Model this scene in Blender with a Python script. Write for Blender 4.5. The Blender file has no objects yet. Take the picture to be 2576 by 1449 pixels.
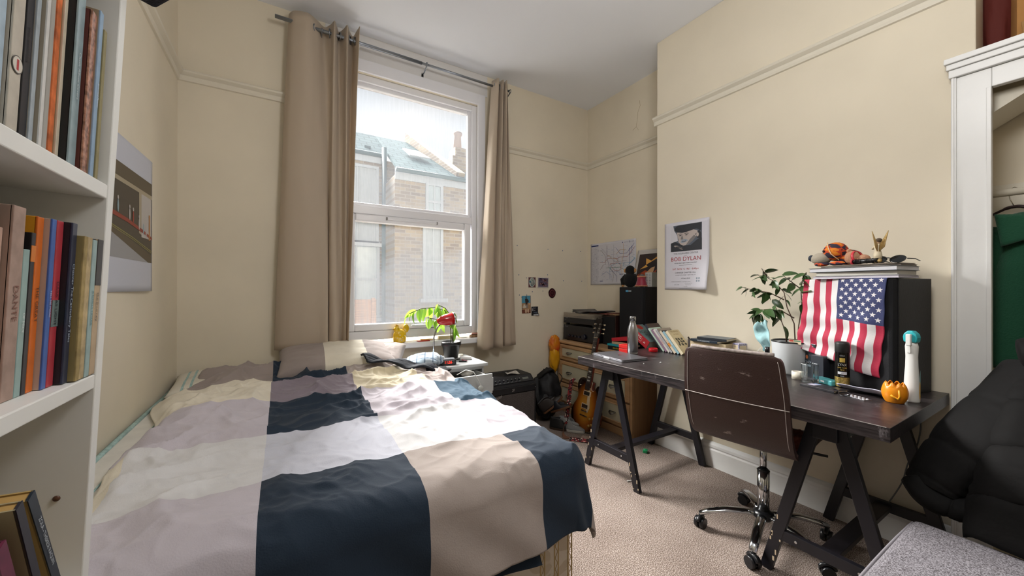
import bpy, bmesh, math, random
from mathutils import Vector, Matrix, Euler, noise
PI = math.pi
sc = bpy.context.scene
COL = sc.collection

# ------------------------------------------------------------------ camera
FPX = 941.7
cd = bpy.data.cameras.new('camera'); cam = bpy.data.objects.new('camera', cd); COL.objects.link(cam)
cd.sensor_fit = 'HORIZONTAL'; cd.sensor_width = 36.0; cd.lens = 36.0*FPX/2576.0
cd.clip_start = 0.02; cd.clip_end = 200
cam.location = (0, 0, 1.22)
_yaw, _pit, _rol = math.radians(31.4596), math.radians(0.098), math.radians(0.089)
F = Vector((math.sin(_yaw)*math.cos(_pit), math.cos(_yaw)*math.cos(_pit), math.sin(_pit)))
R = Vector((math.cos(_yaw), -math.sin(_yaw), 0)); U = R.cross(F)
R2 = R*math.cos(_rol)+U*math.sin(_rol); U2 = U*math.cos(_rol)-R*math.sin(_rol)
M = Matrix((R2, U2, -F)).transposed().to_4x4(); M.translation = cam.location
cam.matrix_world = M
sc.camera = cam

# ------------------------------------------------------------------ light and exposure
sc.view_settings.view_transform = 'Standard'; sc.view_settings.look = 'None'
sc.view_settings.gamma = 1.0; sc.view_settings.use_curve_mapping = False
sc.view_settings.exposure = 1.4
w = bpy.data.worlds.new('sky'); sc.world = w; w.use_nodes = True
nt = w.node_tree; bg = nt.nodes['Background']
tc = nt.nodes.new('ShaderNodeTexCoord'); nz = nt.nodes.new('ShaderNodeTexNoise')
nz.inputs['Scale'].default_value = 2.2; nz.inputs['Detail'].default_value = 6
mp = nt.nodes.new('ShaderNodeMapping'); mp.inputs['Scale'].default_value = (1, 1, 2.2)
cr = nt.nodes.new('ShaderNodeValToRGB')
cr.color_ramp.elements[0].position = 0.35; cr.color_ramp.elements[0].color = (0.72, 0.80, 0.88, 1)
cr.color_ramp.elements[1].position = 0.62; cr.color_ramp.elements[1].color = (1, 1, 1, 1)
nt.links.new(tc.outputs['Generated'], mp.inputs[0]); nt.links.new(mp.outputs[0], nz.inputs['Vector'])
nt.links.new(nz.outputs['Fac'], cr.inputs[0]); nt.links.new(cr.outputs[0], bg.inputs[0])
bg.inputs[1].default_value = 0.47
# hazy high sun coming over the neighbouring roofs into the window
sd = bpy.data.lights.new('sun', 'SUN'); sd.energy = 28.0; sd.angle = math.radians(48); sd.color = (1.0, 0.98, 0.95)
so = bpy.data.objects.new('sun', sd); COL.objects.link(so)
_el, _az = math.radians(39), math.radians(15)     # travelling towards +x, -y
so.rotation_euler = Vector((math.sin(_az)*math.cos(_el), -math.cos(_az)*math.cos(_el), -math.sin(_el))).to_track_quat('-Z', 'Y').to_euler()
so.location = (-3, 8, 8)
# daylight portal in the window opening
pd = bpy.data.lights.new('window_portal', 'AREA'); pd.shape = 'RECTANGLE'; pd.size = 1.2; pd.size_y = 2.1
pd.cycles.is_portal = True
po = bpy.data.objects.new('window_portal', pd); COL.objects.link(po)
po.location = (0.93, 3.2, 1.85); po.rotation_euler = (math.radians(-90), 0, 0)

# added fill light, unseen above the frame, to brighten the room; no fixture
_l = bpy.data.lights.new('fill_light', 'POINT'); _l.energy = 18; _l.shadow_soft_size = .25; _l.color = (1.0, .985, .97)
_o = bpy.data.objects.new('fill_light', _l); COL.objects.link(_o); _o.location = (.95, .35, 2.45)

# ------------------------------------------------------------------ helpers
def lin(h):
    if isinstance(h, str):
        h = h.lstrip('#'); c = [int(h[i:i+2], 16)/255 for i in (0, 2, 4)]
        return [x/12.92 if x <= 0.04045 else ((x+0.055)/1.055)**2.4 for x in c]
    return list(h)
MC = {}
def pm(name, col, rough=0.6, metal=0.0, var=0.0, vscale=8.0, bump=0.0, bscale=40.0, spec=0.5, col2=None, stretch=(1,1,1), **kw):
    if name in MC: return MC[name]
    m = bpy.data.materials.new(name); m.use_nodes = True; nt = m.node_tree
    b = nt.nodes['Principled BSDF']; c = lin(col)
    b.inputs['Base Color'].default_value = (*c, 1); b.inputs['Roughness'].default_value = rough
    b.inputs['Metallic'].default_value = metal; b.inputs['Specular IOR Level'].default_value = spec
    if 'sheen' in kw: b.inputs['Sheen Weight'].default_value = kw['sheen']
    if 'trans' in kw: b.inputs['Transmission Weight'].default_value = kw['trans']
    if 'alpha' in kw: b.inputs['Alpha'].default_value = kw['alpha']
    if 'coat' in kw: b.inputs['Coat Weight'].default_value = kw['coat']
    if 'sss' in kw:
        b.inputs['Subsurface Weight'].default_value = kw['sss']; b.inputs['Subsurface Radius'].default_value = (0.02, 0.02, 0.01)
    if 'emit' in kw:
        b.inputs['Emission Color'].default_value = (*c, 1); b.inputs['Emission Strength'].default_value = kw['emit']
    if var or bump or col2:
        t = nt.nodes.new('ShaderNodeTexCoord'); mp = nt.nodes.new('ShaderNodeMapping'); mp.inputs['Scale'].default_value = stretch
        nt.links.new(t.outputs['Object'], mp.inputs[0])
        if var or col2:
            n = nt.nodes.new('ShaderNodeTexNoise'); n.inputs['Scale'].default_value = vscale; n.inputs['Detail'].default_value = 5
            nt.links.new(mp.outputs[0], n.inputs['Vector'])
            r = nt.nodes.new('ShaderNodeValToRGB'); nt.links.new(n.outputs['Fac'], r.inputs[0])
            a = lin(col2) if col2 else [x*(1-var) for x in c]
            z = c if col2 else [min(1, x*(1+var)) for x in c]
            r.color_ramp.elements[0].position = 0.35; r.color_ramp.elements[0].color = (*a, 1)
            r.color_ramp.elements[1].position = 0.65; r.color_ramp.elements[1].color = (*z, 1)
            nt.links.new(r.outputs[0], b.inputs['Base Color'])
        if bump:
            n2 = nt.nodes.new('ShaderNodeTexNoise'); n2.inputs['Scale'].default_value = bscale; n2.inputs['Detail'].default_value = 4
            nt.links.new(mp.outputs[0], n2.inputs['Vector'])
            bu = nt.nodes.new('ShaderNodeBump'); bu.inputs['Strength'].default_value = bump; bu.inputs['Distance'].default_value = 0.01
            nt.links.new(n2.outputs['Fac'], bu.inputs['Height']); nt.links.new(bu.outputs[0], b.inputs['Normal'])
    MC[name] = m; return m

def T(x=0, y=0, z=0, rx=0, ry=0, rz=0, s=None):
    m = Matrix.Translation((x, y, z)) @ Euler((math.radians(rx), math.radians(ry), math.radians(rz)), 'XYZ').to_matrix().to_4x4()
    if s is not None:
        m = m @ Matrix.Diagonal((*(s if hasattr(s, '__len__') else (s, s, s)), 1))
    return m
ID = Matrix.Identity(4)

class MB:
    def __init__(s): s.v = []; s.f = []; s.m = []; s.s = []
    def add(s, vs, fs, mi=0, sm=False, M=ID):
        o = len(s.v); s.v += [tuple(M @ Vector(v)) for v in vs]
        for k, f in enumerate(fs):
            s.f.append([o+i for i in f]); s.m.append(mi[k] if isinstance(mi, list) else mi); s.s.append(sm)
        return s
    def box(s, x0, x1, y0, y1, z0, z1, mi=0, M=ID):
        vs = [(x, y, z) for z in (z0, z1) for y in (y0, y1) for x in (x0, x1)]
        return s.add(vs, [(0,2,3,1),(4,5,7,6),(0,1,5,4),(2,6,7,3),(0,4,6,2),(1,3,7,5)], mi, False, M)
    def ring(s, pts2, z0, z1, mi=0, M=ID, sm=False):     # prism of a 2D polygon
        n = len(pts2); vs = [(x, y, z0) for x, y in pts2]+[(x, y, z1) for x, y in pts2]
        fs = [tuple(range(n-1, -1, -1)), tuple(range(n, 2*n))]+[(i, (i+1) % n, n+(i+1) % n, n+i) for i in range(n)]
        s.add(vs, fs[:2], mi, False, M); o = len(s.v)-2*n
        for f in fs[2:]: s.f.append([o+i for i in f]); s.m.append(mi); s.s.append(sm)
        return s
    def lathe(s, prof, n=24, mi=0, M=ID, sm=True, cap=True, ang=2*PI, sx=1, sy=1):
        vs = []; fs = []
        for r, z in prof:
            for k in range(n): a = ang*k/n; vs.append((r*math.cos(a)*sx, r*math.sin(a)*sy, z))
        for i in range(len(prof)-1):
            for k in range(n): fs.append((i*n+k, i*n+(k+1) % n, (i+1)*n+(k+1) % n, (i+1)*n+k))
        s.add(vs, fs, mi, sm, M)
        if cap:
            o = len(s.v)-len(vs)
            for i0, rev in ((0, True), (len(prof)-1, False)):
                if prof[i0][0] > 1e-5:
                    f = [o+i0*n+k for k in range(n)]
                    s.f.append(f[::-1] if rev else f); s.m.append(mi); s.s.append(False)
        return s
    def cyl(s, p0, p1, r0, r1=None, n=12, mi=0, M=ID, sm=True):
        p0, p1 = Vector(p0), Vector(p1); d = p1-p0
        q = d.to_track_quat('Z', 'Y').to_matrix().to_4x4(); q.translation = p0
        return s.lathe([(r0, 0), (r0 if r1 is None else r1, d.length)], n, mi, M @ q, sm)
    def tube(s, pts, r, n=8, mi=0, M=ID, flat=1.0, sm=True):
        pts = [Vector(p) for p in pts]; N = len(pts); vs = []; fs = []
        up = Vector((0, 0, 1)); nrm = None
        for i, p in enumerate(pts):
            t = (pts[min(i+1, N-1)]-pts[max(i-1, 0)]).normalized()
            if nrm is None:
                a = up if abs(t.dot(up)) < 0.9 else Vector((1, 0, 0)); nrm = (a-t*a.dot(t)).normalized()
            else: nrm = (nrm-t*nrm.dot(t)).normalized()
            bn = t.cross(nrm); rr = r[i] if hasattr(r, '__len__') else r
            for k in range(n):
                a = 2*PI*k/n; vs.append(p+nrm*math.cos(a)*rr*flat+bn*math.sin(a)*rr)
        for i in range(N-1):
            for k in range(n): fs.append((i*n+k, i*n+(k+1) % n, (i+1)*n+(k+1) % n, (i+1)*n+k))
        fs.append(tuple(range(n-1, -1, -1))); fs.append(tuple((N-1)*n+k for k in range(n)))
        return s.add(vs, fs, mi, sm, M)
    def strip(s, pts, width, wdir, mi=0, M=ID, th=0.0015):   # flat band along a path
        pts = [Vector(p) for p in pts]; wd = Vector(wdir).normalized(); vs = []; fs = []; N = len(pts)
        for i, p in enumerate(pts):
            t = (pts[min(i+1, N-1)]-pts[max(i-1, 0)]).normalized(); ww = (wd-t*wd.dot(t)).normalized(); nn = t.cross(ww)
            for a, b in ((-1, -1), (1, -1), (1, 1), (-1, 1)): vs.append(p+ww*a*width/2+nn*b*th/2)
        for i in range(N-1):
            for k in range(4): fs.append((4*i+k, 4*i+(k+1) % 4, 4*i+4+(k+1) % 4, 4*i+4+k))
        fs += [(3, 2, 1, 0), tuple(4*(N-1)+k for k in range(4))]
        return s.add(vs, fs, mi, False, M)
    def ball(s, c, r, mi=0, M=ID, nu=16, nv=10, fn=None):
        if not hasattr(r, '__len__'): r = (r, r, r)
        vs = []; fs = []
        for j in range(nv+1):
            th = PI*j/nv
            for i in range(nu):
                ph = 2*PI*i/nu; d = Vector((math.sin(th)*math.cos(ph), math.sin(th)*math.sin(ph), math.cos(th)))
                k = fn(d) if fn else 1
                vs.append((c[0]+d.x*r[0]*k, c[1]+d.y*r[1]*k, c[2]+d.z*r[2]*k))
        for j in range(nv):
            for i in range(nu): fs.append((j*nu+i, (j+1)*nu+i, (j+1)*nu+(i+1) % nu, j*nu+(i+1) % nu))
        return s.add(vs, fs, mi, True, M)
    def grid(s, nu, nv, fn, mi=0, sm=True, M=ID, mf=None):
        vs = [fn(i/nu, j/nv) for j in range(nv+1) for i in range(nu+1)]; fs = []; ms = []
        for j in range(nv):
            for i in range(nu):
                fs.append((j*(nu+1)+i, j*(nu+1)+i+1, (j+1)*(nu+1)+i+1, (j+1)*(nu+1)+i))
                ms.append(mf((i+.5)/nu, (j+.5)/nv) if mf else mi)
        return s.add(vs, fs, ms, sm, M)
    def build(s, name, mats, parent=None, label=None, bevel=0, solid=0, sub=0, seg=2, weld=False, soff=-1):
        me = bpy.data.meshes.new(name); me.from_pydata(s.v, [], s.f)
        for m in (mats if isinstance(mats, (list, tuple)) else [mats]): me.materials.append(m)
        me.polygons.foreach_set('material_index', s.m); me.polygons.foreach_set('use_smooth', s.s)
        if weld:
            bm = bmesh.new(); bm.from_mesh(me); bmesh.ops.remove_doubles(bm, verts=bm.verts, dist=1e-5)
            bmesh.ops.recalc_face_normals(bm, faces=bm.faces); bm.to_mesh(me); bm.free()
        me.update()
        o = bpy.data.objects.new(name, me); COL.objects.link(o)
        if parent: o.parent = parent
        if label: o['label'] = label
        if solid:
            d = o.modifiers.new('s', 'SOLIDIFY'); d.thickness = solid; d.offset = soff
        if sub:
            d = o.modifiers.new('u', 'SUBSURF'); d.levels = sub; d.render_levels = sub
        if bevel:
            d = o.modifiers.new('b', 'BEVEL'); d.width = bevel; d.segments = seg; d.limit_method = 'ANGLE'; d.angle_limit = math.radians(40)
        return o

def tag(o, label, cat, group=None):
    o['label'] = label; o['category'] = cat
    if group: o['group'] = group
    return o
def thing(name, label, cat, loc=(0, 0, 0), rz=0, group=None, rx=0, ry=0):
    o = bpy.data.objects.new(name, None); COL.objects.link(o); o.empty_display_size = 0.05
    o.location = loc; o.rotation_euler = (math.radians(rx), math.radians(ry), math.radians(rz))
    return tag(o, label, cat, group)
def single(name, mb, mats, label, cat, loc=(0, 0, 0), rz=0, group=None, rx=0, ry=0, **kw):
    o = mb.build(name, mats, **kw); o.location = loc; o.rotation_euler = (math.radians(rx), math.radians(ry), math.radians(rz))
    return tag(o, label, cat, group)
def struct(name, mb, mats, **kw):
    o = mb.build(name, mats, **kw); o['kind'] = 'structure'; return o

def text_mesh(s, size, align='LEFT', shear=0, space=1.0, extr=0.0):
    c = bpy.data.curves.new('t', 'FONT'); c.body = s; c.size = size; c.align_x = align; c.align_y = 'CENTER'
    c.shear = shear; c.space_character = space; c.resolution_u = 3; c.extrude = extr
    o = bpy.data.objects.new('t', c); COL.objects.link(o)
    dg = bpy.context.evaluated_depsgraph_get(); dg.update()
    me = bpy.data.meshes.new_from_object(o.evaluated_get(dg))
    vs = [tuple(v.co) for v in me.vertices]; fs = [tuple(p.vertices) for p in me.polygons]
    bpy.data.objects.remove(o); bpy.data.curves.remove(c); bpy.data.meshes.remove(me)
    return vs, fs
class Art:
    """flat shapes in metres laid on a sheet; each gets a slightly higher layer"""
    def __init__(s): s.L = []
    def poly(s, pts, mi, cuts=0):
        bm = bmesh.new(); vs = [bm.verts.new((x, y, 0)) for x, y in pts]
        es = [bm.edges.new((vs[i], vs[(i+1) % len(vs)])) for i in range(len(vs))]
        bmesh.ops.triangle_fill(bm, edges=es, use_beauty=True)
        if cuts: bmesh.ops.subdivide_edges(bm, edges=bm.edges[:], cuts=cuts, use_grid_fill=True)
        bm.verts.index_update(); s.L.append(([tuple(v.co) for v in bm.verts], [tuple(v.index for v in f.verts) for f in bm.faces], mi)); bm.free()
    def rect(s, x0, y0, x1, y1, mi, n=1):
        vs = [(x0+(x1-x0)*i/n, y0+(y1-y0)*j/n, 0) for j in range(n+1) for i in range(n+1)]
        s.L.append((vs, [(j*(n+1)+i, j*(n+1)+i+1, (j+1)*(n+1)+i+1, (j+1)*(n+1)+i) for j in range(n) for i in range(n)], mi))
    def disc(s, cx, cy, rx, ry, mi, n=24, rot=0):
        s.poly([(cx+math.cos(a)*rx*math.cos(rot)-math.sin(a)*ry*math.sin(rot), cy+math.cos(a)*rx*math.sin(rot)+math.sin(a)*ry*math.cos(rot)) for a in [2*PI*k/n for k in range(n)]], mi)
    def line(s, pts, w, mi):
        for (a, b), (c, d) in zip(pts, pts[1:]):
            v = Vector((c-a, d-b)); l = v.length or 1; v /= l; n = Vector((-v.y, v.x))*w/2; e = v*w/2
            q = [(a-e.x+n.x, b-e.y+n.y, 0), (a-e.x-n.x, b-e.y-n.y, 0), (c+e.x-n.x, d+e.y-n.y, 0), (c+e.x+n.x, d+e.y+n.y, 0)]
            s.L.append((q, [(0, 1, 2, 3)], mi))
    def text(s, t, x, y, size, mi, align='CENTER', **kw):
        vs, fs = text_mesh(t, size, align, **kw); s.L.append(([(a+x, b+y, 0) for a, b, c in vs], fs, mi))
    def put(s, mb, fn, step=0.00010, base=0.0004):
        for k, (vs, fs, mi) in enumerate(s.L): mb.add([fn(x, y, base+step*min(k, 12)) for x, y, z in vs], fs, mi)
        return mb
def lay(M):        # flat sheet placed by a matrix
    return lambda x, y, o: M @ Vector((x, y, o))
def rr(x0, x1, y0, y1, r, n=4):
    P = []
    for cx, cy, a0 in ((x1-r, y1-r, 0), (x0+r, y1-r, 90), (x0+r, y0+r, 180), (x1-r, y0+r, 270)):
        for k in range(n+1):
            a = math.radians(a0+90*k/n); P.append((cx+r*math.cos(a), cy+r*math.sin(a)))
    return P
def sstep(a, b, x):
    t = max(0, min(1, (x-a)/(b-a))); return t*t*(3-2*t)
def fbm(x, y, z=0, o=4):
    return noise.fractal(Vector((x, y, z)), 1.0, 2.0, o)
# ------------------------------------------------------------------ room shell
wallm = pm('wall_cream_paint', '#dfd5c0', 0.75, var=0.03, vscale=2.5, bump=0.12, bscale=9)
ceilm = pm('ceiling_white_paint', '#eef1f7', 0.8, bump=0.08, bscale=6)
whitem = pm('white_gloss_paint', '#e4e4e2', 0.38, var=0.02, vscale=5, bump=0.08, bscale=30)
upvc = pm('white_upvc', '#e6e6ea', 0.3)
XL, XR, XC, YW, YC, YC0, ZC, YB, ZR = -0.56, 2.84, 2.53, 3.06, 1.933, 0.33, 3.17, -2.6, 2.58
# carpet
cm = bpy.data.materials.new('speckled_brown_carpet'); cm.use_nodes = True; nt = cm.node_tree; b = nt.nodes['Principled BSDF']
b.inputs['Roughness'].default_value = 0.95; b.inputs['Specular IOR Level'].default_value = 0.1
tcn = nt.nodes.new('ShaderNodeTexCoord')
n1 = nt.nodes.new('ShaderNodeTexNoise'); n1.inputs['Scale'].default_value = 250; n1.inputs['Detail'].default_value = 3
r1 = nt.nodes.new('ShaderNodeValToRGB'); e = r1.color_ramp.elements
e[0].position = 0.36; e[0].color = (*lin('#544840'), 1); e[1].position = 0.64; e[1].color = (*lin('#c4b8b0'), 1)
k = e.new(0.5); k.color = (*lin('#86776d'), 1)
n2 = nt.nodes.new('ShaderNodeTexNoise'); n2.inputs['Scale'].default_value = 3.5; n2.inputs['Detail'].default_value = 4
mx = nt.nodes.new('ShaderNodeMix'); mx.data_type = 'RGBA'; mx.blend_type = 'MULTIPLY'
r2 = nt.nodes.new('ShaderNodeValToRGB'); r2.color_ramp.elements[0].color = (0.78, 0.76, 0.75, 1); r2.color_ramp.elements[0].position = .3; r2.color_ramp.elements[1].position = .6
mx.inputs[0].default_value = 1
for a, c in ((tcn.outputs['Object'], n1.inputs['Vector']), (tcn.outputs['Object'], n2.inputs['Vector']), (n1.outputs['Fac'], r1.inputs[0]), (n2.outputs['Fac'], r2.inputs[0]), (r1.outputs[0], mx.inputs[6]), (r2.outputs[0], mx.inputs[7]), (mx.outputs[2], b.inputs['Base Color'])): nt.links.new(a, c)
bu = nt.nodes.new('ShaderNodeBump'); bu.inputs['Strength'].default_value = 0.6; bu.inputs['Distance'].default_value = 0.004
nt.links.new(n1.outputs['Fac'], bu.inputs['Height']); nt.links.new(bu.outputs[0], b.inputs['Normal'])
struct('floor', MB().box(XL-.1, XR+.5, YB, YW+.1, -.1, 0), cm)
struct('ceiling', MB().box(XL-.1, XR+.5, YB, YW+.25, ZC, ZC+.1), ceilm)
struct('wall_left', MB().box(XL-.1, XL, YB, YW+.25, 0, ZC), wallm)
struct('wall_right', MB().box(XR, XR+.1, YB, YW+.25, 0, ZC), wallm)
struct('wall_back', MB().box(XL-.1, XR+.1, YB-.1, YB, 0, ZC), wallm)
WX0, WX1, WZ0, WZ1 = 0.35, 1.515, 0.785, 2.885     # clear opening in the wall
mb = MB(); mb.box(XL-.1, WX0, YW, YW+.25, 0, ZC); mb.box(WX1, XR+.1, YW, YW+.25, 0, ZC)
mb.box(WX0, WX1, YW, YW+.25, 0, WZ0); mb.box(WX0, WX1, YW, YW+.25, WZ1, ZC)
struct('wall_window', mb, wallm)
struct('wall_chimney', MB().box(XC, XR-.0005, YC0, YC, 0, ZC-.0005), wallm, bevel=.004)
# picture rail: a moulded profile swept along each wall
railp = [(0, 0), (.010, .004), (.013, .018), (.013, .034), (.022, .042), (.030, .050), (.033, .060), (.026, .068), (0, .070)]
def run(mb, p0, p1, nrm, prof, z, mi=0):
    p0, p1, n = Vector((*p0, z)), Vector((*p1, z)), Vector((*nrm, 0)); k = len(prof)
    vs = [p+n*a+Vector((0, 0, h)) for p in (p0, p1) for a, h in prof]
    fs = [(i, (i+1) % k, k+(i+1) % k, k+i) for i in range(k)]+[tuple(range(k)), tuple(range(2*k-1, k-1, -1))]
    mb.add(vs, fs, mi)
trimm = pm('cream_trim_paint', '#dcd5c4', 0.5, bump=.1, bscale=25)
ZL = ZR-.07
mb = MB(); run(mb, (XL, YW), (.10, YW), (0, -1), railp, ZL); run(mb, (1.72, YW), (XR, YW), (0, -1), railp, ZL); struct('trim_1', mb, trimm, weld=True)
mb = MB(); run(mb, (XL, -.5), (XL, YW), (1, 0), railp, ZL); struct('trim_2', mb, trimm, weld=True)
mb = MB(); run(mb, (XR, YC+.001), (XR, YW), (-1, 0), railp, ZL); struct('trim_3', mb, trimm, weld=True)
mb = MB(); run(mb, (XC, YC0+.0), (XC, YC+.02), (-1, 0), railp, ZL); struct('trim_4', mb, trimm, weld=True)
skp = [(0, 0), (.020, 0), (.020, .115), (.014, .125), (.019, .135), (.016, .15), (.006, .165), (0, .17)]
mb = MB(); run(mb, (XC, YC0), (XC, YC+.02), (-1, 0), skp, 0); run(mb, (XR, YC+.001), (XC-.02, YC+.001), (0, 1), skp, 0)
struct('baseboard_right', mb, whitem, weld=True)
mb = MB(); run(mb, (XL, YW), (XR, YW), (0, -1), skp, 0); struct('baseboard_window', mb, whitem, weld=True)
# plaster cracks and a wall hook
mb = MB(); ck = [(2.70, 2.93), (2.66, 2.88), (2.62, 2.86), (2.64, 2.80), (2.60, 2.74)]
def wallscratch(mb, pts, w, fn):
    A = Art(); A.line(pts, w, 0); A.put(mb, fn, base=.0004)
wallscratch(mb, [(2.36, 2.98), (2.355, 2.93), (2.38, 2.88), (2.385, 2.82), (2.40, 2.75), (2.44, 2.73)], .003, lambda x, y, o: Vector((XR-o, x, y)))
wallscratch(mb, [(2.40, 2.75), (2.375, 2.71)], .002, lambda x, y, o: Vector((XR-o, x, y)))
tag(mb.build('plaster_crack', pm('crack_brown', '#a08b63', .9)), 'thin forked crack in the plaster above the picture rail of the alcove', 'crack')

# ------------------------------------------------------------------ window
win = bpy.data.objects.new('window_1', None); COL.objects.link(win); win.location = (.93, YW, WZ0); win['kind'] = 'structure'
def wl(mb): # world -> window local
    mb.v = [(x-.93, y-YW, z-WZ0) for x, y, z in mb.v]; return mb
def frame(mb, x0, x1, z0, z1, w, y0, y1, wb=None, wt=None):
    wb = w if wb is None else wb; wt = w if wt is None else wt
    mb.box(x0, x0+w, y0, y1, z0, z1); mb.box(x1-w, x1, y0, y1, z0, z1)
    mb.box(x0+w, x1-w, y0, y1, z0, z0+wb); mb.box(x0+w, x1-w, y0, y1, z1-wt, z1)
mb = MB(); frame(mb, .262, 1.57, WZ0+.001, 2.975, .07, YW-.022, YW-.001, wb=.001, wt=.09)     # flat trim on the wall
wl(mb).build('window_trim', upvc, win, bevel=.004)
mb = MB(); frame(mb, WX0, WX1, WZ0+.03, WZ1, .055, 3.085, 3.17, wb=.07, wt=.055)
mb.box(WX0+.055, WX1-.055, 3.085, 3.17, 1.80, 1.865)
mb.box(WX0+.055, WX1-.055, 3.10, 3.17, WZ0+.095, WZ0+.105)
wl(mb).build('outer_frame', upvc, win, bevel=.006)
mb = MB(); frame(mb, WX0+.05, WX1-.05, 1.855, WZ1-.05, .037, 3.105, 3.15)
wl(mb).build('upper_sash', upvc, win, bevel=.008)
mb = MB(); frame(mb, WX0+.058, WX1-.07, .887, 1.80, .062, 3.075, 3.14, wb=.055, wt=.06)
wl(mb).build('lower_sash', upvc, win, bevel=.010)
mb = MB(); mb.box(.71, 1.12, 3.060, 3.076, 1.768, 1.785); mb.box(.70, .712, 3.058, 3.076, 1.765, 1.788, 1); mb.box(1.118, 1.13, 3.058, 3.076, 1.765, 1.788, 1)
wl(mb).build('trickle_vent', [upvc, pm('grey_plastic', '#8d8d8d', .5)], win, bevel=.002)
mb = MB(); mb.box(.93, 1.0, 3.055, 3.075, .905, .925); mb.box(.90, 1.07, 3.04, 3.056, .908, .922)
wl(mb).build('window_handle', upvc, win, bevel=.005)
# glass: clear above, fogged with condensation and run marks below
def glassmat(name, lo, hi, zfog, fog0, fog1):
    m = bpy.data.materials.new(name); m.use_nodes = True; nt = m.node_tree; N = nt.nodes; Lk = nt.links
    for n in list(N): N.remove(n)
    out = N.new('ShaderNodeOutputMaterial'); tr = N.new('ShaderNodeBsdfTransparent'); tl = N.new('ShaderNodeBsdfTranslucent'); gl = N.new('ShaderNodeBsdfGlossy')
    df = N.new('ShaderNodeBsdfDiffuse'); df.inputs[0].default_value = (.8, .82, .85, 1)
    tl.inputs[0].default_value = (.045, .047, .05, 1); gl.inputs['Roughness'].default_value = .02
    t = N.new('ShaderNodeTexCoord'); mp = N.new('ShaderNodeMapping'); mp.inputs['Scale'].default_value = (28, 1, 1.6)
    n = N.new('ShaderNodeTexNoise'); n.inputs['Scale'].default_value = 2.0; n.inputs['Detail'].default_value = 5; n.inputs['Roughness'].default_value = .65
    n3 = N.new('ShaderNodeTexNoise'); n3.inputs['Scale'].default_value = 3.0; n3.inputs['Detail'].default_value = 3
    Lk.new(t.outputs['Object'], mp.inputs[0]); Lk.new(mp.outputs[0], n.inputs['Vector']); Lk.new(t.outputs['Object'], n3.inputs['Vector'])
    sp = N.new('ShaderNodeSeparateXYZ'); Lk.new(t.outputs['Object'], sp.inputs[0])
    mr = N.new('ShaderNodeMapRange'); mr.inputs['From Min'].default_value = zfog+.18; mr.inputs['From Max'].default_value = zfog-.18
    mr.inputs['To Min'].default_value = fog0; mr.inputs['To Max'].default_value = fog1
    ad = N.new('ShaderNodeMath'); ad.operation = 'MULTIPLY_ADD'; ad.inputs[1].default_value = .9; Lk.new(n3.outputs['Fac'], ad.inputs[0]); Lk.new(sp.outputs['Z'], ad.inputs[2])
    sb = N.new('ShaderNodeMath'); sb.operation = 'SUBTRACT'; sb.inputs[1].default_value = .45; Lk.new(ad.outputs[0], sb.inputs[0]); Lk.new(sb.outputs[0], mr.inputs['Value'])
    rn = N.new('ShaderNodeMapRange'); rn.inputs['From Min'].default_value = .3; rn.inputs['From Max'].default_value = .6; rn.inputs['To Min'].default_value = .84; rn.inputs['To Max'].default_value = 1.0
    Lk.new(n.outputs['Fac'], rn.inputs['Value'])
    mu = N.new('ShaderNodeMath'); mu.operation = 'MULTIPLY'; Lk.new(mr.outputs[0], mu.inputs[0]); Lk.new(rn.outputs[0], mu.inputs[1])
    ms = N.new('ShaderNodeMixShader'); Lk.new(mu.outputs[0], ms.inputs[0]); Lk.new(tr.outputs[0], ms.inputs[1]); Lk.new(tl.outputs[0], ms.inputs[2])
    m2 = N.new('ShaderNodeMixShader'); m2.inputs[0].default_value = 0.0; Lk.new(ms.outputs[0], m2.inputs[1]); Lk.new(gl.outputs[0], m2.inputs[2])
    Lk.new(m2.outputs[0], out.inputs[0]); return m
g1 = glassmat('hazy_glass', 0, 0, 2.02-WZ0, .38, .62); g2 = glassmat('fogged_glass', 0, 0, 1.52-WZ0, .30, .74)
def pane(x0, x1, z0, z1, y, m, nm):
    mb = MB(); mb.add([(x0, y, z0), (x1, y, z0), (x1, y, z1), (x0, y, z1)], [(0, 1, 2, 3)]); wl(mb).build(nm, m, win)
pane(WX0+.07, WX1-.07, 1.88, WZ1-.07, 3.132, g1, 'upper_pane'); pane(WX0+.10, WX1-.11, .92, 1.76, 3.112, g2, 'lower_pane')
mb = MB(); mb.box(.25, 1.62, 2.985, YW-.0005, WZ0-.045, WZ0); mb.box(WX0+.001, WX1-.001, YW-.001, 3.09, WZ0-.03, WZ0)
struct('trim_5', mb, upvc, bevel=.008)
struct('trim_11', MB().box(.262, 1.60, YW-.004, YW-.0005, 2.977, ZC-.004), pm('white_plaster_panel', '#dcdad8', .8, bump=.3, bscale=14))
# ------------------------------------------------------------------ next-door houses
brick = bpy.data.materials.new('stock_brick'); brick.use_nodes = True; nt = brick.node_tree; b = nt.nodes['Principled BSDF']; b.inputs['Roughness'].default_value = .9
t = nt.nodes.new('ShaderNodeTexCoord'); mp = nt.nodes.new('ShaderNodeMapping'); mp.inputs['Rotation'].default_value = (math.radians(90), 0, 0)
bt = nt.nodes.new('ShaderNodeTexBrick'); bt.inputs['Scale'].default_value = 1; bt.inputs['Brick Width'].default_value = .225; bt.inputs['Row Height'].default_value = .075; bt.inputs['Mortar Size'].default_value = .008
bt.inputs['Color1'].default_value = (*lin('#9c8b72'), 1); bt.inputs['Color2'].default_value = (*lin('#7a6c60'), 1); bt.inputs['Mortar'].default_value = (*lin('#988f84'), 1)
nt.links.new(t.outputs['Object'], mp.inputs[0]); nt.links.new(mp.outputs[0], bt.inputs['Vector']); nt.links.new(bt.outputs['Color'], b.inputs['Base Color'])
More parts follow.
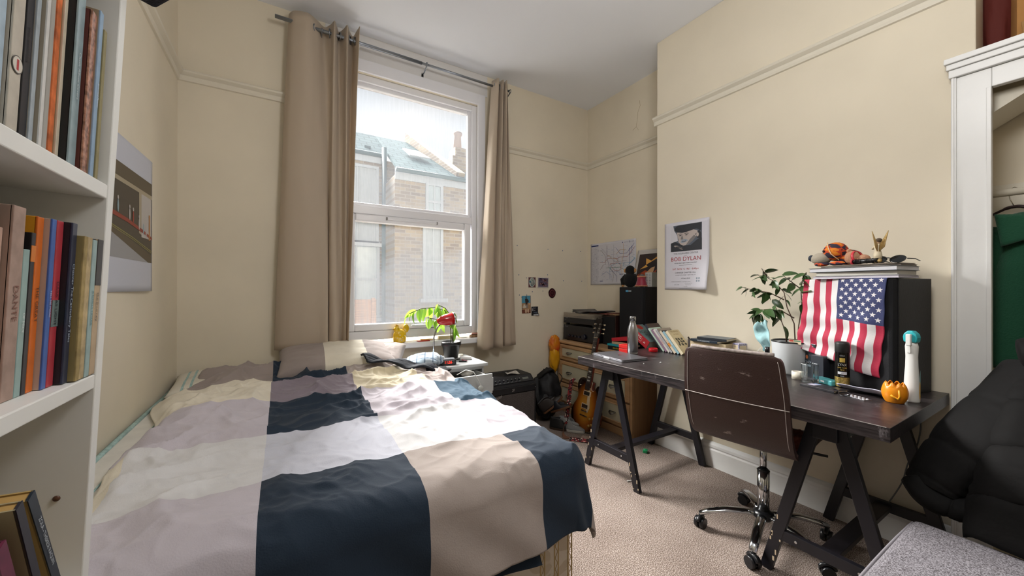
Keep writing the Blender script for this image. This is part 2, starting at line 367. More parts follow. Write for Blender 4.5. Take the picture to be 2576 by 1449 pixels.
slate = bpy.data.materials.new('grey_slate'); slate.use_nodes = True; nt = slate.node_tree; b = nt.nodes['Principled BSDF']; b.inputs['Roughness'].default_value = .95; b.inputs['Specular IOR Level'].default_value = .05
t = nt.nodes.new('ShaderNodeTexCoord'); bt = nt.nodes.new('ShaderNodeTexBrick'); bt.inputs['Scale'].default_value = 1; bt.inputs['Brick Width'].default_value = .28; bt.inputs['Row Height'].default_value = .16; bt.inputs['Mortar Size'].default_value = .012
bt.inputs['Color1'].default_value = (*lin('#4c5b5e'), 1); bt.inputs['Color2'].default_value = (*lin('#566668'), 1); bt.inputs['Mortar'].default_value = (*lin('#38474a'), 1)
nt.links.new(t.outputs['Object'], bt.inputs['Vector']); nt.links.new(bt.outputs['Color'], b.inputs['Base Color'])
extw = pm('outdoor_white_paint', '#a9adb0', .5); pipem = pm('painted_iron_pipe', '#4a5d60', .5); darkgl = pm('outdoor_dark_glass', '#a9b3b5', .15); netm = pm('net_curtain', '#a5a9ab', .8, var=.06, vscale=14, stretch=(6, 1, .3))
house = thing('brick_house', 'yellow brick house with grey slate roof seen through the window', 'house', (2, 9, -1.2))
def hl(mb): mb.v = [(x-2, y-9, z+1.2) for x, y, z in mb.v]; return mb
mb = MB(); mb.box(-3, 2.25, 9, 9.3, -1.2, 4.2); mb.box(2.0, 4.35, 8, 9.0, -1.2, 3.62); hl(mb).build('wall', brick, house)
# sloping roof over both parts
mb = MB(); 
def quad(mb, a, b, c, d, th=.06, mi=0):
    n = (Vector(b)-Vector(a)).cross(Vector(d)-Vector(a)).normalized()*th
    vs = [Vector(p) for p in (a, b, c, d)]; vs += [v-n for v in vs]
    mb.add(vs, [(0, 1, 2, 3), (7, 6, 5, 4), (0, 4, 5, 1), (1, 5, 6, 2), (2, 6, 7, 3), (3, 7, 4, 0)], mi)
quad(mb, (-3, 8.95, 4.29), (2.05, 8.95, 4.29), (2.05, 10.2, 5.2), (-3, 10.2, 5.2)); quad(mb, (2.05, 7.9, 3.72), (4.0, 7.9, 3.72), (3.2, 10.2, 5.2), (2.05, 10.2, 5.2))
hl(mb).build('roof', slate, house)
mb = MB(); mb.tube([(-3, 8.93, 4.28), (2.02, 8.93, 4.28)], .05); mb.tube([(2.0, 7.88, 3.70), (4.4, 7.88, 3.70)], .05); hl(mb).build('gutter', pipem, house)
mb = MB(); mb.box(-3, 2.0, 8.96, 8.99, 4.10, 4.24); mb.box(2.0, 4.35, 7.96, 7.995, 3.52, 3.67); hl(mb).build('fascia', extw, house)
mb = MB(); mb.tube([(1.98, 8.86, 4.45), (1.98, 8.86, -1.2)], .055); hl(mb).build('drainpipe', pipem, house)
mb = MB(); quad(mb, (2.52, 8.72, 4.29), (3.02, 8.72, 4.29), (2.85, 9.1, 4.55), (2.45, 9.1, 4.55), .03); mb.v = [(x, y-.02, z+.06) for x, y, z in mb.v]; hl(mb).build('skylight', extw, house)
mb = MB(); 
quad(mb, (3.4, 8.0, 3.9), (3.62, 8.0, 3.9), (3.02, 10.2, 5.45), (2.84, 10.2, 5.45), .35); hl(mb).build('parapet', brick, house)
mb = MB(); mb.box(3.55, 4.5, 8.6, 9.2, 3.4, 4.5); mb.box(3.65, 4.4, 8.68, 9.1, 4.5, 4.75)
for x in (3.8, 4.15): mb.lathe([(.11, 4.75), (.09, 5.1), (.12, 5.15), (.12, 5.2)], 12, 1, T(x, 8.9, 0))
hl(mb).build('chimney', [brick, pm('clay_pot', '#a3928a', .8)], house)
mb = MB(); 
for x in (1.62,): mb.box(x, x+.14, 9.28, 9.34, 4.52, 4.58, 0)
hl(mb).build('roof_vent', pipem, house)
mb = MB(); mb.ring([(4.0, 8.2), (4.3, 8.2), (4.3, 8.6), (4.0, 8.6)], 3.7, 3.72); hl(mb).build('roof_flashing', extw, house)
def hwin(x0, x1, z0, z1, y, gm, bars=True):
    mb = MB(); w = .06; y0 = y-.05
    frame(mb, x0, x1, z0, z1, w, y0, y+.01); mb.box(x0+w, x1-w, y0+.01, y, (z0+z1)/2-.025, (z0+z1)/2+.025)
    mb.box((x0+x1)/2-.015, (x0+x1)/2+.015, y0+.012, y, z0+w, z1-w); mb.box(x0-.08, x1+.08, y-.14, y, z0-.08, z0)
    o = hl(mb).build('window', extw, house)
    mb = MB(); mb.box(x0+w, x1-w, y-.012, y-.008, z0+w, z1-w); hl(mb).build('pane', gm, o)
hwin(.95, 1.88, 2.25, 4.02, 9, netm); hwin(.9, 1.9, .55, 2.3, 9, darkgl)
hwin(2.66, 3.06, 2.72, 3.55, 8, darkgl); hwin(2.6, 3.06, 1.0, 2.62, 8, netm)
single('garden_fence', MB().box(1.0, 1.47, 7.2, 7.25, -1.2, 1.02).box(1.03, 1.09, 7.16, 7.2, -1.2, 1.05).box(1.38, 1.44, 7.16, 7.2, -1.2, 1.05), bpy.data.materials['stock_brick'] if False else pm('fence_timber', '#b3896a', .8, var=.25, vscale=10, stretch=(.3, 1, 12)), 'tan slatted timber fence panel low behind the fogged lower pane', 'fence', (0, 0, 0))
mb = MB(); random.seed(4)
for k in range(420):
    a = random.uniform(0, 2*PI); x = random.gauss(0, .42); z = random.uniform(0, 1.5)*(1-.35*abs(x)); y = random.gauss(0, .2)
    mb.grid(1, 2, lambda u, v: ((u-.5)*.09*(1-abs(2*v-1)*.8), 0, v*.14), M=T(x, y, z, random.uniform(-60, 60), random.uniform(-60, 60), random.uniform(0, 360)))
single('garden_bush', mb, pm('hedge_green', '#5c7f56', .7, var=.3), 'green bush low in the right corner of the fogged lower pane', 'bush', (3.3, 6.9, -1.1))
struct('yard_ground', MB().box(-6, 9, 3.4, 16, -1.3, -1.2), pm('yard_concrete', '#8f8c86', .9, var=.1))
# ------------------------------------------------------------------ bed
def off(mb, o): mb.v = [(x-o[0], y-o[1], z-o[2]) for x, y, z in mb.v]; return mb
BO = (.19, 2.05, 0)
bed = thing('divan_bed', 'double divan bed with floral cream base and white mattress, under the patchwork duvet', 'bed', BO)
valm = bpy.data.materials.new('floral_damask'); valm.use_nodes = True; nt = valm.node_tree; b = nt.nodes['Principled BSDF']; b.inputs['Roughness'].default_value = .55
t = nt.nodes.new('ShaderNodeTexCoord'); wv = nt.nodes.new('ShaderNodeTexNoise'); wv.inputs['Scale'].default_value = 7; wv.inputs['Distortion'].default_value = 2.2
rp = nt.nodes.new('ShaderNodeValToRGB'); e = rp.color_ramp.elements; e[0].position = .50; e[0].color = (*lin('#e0d6c6'), 1); e[1].position = .53; e[1].color = (*lin('#cdbfa8'), 1)
nt.links.new(t.outputs['Object'], wv.inputs['Vector']); nt.links.new(wv.outputs['Fac'], rp.inputs[0]); nt.links.new(rp.outputs[0], b.inputs['Base Color'])
goldm = pm('gold_stripe', '#c2a46a', .5); btnm = pm('pale_button', '#dcd8cf', .4)
def vx(a, b): return a if b is None else b
mb = MB().ring(rr(XL+.006, .93, 1.08, 3.03, .03), .03, .34); off(mb, BO).build('divan_base', valm, bed, bevel=.006)
mb = MB()
for x0 in (.915, .852, .79, .40, .34, .28):
    mb.box(x0-.011, x0-.007, 1.0785, 1.0815, .04, .33); mb.box(x0+.007, x0+.011, 1.0785, 1.0815, .04, .33)
    pts = []
    for k in range(70):
        z = .04+.29*k/69; pts.append((x0+.005*math.sin(z*150), 1.0795, z))
    mb.tube(pts, .0013, 4)
off(mb, BO).build('scroll_stripes', goldm, bed)
# embroidered bow on the base
A = Art()
def ribbon(A, pts, w0, w1, mi):
    n = len(pts); L = []; Rr = []
    for i, (x, y) in enumerate(pts):
        a = pts[max(i-1, 0)]; c = pts[min(i+1, n-1)]; d = Vector((c[0]-a[0], c[1]-a[1])).normalized(); w_ = (w0+(w1-w0)*i/(n-1))/2
        L.append((x-d.y*w_, y+d.x*w_)); Rr.append((x+d.y*w_, y-d.x*w_))
    for i in range(n-1): A.L.append(([(*L[i], 0), (*Rr[i], 0), (*Rr[i+1], 0), (*L[i+1], 0)], [(0, 1, 2, 3)], mi))
for sx in (-1, 1):
    ribbon(A, [(sx*.09*math.sin(q*1.2)*q/2.6, .09*math.sin(q)) for q in [j*.26 for j in range(13)]], .004, .014, 0)
    ribbon(A, [(sx*(.01+.03*q), -.02-.035*q-.012*q*q) for q in [j*.25 for j in range(9)]], .008, .016, 0)
ribbon(A, [(.0, .0), (.004, .05), (.03, .09), (.06, .11)], .003, .008, 0); ribbon(A, [(-.03, .06), (-.10, .09), (-.15, .07)], .003, .012, 0)
mb = MB(); A.put(mb, lambda x, y, o: Vector((.60+x, 1.0798-o, .20+y))); off(mb, BO).build('embroidered_bow', pm('taupe_thread', '#b9ac97', .6), bed)
mb = MB(); mb.ball((.665, 1.076, .285), (.022, .006, .03)); mb.ball((.665, 1.071, .285), (.006, .004, .01), 1); off(mb, BO).build('vent_button', [btnm, pm('dark_rivet', '#3a342e', .4)], bed)
mattm = pm('mattress_ticking', '#dcd9d0', .7, var=.05, vscale=14, bump=.25, bscale=22); pipm = pm('teal_piping', '#9fbcb8', .6, var=.2, vscale=60)
mb = MB().ring(rr(XL+.006, .93, 1.085, 3.03, .06, 6), .345, .635)
off(mb, BO).build('mattress', mattm, bed, bevel=.025, seg=3)
mb = MB(); mb.tube([(XL+.02, 1.15, .632), (XL+.018, 2.0, .634), (XL+.02, 2.95, .636)], .010, 6)
mb.tube([(XL+.10, 1.15, .636), (XL+.095, 2.0, .636), (XL+.10, 2.95, .637)], .003, 6)
off(mb, BO).build('mattress_piping', pipm, bed)

# white fitted sheet edge strip rumpled beside the duvet
shm = pm('white_sheet', '#e6e8ec', .75, bump=.2, bscale=25, stretch=(6, 1, 1))
single('bed_sheet', MB().grid(10, 60, lambda u, v: (XL+.135+.13*u+.015*math.sin(v*9), 1.12+1.25*v, .641+.006*math.sin(u*9+v*14)+.004*math.sin(v*50+u*3)), sm=True), shm,
       'white cotton sheet strip between duvet and left wall side of mattress', 'sheet', solid=.003, soff=1)

# duvet
cols = {'navy': '#16283a', 'teal': '#24455a', 'cream': '#dfd7c5', 'white': '#d6d5d6', 'lav': '#c4bdc5', 'mist': '#c6c8d4', 'plum': '#857a84', 'taupe': '#978b86', 'beige': '#a99d96', 'sand': '#cfc4aa'}
names = list(cols); fab = [pm('cotton_'+n, c, .85, sheen=.15 if n not in ('navy', 'teal') else .05, bump=.15, bscale=260, var=.03, vscale=12) for n, c in cols.items()]
SB = [-.43, -.05, .345, .725, 1.10]; TB = [1.26, 1.65, 2.06, 2.49]
tab = [['lav', 'cream', 'lav', 'cream', 'taupe'], ['lav', 'white', 'lav', 'cream', 'taupe'], ['navy', 'mist', 'navy', 'plum', 'navy'], ['beige', 'white', 'lav', 'sand', 'beige'], ['navy', 'lav', 'teal', 'taupe', 'lav'], ['beige', 'white', 'beige', 'white', 'beige']]
def warp_s(s, t):   # seams wander
    return s+.012*math.sin(t*5+s*3)+.010*fbm(s*2+5, t*2.2)
def duvet_h(x, y):
    cr_ = sstep(1.25, 2.1, y)*(.55+.45*sstep(.9, .2, x)); cr2 = .34+.66*max(cr_, sstep(-.12, -.4, x)*.8)
    xx, yy = x+.10*fbm(x*1.7, y*1.7, 3), y+.10*fbm(x*1.7+9, y*1.7, 7)
    def ridge(a, b, z): return 1-abs(noise.noise(Vector((a, b, z))))*2
    h = .018*fbm(xx*2.1, yy*2.1, 1, 2)
    r1 = ridge(xx*2.6+yy*1.3, yy*5.2-xx*1.6, 4.1); h += cr2*.038*max(0, r1)**2.4
    r2 = ridge(xx*6.5-yy*3, yy*8+xx*2, 8.7); h += cr2*.016*max(0, r2)**2.5
    r3 = ridge(xx*11+yy*9, yy*15-xx*6, 1.7); h += (cr2**.8)*.0065*max(0, r3)**2
    r4 = ridge(xx*16+yy*14, xx*9-yy*6, 5.5); h += .0032*max(0, r4)**2
    h += .07*math.exp(-((x-.30)**2/.10+(y-2.80)**2/.045))
    h += .055*math.exp(-((x+.25)**2/.07+(y-2.78)**2/.03))
    h += .035*math.exp(-((x+.25)**2/.03+(y-1.95)**2/.06))+.03*math.exp(-((x-.12)**2/.05+(y-2.25)**2/.02))
    return h
XE, YE, ZT = .865, 1.085, .665
def duvet(u, v):
    s = -.47+u*(1.22+.47); t = .74+v*(2.88-.74)
    ex = 0
    if s < -.3: ex = (.03*math.sin(t*4.1+1)+.025*math.sin(t*9+2))*sstep(-.3, -.47, s)
    s0 = s; x = s+ex; y = t
    if v > .8: y += (.05*math.sin(s*5+1.2)+.02*math.sin(s*13))*sstep(.8, 1, v)
    dx, dy = max(0, s-XE), max(0, YE-t)
    d = (dx**5+dy**5)**.2 if (dx > 0 or dy > 0) else 0
    h = duvet_h(x, y)
    edge = 1
    if s < -.30: edge = sstep(-.475, -.40, s)
    if v > .9: edge = min(edge, sstep(1.0, .955, v))
    z = ZT-.018+.018*edge+(h)*(.25+.75*edge)
    z -= .035*sstep(.62, .92, x)*sstep(2.3, 1.2, y)*0+.03*sstep(.60, .95, x)*sstep(1.5, 2.2, y)
    if d > 0:
        n = math.hypot(dx, dy); ux, uy = dx/n, -dy/n; r = .095
        if d < r*PI/2: a = d/r; hr, vr = r*math.sin(a), r*(1-math.cos(a))
        else: q = d-r*PI/2; hr, vr = r+q*.10, r+q*.985
        wv_ = .012*math.sin(s*11+t*2)*sstep(.1, .4, d)+.006*math.sin((s+t)*27)*sstep(.05, .3, d)
        cx, cy = min(s, XE), max(t, YE)
        x = cx+ux*(hr+wv_)+(x-s0); y = cy+uy*(hr+wv_)
        z = ZT-vr+(h)*(1-.75*sstep(0, .2, d))
    return (x, y, z)
def duvet_mat(u, v):
    s = -.47+u*1.69; t = .74+v*2.14
    c = sum(s > b for b in SB); r = sum(t > b for b in TB)
    return names.index(tab[c][r])
mb = MB()
NU, NV = 334, 380
mb.grid(NU, NV, duvet, sm=True, mf=duvet_mat)
duv = single('duvet', off(mb, (.2, 1.9, .64)), fab, 'crumpled patchwork duvet in navy, cream, lavender and beige squares on the bed', 'duvet', (.2, 1.9, .64))
sd_ = duv.modifiers.new('s', 'SOLIDIFY'); sd_.thickness = .012; sd_.offset = -1
# plain underside layer peeping below the hem
mb = MB(); mb.grid(60, 6, lambda u, v: (-.45+1.16*u, .980+.010*math.sin(u*17)+.02*v, .352-.012*u+.03*v+.004*math.sin(u*23)), sm=True)
off(mb, (.2, 1.0, .33)).build('duvet_underside', fab[0], duv, solid=.004).location = (0, -.9, -.31)
# pillows
def pillow(nm, label, c, lx, ly, lz, rz, rx, mats, mf=None, group=None, seed=0):
    mb = MB()
    def fn(sg):
        def f(u, v):
            x, y = 2*u-1, 2*v-1; e = max(0, (1-x**4)*(1-y**4))**.42
            px, py = x*(1-.07*(1-abs(y))**1*0-.04*y*y*0), y
            px = x*(1-.05*(1-y*y)*0+.03*y*y*x*x); py = y*(1+.03*x*x*y*y)
            w_ = .10*fbm(x*1.6+seed, y*1.6, seed)+.05*fbm(x*4+seed, y*4, seed+2)
            return (px*lx/2, py*ly/2, sg*lz/2*e*(1+w_*1.2)+.0)
        return f
    mb.grid(44, 32, fn(1), sm=True, mf=mf); mb.grid(44, 32, lambda u, v: fn(-1)(1-u, v), sm=True, mf=(lambda u, v: mf(1-u, v)) if mf else None)
    return single(nm, mb, mats, label, 'pillow', c, rz, group, rx=rx, weld=True)
pillow('pillow', 'white pillow with thin teal stripes in the corner by the left wall', (-.28, 2.82, .665), .50, .42, .10, 3, 4, [pm('white_pillow_cotton', '#d9d3c4', .8, bump=.2, bscale=14), pipm], lambda u, v: 1 if (abs(u-.12) < .012 or abs(u-.19) < .008) else 0, seed=3)
pillow('pillow', 'patchwork pillow bulging under the duvet against the left curtain', (.33, 2.80, .735), .70, .42, .17, -2, 14, fab, lambda u, v: names.index('taupe') if u < .36 else names.index('cream') if u < .72 else names.index('taupe'), seed=7)
pillow('pillow', 'grey and cream pillow with a pointed corner below the window sill', (.615, 2.79, .735), .28, .30, .10, -24, 20, fab, lambda u, v: names.index('sand') if u < .5 else names.index('taupe'), seed=11)
# plaid cloth and dark folded blanket
plaid = bpy.data.materials.new('blue_plaid'); plaid.use_nodes = True; nt = plaid.node_tree; b = nt.nodes['Principled BSDF']; b.inputs['Roughness'].default_value = .85
t = nt.nodes.new('ShaderNodeTexCoord'); ch = nt.nodes.new('ShaderNodeTexBrick'); ch.offset = 0; ch.inputs['Scale'].default_value = 1; ch.inputs['Brick Width'].default_value = .055; ch.inputs['Row Height'].default_value = .055; ch.inputs['Mortar Size'].default_value = .004
ch.inputs['Color1'].default_value = (*lin('#d5dce2'), 1); ch.inputs['Color2'].default_value = (*lin('#9fb4c4'), 1); ch.inputs['Mortar'].default_value = (*lin('#5c7086'), 1)
nt.links.new(t.outputs['Object'], ch.inputs['Vector']); nt.links.new(ch.outputs['Color'], b.inputs['Base Color'])
mb = MB().ball((0, 0, 0), (.13, .15, .055), 0, nu=30, nv=18, fn=lambda d: 1+.16*fbm(d.x*2, d.y*2, d.z*2))
single('folded_shirt', mb, plaid, 'pale blue plaid shirt bundled on the pillow end near the lamp', 'shirt', (.88, 2.64, .70), -20)
mb = MB().grid(40, 14, lambda u, v: (.44+.44*u+.02*v, 2.62-.16*u-.10*v+.02*math.sin(u*9), .775-.085*u-.02*v+.012*math.sin(u*14+v*4)+.008*fbm(u*5, v*5)), sm=True)
single('navy_cloth', off(mb, (.7, 2.5, .7)), pm('dark_navy_cotton', '#101722', .8, bump=.2, bscale=60), 'dark navy cloth folded over the edge of the duvet beside the plaid shirt', 'cloth', (.7, 2.5, .7), solid=.012)
mb = MB().ball((0, 0, 0), (.12, .10, .035), 0, nu=26, nv=14, fn=lambda d: 1+.2*fbm(d.x*3, d.y*3, d.z*2+4))
single('black_garment', mb, pm('black_garment_cotton', '#0c0d12', .85), 'black garment crumpled at the duvet edge beside the alarm clock', 'clothing', (.87, 2.47, .655), -30)

# ------------------------------------------------------------------ curtains, rod
curm = bpy.data.materials.new('beige_curtain'); curm.use_nodes = True; nt = curm.node_tree; b = nt.nodes['Principled BSDF']
b.inputs['Base Color'].default_value = (*lin('#c9baa6'), 1); b.inputs['Roughness'].default_value = .8; b.inputs['Sheen Weight'].default_value = .2
tl = nt.nodes.new('ShaderNodeBsdfTranslucent'); tl.inputs[0].default_value = (*lin('#d6c2a8'), 1); ms = nt.nodes.new('ShaderNodeMixShader'); ms.inputs[0].default_value = .28
o_ = nt.nodes['Material Output']; nt.links.new(b.outputs[0], ms.inputs[1]); nt.links.new(tl.outputs[0], ms.inputs[2]); nt.links.new(ms.outputs[0], o_.inputs[0])
ringm = pm('brushed_steel', '#8d9299', .35, 1.0, bump=.05, bscale=200)
def curtain(nm, label, plan_top, plan_bot, z0, z1, ringx, hemfn=None):
    L = (plan_top[0][0], 2.95, z0); t = thing(nm, label, 'curtain', L)
    def cr_(P, u):   # catmull through the plan points
        n = len(P)-1; k = min(int(u*n), n-1); f = u*n-k
        p = [Vector(P[max(k-1, 0)]), Vector(P[k]), Vector(P[k+1]), Vector(P[min(k+2, n)])]
        return .5*((2*p[1])+(p[2]-p[0])*f+(2*p[0]-5*p[1]+4*p[2]-p[3])*f*f+(3*p[1]-p[0]-3*p[2]+p[3])*f**3)
    def f(u, v):
        a, b_ = cr_(plan_top, u), cr_(plan_bot, u); q = a.lerp(b_, (1-v)**.9)
        zz = z0+(z1-z0)*v
        q.x += .003*fbm(u*9, v*3, 2); q.y += .004*fbm(u*7, v*4, 9)
        if hemfn: zz += hemfn(u)*(1-v)**8
        return (q.x-L[0], q.y-L[1], zz-L[2])
    MB().grid(120, 50, f, sm=True).build('curtain_cloth', curm, t, solid=.003)
    for x, rz in ringx:
        m = MB(); pts = [(math.cos(a)*.027, 0, math.sin(a)*.027) for a in [2*PI*k/20 for k in range(21)]]
        m.tube(pts, .0045, 6, M=T(x-L[0], 2.95-L[1], 3.035-L[2], 0, 0, rz)); m.build('eyelet', ringm, t)
curtain('curtain', 'long beige eyelet curtain gathered at the left of the window',
        [(.03, 2.99), (.06, 2.93), (.14, 2.905), (.20, 2.95), (.25, 3.00), (.285, 2.95), (.305, 2.89), (.33, 2.95), (.345, 3.0), (.37, 2.95), (.39, 2.89), (.415, 2.96), (.44, 3.0), (.455, 2.93), (.465, 2.86)],
        [(-.05, 3.0), (.0, 2.96), (.10, 2.935), (.20, 2.93), (.27, 2.92), (.275, 2.99), (.28, 2.94), (.31, 2.91), (.34, 2.93), (.36, 2.97), (.375, 2.94), (.385, 2.92), (.39, 2.95), (.395, 2.93), (.40, 2.90)],
        .80, 3.10, [(.185, 75), (.28, 80), (.345, 100), (.415, 70), (.45, 60)], lambda u: .03*u)
curtain('curtain', 'short beige eyelet curtain hanging straight at the right of the window',
        [(1.60, 2.97), (1.615, 2.90), (1.64, 2.90), (1.655, 2.99), (1.665, 2.91), (1.68, 2.89), (1.69, 2.99), (1.70, 2.90), (1.715, 2.89), (1.725, 2.99), (1.735, 2.92), (1.745, 2.95)],
        [(1.45, 2.96), (1.475, 2.90), (1.54, 2.885), (1.60, 2.93), (1.61, 2.985), (1.64, 2.92), (1.68, 2.90), (1.72, 2.985), (1.735, 2.95), (1.78, 2.94), (1.82, 2.96), (1.86, 2.97)],
        .685, 3.085, [(1.612, 75), (1.66, 95), (1.70, 85)], lambda u: .012*u)
rod = thing('curtain_rod', 'thin steel curtain rod on brackets across the top of the window', 'curtain rod', (.85, YW, 3.035))
MB().cyl((-.90, -.11, 0), (.10, -.11, 0), .0125).build('pole', ringm, rod)
MB().cyl((.0, -.11, 0), (.92, -.11, 0), .0095).build('inner_pole', ringm, rod)
for x in (.14, .93, -.62):
    m = MB(); m.box(x-.009, x+.009, -.004, -.0005, -.10, -.02); m.tube([(x, -.004, -.03), (x, -.05, -.035), (x, -.10, -.018), (x, -.118, -.012)], .005, 6)
    m.tube([(x, -.11+.016*math.cos(a), .016*math.sin(a)) for a in [2*PI*k/14-.5 for k in range(13)]], .004, 6)
    m.ball((x, -.006, -.045), .003, nu=8, nv=6); m.ball((x, -.006, -.08), .003, nu=8, nv=6); m.build('bracket', ringm, rod)
# ------------------------------------------------------------------ nightstand with an open drawer
nsm = pm('pale_grey_white_paint', '#b8bbbb', .45, var=.05, vscale=9, bump=.1, bscale=40); darkw = pm('dark_brown_drawer', '#3a1d18', .6)
ns = thing('bedside_table', 'white painted bedside table with its top drawer pulled open', 'bedside table', (1.135, 2.75, 0))
ns.scale = (.83, 1, 1)
MB().box(-.235, .235, -.235, .225, .635, .66).build('top', nsm, ns, bevel=.007)
m = MB(); m.box(-.21, -.192, -.2, .21, 0, .635); m.box(.192, .21, -.2, .21, 0, .635); m.box(-.192, .192, .195, .21, .04, .635); m.box(-.192, .192, -.2, .195, .04, .06)
m.box(-.192, .192, -.2, -.185, .61, .635); m.box(-.192, .192, -.2, .195, .478, .492); m.build('carcass', nsm, ns, bevel=.002)
MB().box(-.19, .19, -.2, -.184, .065, .47).build('lower_door', nsm, ns, bevel=.003)
d = MB().box(-.205, .128, -.468, -.45, .495, .632); do = d.build('drawer', nsm, ns, bevel=.005)
m = MB(); m.box(-.185, .145, -.45, -.08, .50, .508, 1); m.box(-.185, -.175, -.45, -.08, .508, .60); m.box(.135, .145, -.45, -.08, .508, .60); m.build('drawer_tray', [nsm, darkw], ns)
m = MB(); m.ball((0, 0, 0), (.05, .04, .028), 0, nu=20, nv=12, fn=lambda q: 1+.35*fbm(q.x*2.2, q.y*2.2, q.z*2.2))
single('plastic_bag', m, pm('crumpled_clear_plastic', '#d8d3c8', .25, trans=.3, bump=.6, bscale=30), 'crumpled clear plastic bag of food lying in the open bedside drawer', 'bag', (1.18, 2.58, .585))
single('brown_pouch', MB().ball((0, 0, 0), (.08, .06, .03), 0, fn=lambda q: 1+.15*fbm(q.x*3, q.y*3, q.z)), pm('brown_leather', '#5a2d22', .6, bump=.3), 'dark red brown pouch in the open bedside drawer', 'pouch', (1.03, 2.50, .545))
m = MB(); m.tube([(-.06, .10, .0), (-.03, .02, .045), (0, -.035, .04), (.03, -.05, -.02), (.045, -.05, -.05), (.05, -.05, -.08), (.055, -.048, -.18)], .003, 6)
hp = thing('charger_cable', 'white cable with a round puck hanging over the open bedside drawer', 'cable', (1.085, 2.30, .625)); m.build('cable', pm('white_cable', '#d7d7d4', .4), hp)
MB().lathe([(.0, -.008), (.018, -.008), (.021, 0), (.018, .008), (0, .008)], 20, M=T(.045, -.054, -.075, 80, 0, 0)).build('puck', pm('pale_puck', '#b9bcb8', .4), hp)

# things on the bedside table (z .66)
def potplant_pot(nm, r0, r1, h, mat, parent, rim=.012):
    return MB().lathe([(0, 0), (r0, 0), (r1*.98, h-.03), (r1*.985, h-.03), (r1+.006, h-.03), (r1+.008, h), (r1+.002, h), (r1-.004, h-.012), (0, h-.014)], 28, cap=False).build(nm, mat, parent)
def leaf(mb, M_, L, W, droop=.35, mi=0, fold=.15):
    def f(u, v):
        a = 2*u-1; w_ = math.sin(PI*min(1, v**.8))**.75*(1-.25*v)*W/2
        return (a*w_, v*L*math.cos(droop*v), -L*math.sin(droop*v)*v*.8+abs(a)*w_*fold)
    mb.grid(4, 7, f, mi, M=M_)
def dirM(p, d, roll=0):      # +y along d
    d = Vector(d).normalized(); q = d.to_track_quat('Y', 'Z').to_matrix().to_4x4(); q.translation = Vector(p); return q @ Euler((0, math.radians(roll), 0)).to_matrix().to_4x4()
leafm = bpy.data.materials.new('bright_leaf'); leafm.use_nodes = True; nt = leafm.node_tree; b = nt.nodes['Principled BSDF']; b.inputs['Base Color'].default_value = (*lin('#5f8f35'), 1); b.inputs['Roughness'].default_value = .35
tl = nt.nodes.new('ShaderNodeBsdfTranslucent'); tl.inputs[0].default_value = (*lin('#a8d050'), 1); ms = nt.nodes.new('ShaderNodeMixShader'); ms.inputs[0].default_value = .5
nt.links.new(b.outputs[0], ms.inputs[1]); nt.links.new(tl.outputs[0], ms.inputs[2]); nt.links.new(ms.outputs[0], nt.nodes['Material Output'].inputs[0])
blackp = pm('black_plastic', '#121316', .3); soil = pm('dark_soil', '#2a1f18', .95, bump=.8, bscale=60)
pl = thing('potted_plant', 'potted plant with bright green drooping leaves in a black plastic pot before the window', 'plant', (1.145, 2.80, .664))
potplant_pot('pot', .052, .072, .135, blackp, pl); MB().lathe([(0, .12), (.062, .122), (.066, .118)], 20, cap=False).build('soil', soil, pl)
stems = [[(.01, 0, .12), (-.01, 0, .26), (-.05, .0, .38), (-.13, .02, .41), (-.24, .03, .40), (-.33, .02, .365)],
         [(0, .01, .12), (.0, .01, .25), (-.02, .0, .36), (-.05, .0, .40), (-.11, 0, .43)],
         [(.02, 0, .12), (.01, -.01, .24), (-.005, 0, .34), (.02, .0, .375)],
         [(.015, .01, .12), (.02, .02, .2), (.05, .02, .26)], [(-.01, 0, .3), (-.10, 0, .31), (-.19, .01, .33)]]
m = MB(); [m.tube(s, .0032, 6) for s in stems]; m.build('stem', pm('green_brown_stem', '#5d6336', .6), pl)
random.seed(12); m = MB()
def along(s, f):
    k = min(int(f*(len(s)-1)), len(s)-2); a, b_ = Vector(s[k]), Vector(s[k+1]); return a.lerp(b_, f*(len(s)-1)-k)
leaves = []
for i in range(13): leaves.append((along(stems[0], .45+.55*i/12), .095))
for i in range(7): leaves.append((along(stems[1], .5+.5*i/6), .085))
for i in range(7): leaves.append((along(stems[2], .55+.45*i/6), .075))
for i in range(5): leaves.append((along(stems[3], .6+.4*i/4), .07))
for i in range(6): leaves.append((along(stems[4], .35+.65*i/5), .085))
for i, (p, L) in enumerate(leaves):
    m2 = MB(); leaf(m2, dirM(p, (random.uniform(-.7, .5), random.uniform(-.5, .5), random.uniform(-1.2, -.25)), random.uniform(-70, 70)), L*random.uniform(1.0, 1.4), L*.56, .5); m2.build('leaf', leafm, pl)
single('saucer', MB().lathe([(0, 0), (.05, 0), (.085, .012), (.088, .015), (.05, .004), (0, .004)], 32, cap=False), pm('white_ceramic', '#dcdcd8', .2), 'white saucer under the black plant pot on the bedside table', 'saucer', (1.145, 2.80, .6602))
